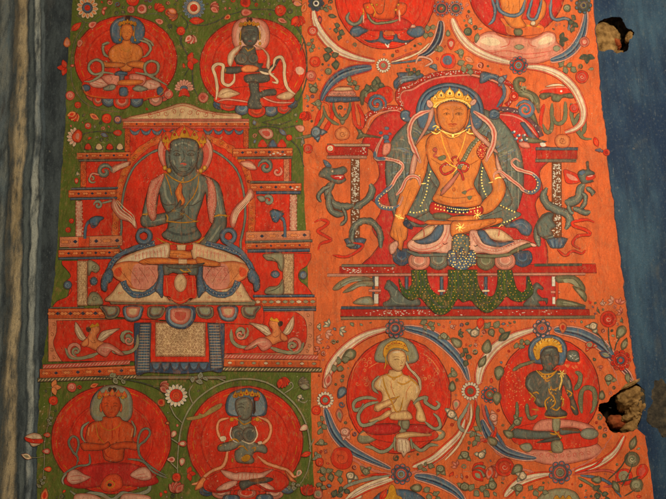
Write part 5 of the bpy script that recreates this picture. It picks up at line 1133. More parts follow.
# F6 ---- top right first (cut by frame)
thing('seated_deity','small red seated deity cut off by the top edge, left one','painted deity',DG); T6(305,0)
aureole(480,-40,302,335,rings=((.95,'verm',.6),(.8,'red2',.9)))
part('lotus_seat','grey blue lotus leaves flanking a pink band'); F('blue2',"268,195 285,165 320,155 350,170 380,185 345,205 320,222 285,218",'ink'); F('blue2',"610,195 640,165 700,160 720,200 680,225 640,222",'ink'); L('bluel',.7,"285,180 330,172"); F('pinkl',"362,162 380,148 450,152 470,172 440,182 380,180",'inkr'); F('pinkl',"510,150 600,145 660,150 660,168 560,165",'inkr')
F('blue2',"355,240 400,245 440,232 452,180 465,180 470,225 500,240 530,235 535,205 550,205 560,232 600,245 650,240 600,258 560,255 520,250 500,268 470,262 430,250 390,256",'ink'); L('white',1,"480,262 495,280 505,262"); E('white',605,262,5,5,ol=None); E('white',498,282,7,5,ol=None)
part('robe','red robe with grey ribbon loops'); F('crim',"340,150 370,110 450,90 540,95 610,120 640,150 600,180 400,185",'inkr'); band('grey',3,"345,90 330,130 295,148 262,130 252,105 268,75",'greyl'); band('leaf',2,"370,60 385,110 420,140 460,140 520,132 560,120",'leaf2'); F('org2',"470,195 500,185 530,190 540,210 500,215 475,210",'inkr')
part('body'); F('fler',"400,-60 560,-60 560,20 545,60 535,110 480,118 420,110 398,80 390,30",'ink'); F('fler',"350,30 395,20 420,60 400,90 370,80",'ink'); F('fler',"560,20 610,30 600,80 560,100 545,70",'ink'); L('ink',.7,"420,60 440,85 465,78 475,40 480,0")
for s in("400,30 420,70 410,105","560,60 575,90","350,50 352,110"): L('gold',.9,s)
for x,y in((460,-5),(430,30),(400,28),(375,45),(560,30),(545,60),(350,85)): E('gold',x,y,8,7,ol='brown')
L('pinkl',1.4,"565,60 568,130"); L('pinkl',1,"352,90 350,140"); 
# F7 ---- top right second (cut)
thing('seated_deity','small orange seated deity cut off by the top edge, on a pink cloud seat','painted deity',DG); T6(490,0)
aureole(160,-70,290,290,'crim',rings=((.95,'red2',.6),))
part('cloud_seat','pink and cream cloud seat'); F('pink',"-110,300 -90,240 -40,200 20,190 60,215 120,228 180,222 240,232 290,215 340,190 390,205 400,250 440,290 430,320 360,360 250,385 120,365 0,345 -80,335",'inkr'); F('pinkl',"-90,290 -70,235 -20,208 40,215 90,240 100,285 30,300",None); F('pinkl',"250,250 300,225 350,200 385,215 390,250 340,285 270,290",None); F('creaml',"-60,250 -20,225 40,235 60,265 0,275",None); F('creaml',"290,250 340,220 375,230 360,255 300,270",None)
for s in("-90,310 0,318 100,305 200,325 300,318 400,300","-80,325 20,335 120,345 250,350 340,330","230,240 240,270 280,285","120,235 110,270 60,285"): L('rose',.8,s)
F('leaf2',"145,282 175,268 205,282 175,300",'inkg'); F('leaf2',"378,285 400,275 422,290 400,310 380,300",'inkg')
part('robe','orange robe with hanging blue loops'); F('org',"60,110 130,120 230,120 320,160 310,200 230,215 140,215 100,200 90,160",'inkr'); L('gold',1.4,"90,150 150,160 240,155 310,165"); F('leaf',"145,178 190,178 192,210 150,212",'inkg')
part('body'); F('fle',"65,-60 220,-60 210,60 190,110 215,160 140,170 90,120 70,60",'ink'); F('fle',"300,-10 335,20 330,90 300,130 275,160 240,150 270,120 290,80",'ink'); L('brown',.5,"110,0 115,70"); L('brown',.5,"175,0 178,80"); E('creaml',258,140,15,14)
part('scarf','blue grey loops hanging round the body'); band('blue2',3.2,"40,-30 50,50 90,85 150,95 190,70 210,0",'bluel'); band('blue2',2.6,"255,-10 235,60 228,100 250,118 275,110 295,60 310,0",'bluel'); band('blue2',2.6,"-10,150 20,120 30,60 10,-10",'bluel'); band('blue2',2.6,"370,-10 362,60 372,105 400,120 450,112 480,130 470,180 490,170",'bluel')
# F9 ---- lower right, pale
thing('seated_deity','small pale cream seated deity with grey nimbus, under the right throne','painted deity',DG); T6(345,330)
P=aureole(322,395,312,345,'red',rings=((.94,'verm',.6),(.83,'crim',1.2)))
for q in range(16): SP('orgl',.5,random.choice((random.uniform(60,160),random.uniform(460,560))),random.uniform(170,330),random.uniform(10,20),1.1,random.uniform(0,360))
for s in((40,300,55,230,100,170),(140,230,170,210,210,190),(465,140,520,180,570,250)): L('orgl',.7,[s[0:2],s[2:4],s[4:6]])
part('nimbus'); F('greyl',"178,180 185,125 210,80 260,50 310,38 360,50 410,85 435,130 440,175 400,200 215,195",'ink'); F('leaf2',"192,170 200,125 230,85 270,65 310,55 355,65 395,95 418,135 420,170 380,185 230,180",None)
T6(345,385)
part('lotus_seat','orange and grey leaf shaped cushions'); F('leaf2',"80,300 110,270 160,265 200,280 240,295 200,320 150,345 100,350 75,330",'inkg'); F('orgl',"90,300 120,280 165,285 190,298 150,305",None); F('leaf2',"470,290 500,268 560,262 600,285 590,320 540,335 500,320",'inkg'); F('orgl',"500,285 540,275 580,285 560,300 515,300",None)
part('robe','red robe with grey fringe'); F('red',"120,260 200,235 270,230 420,235 500,245 560,300 520,330 430,340 300,345 200,330 140,300",'inkr'); band('leaf2',3,"120,370 160,375 210,400 255,390 290,355 300,310",'greyl'); band('leaf2',3,"400,340 420,370 460,392 510,360 560,362",'greyl'); F('creaml',"305,300 345,285 400,282 470,292 470,305 400,310 375,330 385,370 380,400 360,410 350,435 335,405 310,395 305,350",'brown'); L('gold',1.2,"370,300 360,330 385,345"); F('leaf2',"320,215 372,215 368,280 330,290",'inkg'); L('gold',.8,"325,225 330,280"); L('gold',.7,"310,330 370,325"); L('gold',.7,"315,360 380,355")
F('crim',"105,262 170,238 250,232 320,240 335,262 300,290 220,298 150,292",'ink'); F('crim',"540,262 480,240 420,235 370,245 375,285 440,292 500,290",'ink'); F('leaf2',"340,215 385,215 380,262 345,262",'inkg')
F('flec',"305,300 345,285 400,280 465,290 520,292 520,302 465,308 400,312 350,322 312,325",'brown'); F('creaml',"312,325 350,318 385,335 392,395 372,405 352,432 336,405 315,400",'brown'); L('brown',.4,"340,325 345,400"); L('brown',.4,"362,325 368,400"); L('brown',.4,"325,335 326,395"); LO('leaf2',1.6,"300,312 296,350 300,395",'inkg'); LO('leaf2',1.6,"395,320 398,350 405,385",'inkg')
T6(345,330); part('body')
F('flec',"265,240 262,258 215,275 185,300 172,335 190,360 215,370 225,400 215,430 180,445 175,480 200,488 250,465 275,470 262,500 268,525 320,540 370,535 400,520 395,500 372,478 385,440 400,420 420,460 430,480 425,530 450,552 485,545 475,500 455,450 440,400 455,360 430,310 400,285 350,265 335,240",'brown',.6)
F('flec',"180,455 230,430 290,405 310,412 290,440 230,470 195,490",'brown'); T6(345,385); F('flec',"262,150 210,185 170,200 140,215 165,225 210,215 260,190 285,170",'brown'); F('flec',"268,180 300,160 370,155 400,180 398,205 340,210 275,205",'brown'); T6(345,330)
F('flec',"255,170 262,140 285,122 320,118 352,130 366,155 368,185 358,215 340,240 315,248 285,232 265,205",'brown',.6)
for w,s in((.5,"290,180 312,174 330,180"),(.5,"342,180 356,176"),(.4,"285,165 308,158 330,165"),(.4,"340,163 360,160"),(.4,"335,180 344,200 332,204"),(.9,"328,216 345,212")): L('brown' if w<.9 else 'red2',w,s)
L('fled',.6,"275,300 280,350 300,400"); L('fled',.6,"395,330 370,370 365,420"); L('creaml',1.6,"215,295 205,340"); L('creaml',1.4,"430,340 430,380"); L('creaml',1.6,"285,135 330,130")
part('crown'); F('gold',"228,140 238,100 270,72 310,62 350,72 372,100 380,130 350,115 310,108 270,120 248,160 240,170",'brown')
for i in range(22): E('goldd' if i%2 else 'red2',245+i*5.6+random.uniform(-3,3),105-24*math.sin(i/21*3.14)+random.uniform(-12,12),4,4,ol=None)
for s in("240,150 245,200 235,235","375,150 380,190","250,110 300,85 360,100"): LO('gold',1,s,'brown',.25)
part('jewellery'); 
for s in("245,262 285,285 330,275 345,255","225,270 240,340 265,400 285,440 300,480 320,492 335,470 350,400","280,285 292,300 305,285","380,270 400,300 440,330","270,420 300,410 330,395","310,310 350,325 400,300","250,180 258,210"): LO('gold',.9,s,'brown',.25)
part('scarf','grey green scarf curling out at both elbows'); band('leaf2',3,"190,415 130,405 70,420 50,450 60,480 95,470 110,440",'greyl'); band('leaf2',3,"200,430 130,450 90,490 80,530 100,570 150,565 200,540",'greyl'); band('leaf2',3,"410,445 440,415 490,405 480,430 540,470 565,445 545,425",'greyl'); band('leaf2',2.2,"205,275 170,310 170,350 200,380",'greyl'); band('creaml',2,"365,190 385,230 420,265 445,300 455,360",'leaf2'); band('leaf2',2.6,"480,550 530,590 570,580 560,530 530,500",'greyl')
# F10 ---- lower right, dark
thing('seated_deity','small dark seated deity with blue nimbus and much gold jewellery, beside the lower hole','painted deity',DG); T6(495,330)
P=aureole(325,365,300,315,'red',rings=((.93,'crim',1.2),))
for q in range(80):
    x,y=random.uniform(55,190),random.uniform(200,470); E('orgl',x,y,4,2.5,random.uniform(0,3),ol=None)
for q in range(20): SP('orgl',.5,random.uniform(420,510),random.uniform(150,230),8,1)
part('nimbus'); F('blue2',"205,170 200,110 225,60 270,35 330,28 390,45 425,85 432,140 420,185 400,210 240,200",'ink'); L('bluel',.8,"215,160 212,110 235,70 275,48"); L('bluel',.7,"345,40 390,60 415,100 420,150")
T6(495,385); part('lotus_seat','long pink cushion with faint scroll lines'); F('pink',"185,400 260,385 360,395 470,375 560,355 610,350 640,390 600,430 500,460 380,480 280,470 210,440",'inkr'); 
for q in range(9): SP('rose',.6,240+q*40,425-abs(q-3)*3,16,1.1,q*70)
part('robe','red and pink robe with grey cuffs'); F('red',"100,290 150,250 250,230 400,235 520,250 600,290 610,350 520,375 400,385 280,390 180,370 110,340",'inkr'); F('pink',"225,270 250,225 300,205 380,205 470,212 560,235 600,265 560,285 500,262 420,255 330,275 260,278",'inkr')
for q in range(26): E('orgl',random.uniform(150,520),random.uniform(345,378),3,2,ol=None)
F('grey',"95,285 120,262 170,265 240,275 320,278 370,290 368,310 300,322 220,325 140,320 100,310",'ink'); F('grey',"390,262 430,258 500,265 510,285 460,290 400,300 385,285",'ink'); F('brown',"400,258 450,258 505,268 500,278 440,272 400,270",None); E('greyl',565,292,55,34); F('dark',"250,345 300,325 360,310 400,315 380,332 320,342",'ink'); F('leaf2',"340,340 395,335 405,400 345,400",'inkg'); F('leaf2',"345,205 388,200 385,270 350,275",'inkg'); LO('gold',1.4,"330,290 360,295 385,285",'brown',.3); LO('gold',1.2,"355,275 380,300 395,320",'brown',.3); L('gold',1,"320,395 345,405")
T6(495,330); part('body')
F('dark',"290,225 285,240 225,250 190,280 182,330 205,370 235,400 240,440 270,462 310,460 305,490 298,510 360,520 430,512 425,490 395,470 400,420 400,360 410,330 430,380 450,420 455,470 480,510 500,500 485,440 470,400 460,330 440,280 400,250 345,240 340,220",'ink',.6)
F('dark',"272,165 285,125 310,105 350,102 375,120 385,160 380,195 365,215 330,248 300,240 285,215",'ink',.6)
for s in("210,290 200,330 225,360","250,410 270,440","300,125 345,115","440,300 450,350","320,300 330,350"): L('darkl',1.8,s)
for w,s in((.6,"300,155 318,148 335,155"),(.6,"352,155 368,150"),(.5,"335,150 345,180 332,186"),(.5,"292,200 300,222"),(.7,"350,205 345,240 380,225")): L('ink',w,s)
L('darkl',1,"300,162 325,160"); L('red2',.8,"318,205 340,203")
part('crown'); F('gold',"235,150 228,115 248,80 285,55 330,48 375,62 398,95 402,135 380,130 372,108 340,95 300,100 272,125 268,170 250,180",'brown')
for i in range(34): a=math.pi*(1.05+.9*i/33); r=random.uniform(58,84); LO('goldl' if i%3 else 'goldd',.7,[(322+r*math.cos(a),135+r*math.sin(a)),(322+(r+14)*math.cos(a+.08),135+(r+16)*math.sin(a+.08))],'brown',.2)
part('jewellery')
for s in("245,240 280,275 310,290 345,270 370,240","260,245 290,265 340,262 370,245","300,262 305,305 330,300","200,370 240,410 230,430","225,380 250,372 262,385","320,350 330,380 350,400 360,440 330,470","330,345 350,360 380,345","340,470 370,480 390,460","220,475 260,480","330,400 300,430 310,480","395,395 410,430 400,460","430,360 460,380 445,400","300,520 360,528 430,520","455,455 480,480"): LO('gold',1.2,s,'brown',.3)
for q in range(24): x,y=random.choice(((300,290),(350,360),(330,420),(410,430),(230,400),(440,380))); E('goldl' if q%2 else 'gold',x+random.uniform(-24,24),y+random.uniform(-22,22),6,4,random.uniform(0,3),ol='brown',w=.3)
part('flower_in_hand','gold star flower held to the chest'); LO('goldl',1.6,"395,265 400,300 392,330 385,360",'brown',.3)
for k in range(6): LO('goldl',1.0,[(400,262),(400+26*math.cos(k*1.05),262+26*math.sin(k*1.05))],'brown',.25)
part('scarf','grey dotted scarf arcs on both sides')
for s,w in(("105,245 150,215 200,198 240,185",2.8),("480,250 510,270 505,320 475,360",4),("520,500 512,430 520,370 550,345 590,360 600,410 590,470 570,500",4.2),("130,430 132,500 118,560 75,605",3),("190,440 195,500 215,530 255,510",3)): P=band('leaf',w,s); dotpts=[P[i] for i in range(2,len(P)-1,3)]; [rawfill(ell(x,y,.5,n=6),'leaf2',None) for x,y in dotpts]
T6(495,330); F('grey',"430,140 450,122 495,130 505,185 470,190 435,178",'ink'); [E('white',random.uniform(440,500),random.uniform(140,180),3,2,ol=None) for q in range(14)]
# heads only, cut by the bottom edge
thing('seated_deity','top of a gold crown and blue nimbus cut off by the bottom edge, left','painted deity',DG); T4(330,372)
part('nimbus'); F('blue2',"165,520 185,480 225,462 270,458 320,465 365,490 380,520",'ink'); part('crown'); F('gold',"200,520 205,490 225,478 232,448 245,440 256,455 262,480 280,490 285,520",'brown'); E('creaml',105,486,22,14)
thing('seated_deity','top of a gold crown with grey nimbus cut off by the bottom edge, right','painted deity',DG); T4(496,372)
part('nimbus'); F('leaf2',"160,520 175,480 215,460 265,455 310,470 330,500 335,520",'inkg'); part('crown'); F('gold',"225,520 228,490 240,482 250,495 262,482 272,495 285,482 300,500 305,520",'brown')
# ---------------------------------------------------------------- flowers, leaves and scroll bands
GF='painted flowers and leaves on the grounds'
def FL(kind,x,y,r,desc,a=0,cols=('red','pink'),cat=None):
    nm={'bud':'flower_bud','tri':'leaf','heart':'leaf','drop':'flower_bud','curl':'leaf_curl','leaf':'leaf','bunch':'leaf_cluster','ring':'ring_flower','fan':'lotus','spray':'leaf_spray'}[kind]
    thing(nm,desc,cat or ('painted flower' if kind in('bud','drop','ring','fan') else 'painted leaf'),GF)
    X,Y=vp(x,y); R=r*VS; A=math.radians(a); ca,sa=math.cos(A),math.sin(A)
    def q(pts): return [(X+R*(u*ca-v*sa),Y+R*(u*sa+v*ca),False) for u,v in pts]
    green='leaf' in cols[0] or 'grey' in cols[0]; ol='inkg' if green else 'inkr'
    if kind=='bud':
        P=spline(q([(-1,0),(-.7,-.75),(0,-1),(.7,-.8),(1,0),(.7,.8),(0,1),(-.7,.7)]),True); rawfill(P,cols[0],ol,.45); rawfill(shr(P,.62,-R*.1,-R*.1),cols[1],None); ribbon(spiralpts(X,Y,R*.6,1.2,A,1,.15),.4,ol)
    elif kind=='drop':
        P=spline(q([(-1.2,0),(-.4,-.62),(.5,-.7),(1,0),(.5,.7),(-.4,.62)]),True); rawfill(P,cols[0],ol,.45); rawfill(shr(P,.55),cols[1],None); ribbon([(X-R*ca,Y-R*sa),(X+R*.4*ca,Y+R*.4*sa)],.4,ol)
    elif kind in('tri','heart','bunch'):
        n={'tri':3,'heart':2,'bunch':5}[kind]
        ribbon([(X-1.3*R*ca,Y-1.3*R*sa),(X,Y)],.6,'leaf2')
        for i in range(n):
            t=A+(i-(n-1)/2)*(1.9 if n<5 else 1.15)/max(1,(n-1)/1.3); 
            P=spline([(X-R*.35*ca+R*(u*math.cos(t)-v*math.sin(t)),Y-R*.35*sa+R*(u*math.sin(t)+v*math.cos(t)),False) for u,v in((0,-.16),(.55,-.42),(1.15,-.12),(1.25,.05),(.6,.4),(0,.16))],True)
            rawfill(P,cols[0] if kind!='bunch' or i%2==0 else cols[1],ol,.45); rawfill(shr(P,.5),cols[1] if kind!='tri' else cols[0],None); ribbon([(X,Y),(X+R*.75*math.cos(t),Y+R*.75*math.sin(t))],.35,ol)
    elif kind=='curl':
        curl(X,Y,R*.85,A,cols,ol)
    elif kind=='leaf': leaf(X-R*ca,Y-R*sa,2*R,R*.95,A,cols,ol)
    elif kind=='ring':
        rawfill(ell(X,Y,R,n=20),cols[0],ol,.5); rawfill(ell(X,Y,R*.68,n=16),cols[1],ol,.35); rawfill(ell(X,Y,R*.42,n=14),cols[0],None); ribbon(spiralpts(X,Y,R*.33,1,0,1,.2),.45,'creaml')
    elif kind=='fan':
        for i in range(9): petal(X,Y+R*.3,math.pi*(1.0+i/8.0),R*.25,R*1.05,R*.42,('pinkl','pink'),'inkr')
        rawfill(ell(X,Y+R*.25,R*.42,R*.3,n=12),'blue2','ink',.4)
        rawfill(spline([(X-R*.4,Y+R*.45,False),(X,Y+R*.25,False),(X+R*.4,Y+R*.45,False),(X+R*.6,Y+R*1.15,False),(X,Y+R*1.0,False),(X-R*.6,Y+R*1.15,False)],True),'red','inkr',.4)
    elif kind=='spray':
        ribbon(spline([(X-R*ca,Y-R*sa,False),(X+R*.2*sa,Y-R*.2*ca,False),(X+R*ca,Y+R*sa,False)],False),.8,ol)
        for i in range(4):
            t=-.8+i*.5; d=1 if i%2 else -1; g=random.uniform(.85,1.2)
            P=spline(leafp(X+R*t*ca,Y+R*t*sa,R*.85*g,R*.62*g,A+d*random.uniform(.5,1.1)),True,3); P=wob(P,.9); rawfill(P,cols[0],ol,.4); rawfill(shr(P,.55),cols[1],None); ribbon(shr(P,.3),.35,ol,closed=True)
def vine(desc,pts,w=1.0,col='leaf2',tw=()):
    thing('vine',desc,'painted vine'); LO(col,w,pts,'inkg',.25)
    for t in tw: LO(col,w*.7,t,'inkg',.22)
# vines on the green ground
T4(0,0); vine('pale green vine curving round the left of the top left roundel',"300,60 330,95 295,160 280,240 285,330 330,400 400,430 480,440",.8,'leaf',("400,60 350,90 320,80","560,60 620,55 660,90","300,60 345,72"))
T4(165,0); vine('dark vine twining down between the two top roundels',"60,60 90,95 60,150 80,200 105,250 110,330 130,380",1.1,'leafd',("40,100 65,130 60,180","90,95 150,100 200,85 250,60 330,40 420,40 470,70","105,250 75,300","95,90 120,60"))
vine('thin vine round the right of the second top roundel',"470,60 510,100 545,160 556,240 552,320 520,400 460,455 380,480",1.0,'leafd',("545,160 530,200","380,480 440,490 500,470"))
T4(165,372); vine('pale vine arching over the roundel below the left throne',"60,460 50,380 55,280 70,200 110,125 170,72 240,38 320,26 400,42 465,85 520,140 555,210 570,300 560,380 530,440",1.5,'leaf2',("110,125 95,80 110,50","465,85 500,60 495,40 480,55","520,110 545,120 560,110","70,200 40,170 20,130","55,280 25,260","50,380 20,350","240,38 200,20","565,300 585,260"))
T4(0,372); vine('faint vine left of the bottom left roundel',"205,40 200,120 190,200 175,280 175,360 165,440",.7,'leaf2',("175,330 140,335 110,330",))
vine('thin vine over the bottom left roundel, reaching to the white rosette',"330,20 400,20 460,25 540,38 610,60 650,90",.7,'leafd')
T4(0,124); vine('thin vine with small buds on the green strip left of the crest',"290,95 320,45 380,30 440,35 480,25",.7,'leafd')
T4(165,124); vine('thin dark vine on the green strip right of the crest',"340,20 400,10 450,20 490,60 525,100 545,170",.8,'leafd',("450,20 520,5",))
# flowers on the green ground
T4(0,0); X,Y=vp(343,32); rosette('large cream flower with blue and red heart at the top left corner',X,Y,11,13,('creaml','orgl'),('blue2','red'),.5)
for k,x,y,r,d,a,c in [('heart',408,42,17,'pink two-lobed leaf right of the large cream corner flower',20,('rose','pink')),('bud',513,38,15,'left of two pink buds over the top left roundel',0,('pink','rose')),('bud',557,36,19,'right of two pink buds over the top left roundel',90,('pinkl','rose')),('bunch',622,35,25,'red ragged leaf cluster at the upper right of the top left roundel',-60,('red','verm')),('leaf',300,105,26,'red pointed leaf at the upper left of the top left roundel',-40,('red','verm')),('drop',263,168,18,'orange drop bud at the left edge of the green ground, upper part',90,('orgl','pink')),('drop',313,170,14,'pale pink drop bud left of the top left roundel',-70,('pink','rose')),('tri',248,266,26,'red three-lobed leaf poking over the left edge of the green ground',180,('red','red2')),('drop',284,258,8,'tiny red bud touching the left rim of the top left roundel',0,('red','pink')),('bud',275,375,18,'pink bud below left of the top left roundel',40,('rose','pink')),('bud',305,412,13,'small red bud below the pink bud at left',0,('red','verm')),('bunch',292,452,28,'orange and red leaf cluster at the left, above the half rosette',120,('orgl','red')),('leaf',370,458,22,'orange leaf lying left of the crest of the throne',30,('orgl','rose')),('bud',418,465,19,'red round bud left of the crest of the throne',0,('red','verm')),('bud',462,470,16,'pink round bud with blue edge touching the crest, left',0,('blue2','pink')),('bud',520,-2,26,'red bud cut by the top edge over the top left roundel',0,('red','verm')),('drop',362,98,16,'pink drop leaf on the upper left rim of the top left roundel',150,('pink','rose')),('drop',625,85,15,'pink drop leaf on the upper right rim of the top left roundel',20,('pink','rose')),('bud',660,50,14,'small orange bud between the top roundels',0,('orgl','red'))]: FL(k,x,y,r,d,a,c)
T4(165,0); X,Y=vp(113,32); rosette('spiky blue flower with red and cream heart between the top roundels',X,Y,11.5,16,('bluel','blue2'),('creaml','red'),.6)
for k,x,y,r,d,a,c in [('bunch',35,55,30,'orange leaf cluster left of the spiky blue flower',160,('orgl','pink')),('bunch',190,30,26,'pink leaf cluster right of the spiky blue flower',-10,('pink','rose')),('leaf',125,82,30,'red leaf under the spiky blue flower',0,('red','verm')),('bud',62,122,17,'red round bud between the top roundels, under the orange cluster',0,('red','verm')),('bunch',102,150,27,'pink leaf cluster between the top roundels',90,('pinkl','rose')),('tri',105,240,30,'large red leaf between the top roundels touching the second one',0,('red','red2')),('fan',75,338,36,'pink fan lotus on a red foot between the top roundels, above the crest',0,('pink','red')),('bud',150,383,20,'pink round bud below left of the second top roundel',30,('pink','rose')),('bud',14,370,18,'red and pink bud right of the top left roundel near its bottom',60,('rose','pink')),('bud',315,10,20,'red round bud at the top edge over the second roundel',0,('red','red2')),('drop',318,50,20,'pink bud resting on top of the second roundel',180,('pink','rose')),('drop',245,68,13,'small orange bud on the upper left rim of the second roundel',-30,('orgl','red')),('bud',452,42,22,'red round bud at the upper right of the second top roundel',40,('red','verm')),('leaf',460,82,20,'pink leaf on the upper right rim of the second top roundel',20,('pink','rose')),('bunch',520,78,32,'red leaf cluster at the right edge of the green ground, top',80,('red','verm')),('bunch',512,8,26,'pinkish leaf cluster at the top right corner of the green ground',-30,('pink','orgl')),('bunch',550,450,28,'red leaf cluster right of the crest, at the edge of the green ground',90,('red','red2')),('leaf',545,30,22,'orange leaf astride the border between the two grounds, top',-70,('orgl','org'))]: FL(k,x,y,r,d,a,c)
T4(0,124)
thing('flower','half open cream flower with orange heart, left of the throne','painted flower',GF)
X,Y=vp(300,52)
for i in range(7): petal(X,Y,math.pi*(.6+i*.14),3,10,3.6,('creaml','pinkl'))
F('verm',"290,35 305,22 320,30 322,52 312,72 292,70 282,52",'inkr'); F('pink',"298,40 310,38 308,60 298,58",None)
for k,x,y,r,d,a,c in [('bud',345,8,13,'small red bud above the half open cream flower',0,('red','pink')),('leaf',410,44,17,'blue grey leaf on the thin vine left of the crest',20,('blue2','bluel')),('drop',462,35,16,'red oval bud at the end of the thin vine left of the crest',0,('red','rose')),('drop',300,222,11,'small red bud beside the upper left orange beam end',-90,('red','pink')),('drop',304,195,8,'tiny pale bud over the small red bud at the throne left side',-90,('greyl','cream')),('bud',280,380,10,'upper of two red berries left of the throne',0,('red','verm')),('bud',267,415,11,'lower of two red berries left of the throne',0,('red','verm'))]: FL(k,x,y,r,d,a,c)
T4(165,124)
for k,x,y,r,d,a,c in [('drop',398,38,28,'pink paisley bud on the green right of the crest',20,('pinkl','rose')),('leaf',462,34,20,'blue leaf right of the pink paisley bud',40,('blue2','bluel')),('bud',486,54,12,'red tip bud under the blue leaf right of the crest',0,('red','verm')),('drop',530,18,18,'pale pink oval bud at the right edge of the green ground',20,('pinkl','pink')),('bud',560,98,18,'red bud lying over the border between the grounds, right of the throne',0,('red','rose')),('curl',592,32,34,'dark blue grey curled leaf crossing the border between the grounds',-60,('leafd','bluel')),('curl',540,70,14,'small grey curl beside the red border bud',90,('grey','greyl'))]: FL(k,x,y,r,d,a,c)
T4(0,372)
for k,x,y,r,d,a,c in [('tri',218,60,26,'orange leaf under the throne plinth at the far left',0,('orgl','verm')),('bud',282,60,18,'pink red round bud under the throne plinth, left',0,('rose','pink')),('bud',210,112,18,'red round bud under the orange leaf at the far left',0,('red','verm')),('spray',195,190,20,'faint pale leaf sprig left of the bottom left roundel',90,('leaf2','greyl')),('drop',186,246,13,'uppermost of the small red buds left of the bottom left roundel',0,('verm','pink')),('drop',184,310,15,'middle of the small red buds left of the bottom left roundel',0,('rose','pinkl')),('drop',190,380,14,'lowest of the small red buds left of the bottom left roundel',0,('verm','orgl')),('leaf',175,482,30,'orange leaf at the bottom left corner of the green ground',-80,('orgl','red')),('spray',165,435,22,'pale leaf sprig above the orange corner leaf',-80,('leaf2','greyl')),('leaf',105,330,22,'cream leaf hanging past the left border onto the dark wall',200,('creaml','leaf2')),('leaf',370,52,18,'orange leaf on the upper left rim of the bottom left roundel',-20,('orgl','verm')),('bunch',640,58,28,'pink leaf cluster over the bottom left roundel, beside the white rosette',0,('pink','rose')),('bud',632,120,15,'orange bud on the right rim of the bottom left roundel',0,('orgl','red')),('spray',455,25,30,'pale leaf sprig under the middle of the throne plinth',10,('leaf2','leaf'))]: FL(k,x,y,r,d,a,c)
thing('flower','red and cream cup flower past the left border on the dark wall','painted flower',GF); F('creaml',"98,258 110,245 135,238 160,245 168,265 160,282 130,292 115,275",'inkg'); F('red',"98,255 130,262 168,262 166,278 130,278 105,270",'inkr')
T4(165,372); X,Y=vp(45,92); rosette('white rosette with red heart between the two bottom green-ground roundels',X,Y,11.5,16,('white','creaml'),('red','verm'),.58,ol='inkg')
for k,x,y,r,d,a,c in [('drop',35,242,14,'pink bud high between the bottom roundels, left of the vine',-60,('pink','creaml')),('drop',70,280,16,'pink striped bud between the bottom roundels, right of the vine',0,('rose','creaml')),('drop',26,342,15,'pale pink bud between the bottom roundels, low left of the vine',0,('pinkl','rose')),('drop',68,350,15,'pink bud between the bottom roundels, low right of the vine',-80,('pink','creaml')),('bud',46,412,17,'orange red round bud between the bottom roundels, near the bottom',0,('verm','red')),('bunch',45,458,34,'pink leaf cluster between the bottom roundels, at the bottom edge',-90,('pink','rose')),('tri',100,398,24,'red leaf touching the left rim of the roundel below the throne',0,('red','verm')),('bunch',460,36,30,'red leaf cluster on the vine at the upper right of the bottom roundel',60,('verm','red')),('bunch',540,48,30,'pale grey leaf cluster at the upper right corner under the plinth',-30,('greyl','leaf2')),('spray',130,30,30,'pale leaf sprig over the left part of the arching vine',-30,('greyl','leaf2')),('drop',545,218,16,'pink cream bud on the right part of the arching vine',-30,('pinkl','creaml')),('leaf',552,322,22,'red leaf on the right rim of the bottom roundel',160,('red','verm')),('drop',525,395,14,'pale bud low on the right of the bottom roundel',-60,('pinkl','leaf2')),('bunch',560,468,34,'large red leaf cluster at the bottom right corner of the green ground',-90,('red','red2')),('curl',528,98,16,'pale curl on the vine right of the roundel',0,('greyl','leaf2')),('spray',500,450,22,'pale leaf sprig at the lower right of the bottom roundel',-40,('leaf2','greyl')),('drop',10,200,10,'tiny brownish bud between the bottom roundels',0,('brown','orgl'))]: FL(k,x,y,r,d,a,c)
# scroll bands on the orange ground
def sband(desc,pts,w,core,edge='red',mid='pink',view=None):
    thing('scroll_band',desc,'scroll band','curved scroll bands on the orange ground')
    P=wob(spline(pp(pts),False)); w*=2.2
    if sum(1 for _ in P)<4: return
    body=lambda t: w*(.10+.90*math.sin(min(1,max(0,t))**.75*math.pi)**.7) if 0<t<1 else w*.1
    ribbonv(P,lambda t: body(t)+3.6,'inkr'); ribbonv(P,lambda t: body(t)+3.0,edge); ribbonv(P,lambda t: body(t)+1.9,'pinkl' if mid=='pinkl' else mid); ribbonv(P,lambda t: body(t)+.7,'inkr')
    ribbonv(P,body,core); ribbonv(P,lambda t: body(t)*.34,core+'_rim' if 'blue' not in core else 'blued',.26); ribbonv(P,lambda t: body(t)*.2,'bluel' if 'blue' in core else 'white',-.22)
    ribbon([(x+(body(i/(len(P)-1))/2+1.1)*0,y) for i,(x,y) in enumerate(P)][len(P)//4:-len(P)//4],.3,'bluel' if 'blue' in core else 'rose')
def knot(desc,x,y,r,cols=('blue2','red','bluel','leaf')):
    thing('knot',desc,'scroll knot','round knots joining the scroll bands'); X,Y=vp(x,y); R=r*VS*.9
    for i in range(9): petal(X,Y,i*.7,R*.7,R*1.18,R*.62,(cols[0],cols[1]),'ink')
    for k,c in zip((.84,.64,.45,.24),cols): rawfill(ell(X,Y,R*k,n=18),c,'ink',.4)
    for i in range(12): ribbon([(X+R*.74*math.cos(i*.52),Y+R*.74*math.sin(i*.52)),(X+R*.97*math.cos(i*.52),Y+R*.97*math.sin(i*.52))],.3,'ink')
T6(305,0); sband('cream and red scroll band curving under the cut-off red deity at top',"50,60 60,120 90,190 140,255 200,305 280,340 360,360 420,368",3.2,'creaml','red','rose')
sband('blue scroll band with red edge curving down to the left canopied vase',"400,405 330,415 270,430 210,455 155,500 115,560 98,605",3.6,'blue2','red','blue')
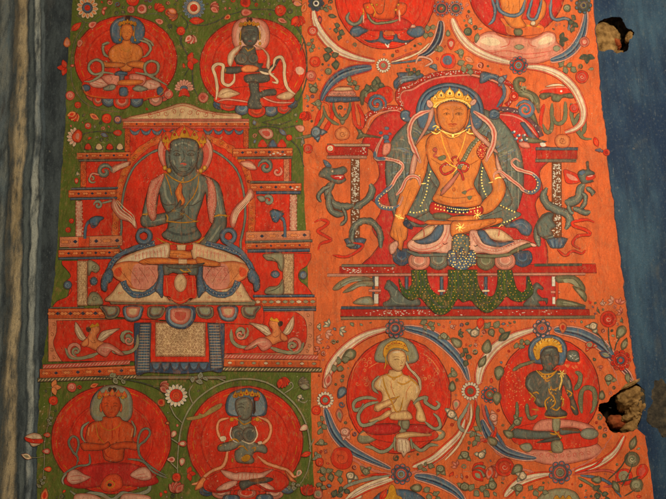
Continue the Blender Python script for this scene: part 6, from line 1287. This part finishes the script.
V(330,0,170); sband('short dark blue scroll band with pink edge under the double knot at top',"434,82 432,120 418,165 385,205 345,222",3.0,'blued','pinkl','pinkl'); sband('pink and cream scroll band running from the top knot under the pink cloud seat',"478,72 500,125 545,180 610,218 680,240 740,250",2.8,'creaml','rose','pink')
T4(496,0); sband('blue scroll band with pink edge rising at the top right corner',"212,237 262,222 305,190 335,140 348,90 352,45",3.2,'blue2','pink','pinkl'); sband('long cream and red scroll band sweeping round the right canopied vase',"118,262 180,268 240,290 295,335 328,390 342,440 335,480 310,505 270,520",2.6,'creaml','red','pink')
T6(305,0); X,Y=vp(470,394); rosette('small cream rosette with green heart under the cut-off red deity',X,Y,7.6,16,('creaml','white'),('rose','leaf2'),.6)
thing('streamer','blue, cream and red streamers running right from the small cream rosette','painted streamer'); V(330,0,170); LO('creaml',1.6,"240,245 300,228 350,205 390,170",'inkr'); LO('blue2',1.4,"240,250 310,242 360,235",'ink'); LO('rose',1,"238,242 300,215 345,200",'inkr'); LO('pinkl',1.8,"335,250 350,225 385,230 400,245 370,262",'inkr')
knot('blue and red ring knot between the pink cloud seat and the right vase',0,0,0.01) if False else None
T4(496,0); knot('ringed blue and red knot under the pink cloud seat',88,257,34)
knot('blue green knot at the top right corner of the orange ground',342,22,32,('leafd','blue2','leaf','blued'))
V(330,0,170); knot('left of the two knots at the top edge between the cut-off deities',436,34,32,('rose','blue2','leaf','red')); knot('right of the two knots at the top edge between the cut-off deities',492,34,30,('pink','blue2','leaf','red'))
T4(165,0); knot('dark blue knot at the top left of the orange ground',592,14,30,('blue','leafd','white','blued'))
V(300,290,366)
for d,cx in(('thin pink ring drawn round the pale deity roundel',176),('thin pink ring drawn round the dark deity roundel beside the lower hole',452)):
    thing('scroll_ring',d,'painted ring'); X,Y=vp(cx,202); P=wob(ell(X,Y,131*VS,133*VS,0,120),1.2); P=[q for q in P if not inside(h2,*q) and not inside(h2,q[0]+3,q[1])]; k=max(range(len(P)),key=lambda i: math.dist(P[i],P[i-1])); P=P[k:]+P[:k]; ribbon(P,2.6,'inkr'); ribbon(P,2.0,'pink'); ribbon(P,.6,'rose')
sband('cream and red scroll band at the upper left of the pale deity roundel',"46,178 56,140 85,105 120,82 160,70",3.0,'creaml','red','pink')
sband('blue scroll band with pink edge at the upper right of the pale deity roundel',"188,68 235,80 270,105 295,135 307,165",3.8,'blue2','pink','pinkl')
sband('blue scroll band at the lower left of the pale deity roundel',"46,215 60,255 85,285 120,305 165,325",3.6,'blue2','pink','pinkl')
sband('cream and red scroll band at the lower right of the pale deity roundel',"205,322 240,308 268,285 290,262 300,235",2.6,'creaml','red','verm')
sband('cream and red scroll band at the upper left of the dark deity roundel',"324,172 330,140 355,105 390,84 432,70",3.4,'creaml','red','pink')
sband('blue scroll band with pink edge at the upper right of the dark deity roundel',"462,72 505,78 545,98 568,122 580,142",4.2,'blue2','pink','pinkl')
sband('blue scroll band curving under the dark deity roundel',"330,236 345,268 372,292 405,303 430,306",3.6,'blue2','pink','pinkl')
sband('purple and pink scroll band right of the dark deity roundel, above the lower hole',"584,140 596,152 604,166",1.6,'purp','pink','pinkl')
sband('cream and red scroll band under the lower hole',"500,330 540,318 572,296 590,265",2.2,'creaml','red','verm')
sband('red and cream scroll band low at the middle, leading to the right bottom knot',"372,376 395,352 425,340 458,334",3.0,'creaml','red','verm')
sband('blue scroll band at the bottom edge left of the middle',"208,338 245,346 280,364 300,385",3.8,'blue2','pink','pinkl')
sband('red and cream scroll band at the bottom edge under the pale deity',"90,378 120,360 155,348 175,342",2.4,'creaml','red','verm')
X,Y=vp(46,200); rosette('white rosette with red heart left of the pale deity roundel',X,Y,8.6,15,('white','creaml'),('red','greyl'),.6)
X,Y=vp(310,184); rosette('white rosette with red and green heart between the two lower right roundels',X,Y,9.4,17,('white','creaml'),('red','leaf'),.62)
knot('blue ring knot on top of the pale deity roundel',173,70,17,('blue2','rose','blue2','bluel')); knot('pink and blue ring knot on top of the dark deity roundel',440,70,16,('blue2','pink','rose','blue2')); knot('blue ring knot at the bottom of the pale deity roundel',184,335,18,('blue2','rose','bluel','leaf')); knot('blue ring knot at the bottom of the dark deity roundel',473,332,20,('blue2','rose','greyl','leaf')); knot('red knot at the right of the dark deity roundel',583,128,18,('red','red2','blue2','red')); knot('small blue ring right of the white middle rosette',345,190,15,('blue2','verm','leaf','greyl'))
thing('streamer','bundle of cream, red, grey and blue streamers hanging from the middle rosette','painted streamer'); T4(330,372)
LO('greyl',3,"545,120 525,160 505,195 515,225 560,238 595,250",'inkr'); LO('creaml',2,"552,125 552,180 535,225 500,290 450,345",'inkr'); LO('red',2.4,"570,110 568,160 556,205 540,235",'inkr'); LO('leaf',3,"580,130 578,180 592,235",'ink'); LO('rose',2.6,"595,125 610,180 640,225 625,262 590,268 575,290",'inkr'); LO('blue2',2.4,"608,130 625,190 655,245 690,300",'ink'); LO('red',2.2,"650,215 640,255 600,275",'inkr')
thing('streamer','grey and cream streamers left of the bottom knot under the pale deity','painted streamer'); LO('greyl',3,"235,405 170,415 110,430 60,450 45,480",'inkr'); LO('creaml',2.6,"230,412 160,435 100,465 60,500",'inkr'); LO('red',1.6,"225,400 160,402 120,405",'inkr')
thing('streamer','blue and red streamers right of the bottom right knot','painted streamer'); T4(496,372); LO('blue2',2.6,"330,405 400,415 450,440 490,490",'ink'); LO('rose',2,"300,402 370,390 430,385 470,400 465,440 420,450",'inkr'); LO('red',1.6,"310,395 380,370 420,340",'inkr'); LO('leaf',2.2,"320,412 370,440 420,480",'ink')
# leaves and flowers on the orange ground
LG=('leaf','leaf2'); L2=('leafd','leaf'); 
T6(305,0)
for k,x,y,r,d,a,c in [('leaf',165,98,26,'green leaf at the top of the orange ground, near its left border',10,L2),('spray',195,178,48,'large green leaf spray beside the cut-off red deity',60,L2),('ring',46,186,30,'small red ring flower on the border at the top left of the orange ground',0,('red','pink')),('spray',38,265,34,'green leaf spray on the border below the red ring flower',80,LG),('spray',150,330,62,'long green leaf spray under the upper left scroll band',45,L2),('bud',60,372,32,'red round flower left of the blue upper scroll band',0,('red','verm')),('bud',140,430,20,'pale green round bud under the red round flower',0,LG),('bud',35,452,26,'pink round flower on the border under the red round flower',30,('rose','pink')),('spray',120,50,32,'green leaf sprig beside the dark blue knot',-20,LG),('leaf',90,120,26,'small purple leaf beside the upper left scroll band',80,('purp','rose'))]: FL(k,x,y,r,d,a,c)
T4(165,0)
for k,x,y,r,d,a,c in [('curl',582,352,24,'grey curl on the border left of the left vase',180,LG),('curl',600,405,22,'second grey curl on the border, lower than the first',30,LG),('bud',572,298,20,'pink round flower on the border above the grey curls',0,('rose','pink'))]: FL(k,x,y,r,d,a,c)
V(330,0,170)
for k,x,y,r,d,a,c in [('bud',462,240,30,'blue hearted red jewel over the top of the arch',0,('red','blue2')),('drop',474,172,20,'red bud with cream heart above the blue hearted jewel',-90,('red','pinkl')),('curl',432,195,18,'green curl left of the blue hearted jewel',120,LG),('curl',512,205,20,'green curl right of the blue hearted jewel',40,LG),('bud',540,125,16,'green round bud under the right top knot',0,L2),('leaf',575,150,20,'green leaf left of the pink cloud seat',100,LG),('drop',462,132,12,'small green bud between the top scroll bands',90,LG),('curl',408,262,16,'small pale curl right of the small cream rosette',0,('leaf2','greyl')),('spray',385,130,30,'leaf sprig right of the cut-off red deity',-70,LG),('spray',525,262,34,'leaf sprig over the right shoulder of the arch',20,LG),('leaf',545,235,22,'pale pink leaf under the cream scroll band',30,('orgl','pink')),('spray',330,280,26,'leaf sprig over the left shoulder of the arch',170,L2),('spray',170,345,34,'green leaf spray above the left canopied vase',-40,L2),('spray',95,330,26,'green leaf spray on top of the left canopied vase',200,LG)]: FL(k,x,y,r,d,a,c)
T4(496,0)
for k,x,y,r,d,a,c in [('ring',336,302,25,'red ring flower at the right edge over the right canopied vase',0,('red','rose')),('spray',272,265,30,'green leaf sprig under the blue scroll band, top right',0,LG),('tri',356,228,26,'green three-lobed leaf at the upper right edge',90,L2),('tri',262,155,24,'dark green leaf beside the pink cloud seat',0,L2),('bud',278,33,15,'green round bud near the top right knot',0,LG),('spray',300,85,28,'green leaf spray under the top right knot',80,L2),('ring',346,165,20,'pink ring bud on the blue scroll band at top right',0,('pink','rose')),('curl',20,315,24,'blue grey curl on the right shoulder of the arch',-60,('blue2','bluel')),('ring',70,378,18,'small red ring flower left of the right beast',0,('red','red2')),('bud',305,425,18,'red loop flower right of the right canopied vase',0,('red','rose'))]: FL(k,x,y,r,d,a,c)
T4(496,124)
for k,x,y,r,d,a,c in [('leaf',392,72,22,'red leaf at the right edge above the right dragon',70,('red','verm')),('curl',404,104,14,'small blue curl at the right edge above the right dragon',0,('blue','blue2')),('bud',432,112,13,'small red bud on the right border above the right dragon',0,('red','red2'))]: FL(k,x,y,r,d,a,c)
T4(165,124)
for k,x,y,r,d,a,c in [('bud',648,98,18,'red and cream bead flower left of the dragon pillar',0,('red','creaml'))]: FL(k,x,y,r,d,a,c)
# dense foliage round the lower roundels
V(300,290,366)
items=[('drop',76,186,11,'blue leaf bud left of the pale deity',-60,('blue2','bluel')),('drop',90,118,13,'green bud inside the scroll band left of the pale deity',-30,LG),('spray',70,138,16,'leaf sprig left of the pale deity, above the blue bud',-60,LG),('leaf',72,228,13,'pink and green leaf low left of the pale deity',80,('pink','leaf2')),('curl',82,258,13,'green curl low left of the pale deity',0,LG),('bud',76,306,20,'large red round flower low left of the pale deity',0,('red','verm')),
('curl',262,84,10,'green curl over the blue band, nearest the pale deity knot',0,LG),('drop',285,96,11,'green bud over the blue band, second from the pale deity knot',40,LG),('curl',318,78,13,'green curl under the right throne rail, middle',160,LG),('drop',340,104,12,'green drop leaf between the upper scroll bands',100,LG),('spray',300,118,15,'leaf sprig above the middle rosette, left',70,L2),('spray',350,70,18,'leaf sprig under the right throne rail, right of middle',0,LG),('spray',230,64,14,'leaf sprig under the right throne rail, left of middle',10,LG),('leaf',372,84,14,'long green leaf along the cream band of the dark deity roundel',-40,L2),('leaf',332,130,13,'green leaf left of the cream band of the dark deity roundel',-60,LG),('drop',328,60,9,'small red bud under the right throne rail',-80,('red','verm')),
('drop',362,150,12,'green bud left of the dark deity roundel, upper',-80,LG),('drop',358,196,11,'green bud left of the dark deity roundel, middle',-90,LG),('curl',352,232,12,'green curl left of the dark deity roundel, lower',60,LG),('spray',400,100,14,'leaf sprig over the upper left rim of the dark deity roundel',-35,LG),('curl',280,152,10,'green curl right of the pale deity roundel, upper',90,LG),('drop',277,176,9,'green bud right of the pale deity roundel, beside the rosette',90,LG),('curl',276,226,13,'green curl right of the pale deity roundel, lower',200,LG),('drop',284,208,9,'pale pink bud right of the pale deity roundel',-80,('pink','leaf2')),
('spray',318,262,15,'leaf sprig under the hanging streamers',80,LG),('curl',300,300,12,'green curl below the streamers, left',30,LG),('curl',330,300,11,'green curl below the streamers, right',150,LG),('drop',350,275,10,'green bud right of the hanging streamers',40,LG),('bunch',322,330,20,'red and green leaf cluster at the bottom middle',0,('red','leaf2')),('bunch',350,328,18,'pink leaf cluster at the bottom middle',60,('pink','verm')),('ring',372,322,17,'red ring flower with cream heart at the bottom middle',0,('red','verm')),('curl',300,358,13,'green curl near the bottom edge, left of the red cluster',0,LG),('curl',350,355,13,'green curl near the bottom edge, under the pink cluster',120,LG),('spray',322,365,18,'leaf sprig near the bottom edge, middle',0,LG),('drop',395,326,11,'green bud right of the red ring flower',-40,LG),('curl',398,360,12,'green curl near the bottom edge, right of middle',60,LG),
('spray',60,335,18,'leaf sprig at the lower left of the orange ground',20,LG),('curl',92,338,12,'green curl at the lower left of the orange ground',0,LG),('curl',120,330,11,'green curl left of the bottom left knot',180,LG),('spray',70,370,16,'leaf sprig at the bottom edge, far left of the orange ground',-30,L2),('drop',212,360,10,'green bud right of the bottom left knot',0,LG),('spray',238,372,16,'leaf sprig at the bottom edge under the blue band',20,LG),('curl',255,325,12,'green curl over the blue bottom band',0,LG),('spray',225,322,13,'leaf sprig right of the bottom left knot',-30,LG),('leaf',152,372,12,'red leaf at the bottom edge beside the crown tip',-60,('red','verm')),
('ring',561,53,15,'red ring flower on a stem at the right edge over the dark deity',0,('red','red2')),('drop',584,76,12,'green bud on a stem at the right edge over the dark deity',-60,LG),('curl',533,66,12,'green curl under the right end of the throne rail',0,LG),('leaf',590,98,12,'green leaf right of the blue band of the dark deity roundel',-70,LG),('curl',527,100,11,'red and green curl inside the blue band of the dark deity roundel',0,('red','leaf2')),('leaf',556,118,13,'blue green leaf inside the blue band of the dark deity roundel',20,('blue2','leaf2')),('curl',562,160,12,'green curl right of the dark deity, above the hole',0,LG),('drop',549,192,8,'small green bud right of the dark deity, beside the hole',90,LG),('leaf',596,160,10,'green leaf just above the lower hole',80,LG),('drop',478,68,9,'small orange bud inside the knot of the dark deity roundel',-90,('orgl','red')),
('curl',395,240,11,'green curl low left of the dark deity roundel',200,LG),('drop',380,262,10,'green bud low left of the dark deity roundel',30,LG),('drop',412,286,11,'pale green bud below the dark deity cushion',10,('leaf2','greyl')),('curl',405,338,12,'green curl beside the red band at the bottom',90,LG),
('ring',604,308,14,'grey ring flower under the lower hole',0,LG),('bud',590,340,15,'red and green round flower near the right bottom corner',0,('red','leaf2')),('drop',622,330,14,'red bud at the right bottom edge',-70,('red','rose')),('bud',612,355,12,'green round bud at the right bottom corner',0,LG),('leaf',606,278,14,'green leaf right under the lower hole',-70,LG),('leaf',575,358,13,'green leaf near the right bottom knot',60,LG),('drop',540,345,9,'small green bud right of the bottom right knot',0,LG),('spray',430,365,16,'leaf sprig at the bottom edge beside the dark crown tip',0,LG),('spray',545,370,18,'leaf sprig at the bottom edge right of the dark crown tip',30,L2)]
for k,x,y,r,d,a,c in items: FL(k,x,y,r,d,a,c)
thing('vine','dark forked stems of the right edge flowers above the dark deity','painted stem'); LO('leafd',.9,"568,112 562,92 561,68",'ink',.25); LO('leafd',.9,"572,110 576,96 582,86",'ink',.25); LO('leafd',.9,"562,112 550,90 538,76",'ink',.25)
thing('vine','dark forked stems under the lower hole at the right','painted stem'); LO('leafd',1.0,"560,345 585,320 600,292",'ink',.25); LO('leafd',1.0,"575,350 600,345 618,338",'ink',.25); LO('leafd',.9,"585,358 600,330 605,315",'ink',.25); LO('leafd',.9,"590,375 606,365 612,360",'ink',.25)
# left strip of the orange ground beside the green
T4(165,372)
for k,x,y,r,d,a,c in [('spray',612,200,30,'green leaf spray on the strip between the bottom roundel and the pale deity, upper',80,LG),('bud',592,150,18,'red bud on the border beside the white rosette',0,('red','verm')),('curl',612,275,20,'green curl on the border strip, middle',0,LG),('curl',600,332,20,'pale curl on the border strip, lower middle',120,('leaf2','greyl')),('bud',606,352,16,'red bud on the border strip, lower middle',0,('red','verm')),('curl',620,385,20,'green curl on the border strip, low',60,LG),('spray',610,440,34,'green leaf spray at the bottom of the border strip',80,LG),('bud',600,478,18,'pink bud at the bottom of the border strip',0,('pink','leaf2')),('leaf',640,30,30,'pink flame leaf above the white rosette on the border strip',-80,('pinkl','rose'))]: FL(k,x,y,r,d,a,c)

# small filler of tendrils, buds and specks between the big forms, too dense to count
def filler(name,desc,regions,n,rr,pal,big=0):
    thing(name,desc,'painted foliage',kind='stuff'); base=.00091
    for q in range(-big,n):
        if q<0: rr_=(3.2,5.6)
        else: rr_=rr
        x0,y0,x1,y1=random.choice(regions); x=random.uniform(x0,x1); y=random.uniform(y0,y1); r=random.uniform(*rr_)
        ok=all(HM.get((int((x+dx)//CELL),int((y+dy)//CELL)),0)<=base for dx in(-r*.8,0,r*.8) for dy in(-r*.8,0,r*.8))
        if not ok: continue
        if not(inside(rp_,x,y) if name=='orange_filler' else inside(lp_,x,y)): continue
        if inside(h2,x,y) or inside(h2,x+r+1.5,y) or inside(h2,x-r,y): continue
        k=random.random(); c=random.choice(pal); a=random.uniform(0,6.28)
        if q<0:
            c=random.choice((('leaf','leaf2'),('leaf2','greyl'),('leaf','leaf2'),('greyl','creaml'),('leafd','leaf'),('pink','pinkl'),('rose','pink')))
            if k<.55: curl(x,y,r*.62,a,c,'inkg' if 'pink' not in c[1] else 'inkr')
            else:
                for da in(-.7,.1,.9): P=wob(spline(leafp(x-r*.6*math.cos(a),y-r*.6*math.sin(a),r*1.6,r*.7,a+da),True,3),.7); rawfill(P,c[0],'inkg',.35); rawfill(shr(P,.5),c[1],None)
        elif k<.4: ribbon(spiralpts(x,y,r,1.25,a,random.choice((-1,1)),.15),r*.34+.7,'inkg' if 'leaf' in c[0] else 'inkr'); ribbon(spiralpts(x,y,r,1.25,a,1,.15),r*.3,c[0])
        elif k<.75: P=wob(spline(leafp(x-r*math.cos(a),y-r*math.sin(a),2*r,r*1.1,a),True,3),.7); rawfill(P,c[0],'inkg' if 'leaf' in c[0] else 'inkr',.35); rawfill(shr(P,.5),c[1],None)
        else: P=wob(ell(x,y,r*.7,r*.6),.8); rawfill(P,c[0],'inkg' if 'leaf' in c[0] else 'inkr',.35); rawfill(shr(P,.5,-.3,-.3),c[1],None)
rp_=[(306,0),(308,250),(318,499),(650,499),(640,440),(607,434),(600,400),(630,384),(622,320),(590,60),(588,0)]; lp_=[(76,0),(68,124),(60,300),(44,376),(42,499),(310,499),(306,300),(302,0)]
GP=[('leaf','leaf2'),('leafd','leaf'),('leaf2','greyl'),('pink','rose'),('red','verm'),('blue2','bluel'),('leaf','leaf2')]
filler('orange_filler','dense small curls and leaves filling the gaps between the roundels on the orange ground',[(318,322,640,498),(318,322,640,498),(306,0,592,70),(306,60,345,125),(560,300,630,340)],15000,(1.1,3.4),GP,9000)
filler('green_filler','small leaves and berries scattered in the gaps on the green ground',[(70,0,302,20),(66,20,302,115),(62,115,125,140),(250,110,303,150),(44,376,312,498)],2600,(1.2,3.0),[('red','verm'),('pink','rose'),('leaf','leaf2'),('blue2','bluel'),('leafd','leaf'),('leafd','leaf')])
for T in TH_LIST[-2:]: T['name']='painted_foliage'
finish()
cam=bpy.data.objects.new('camera',bpy.data.cameras.new('camera')); C.objects.link(cam)
cam.location=(0,-D,H0); cam.rotation_euler=(math.radians(90)+TH,0,0); cam.data.sensor_width=36; cam.data.lens=36*FPX/666; cam.data.clip_start=.05; cam.data.clip_end=100
cam.data.dof.use_dof=True; cam.data.dof.focus_distance=2.18; cam.data.dof.aperture_fstop=2.6
sc=bpy.context.scene; sc.camera=cam
w=bpy.data.worlds.new('World'); sc.world=w; w.use_nodes=True; bg=w.node_tree.nodes['Background']; bg.inputs[0].default_value=(1,.74,.5,1); bg.inputs[1].default_value=.24
def area(name,loc,tgt,size,power,col):
    l=bpy.data.lights.new(name,'AREA'); l.size=size; l.energy=power; l.color=col; o=bpy.data.objects.new(name,l); C.objects.link(o)
    o.location=loc; o.rotation_euler=(Vector(tgt)-Vector(loc)).to_track_quat('-Z','Y').to_euler(); return o
area('work_lamp',(1.0,-2.1,2.6),(.25,0,1.75),.35,54,(1,.86,.67))
sc.view_settings.view_transform='Standard'; sc.view_settings.look='None'; sc.view_settings.exposure=0; sc.view_settings.gamma=1
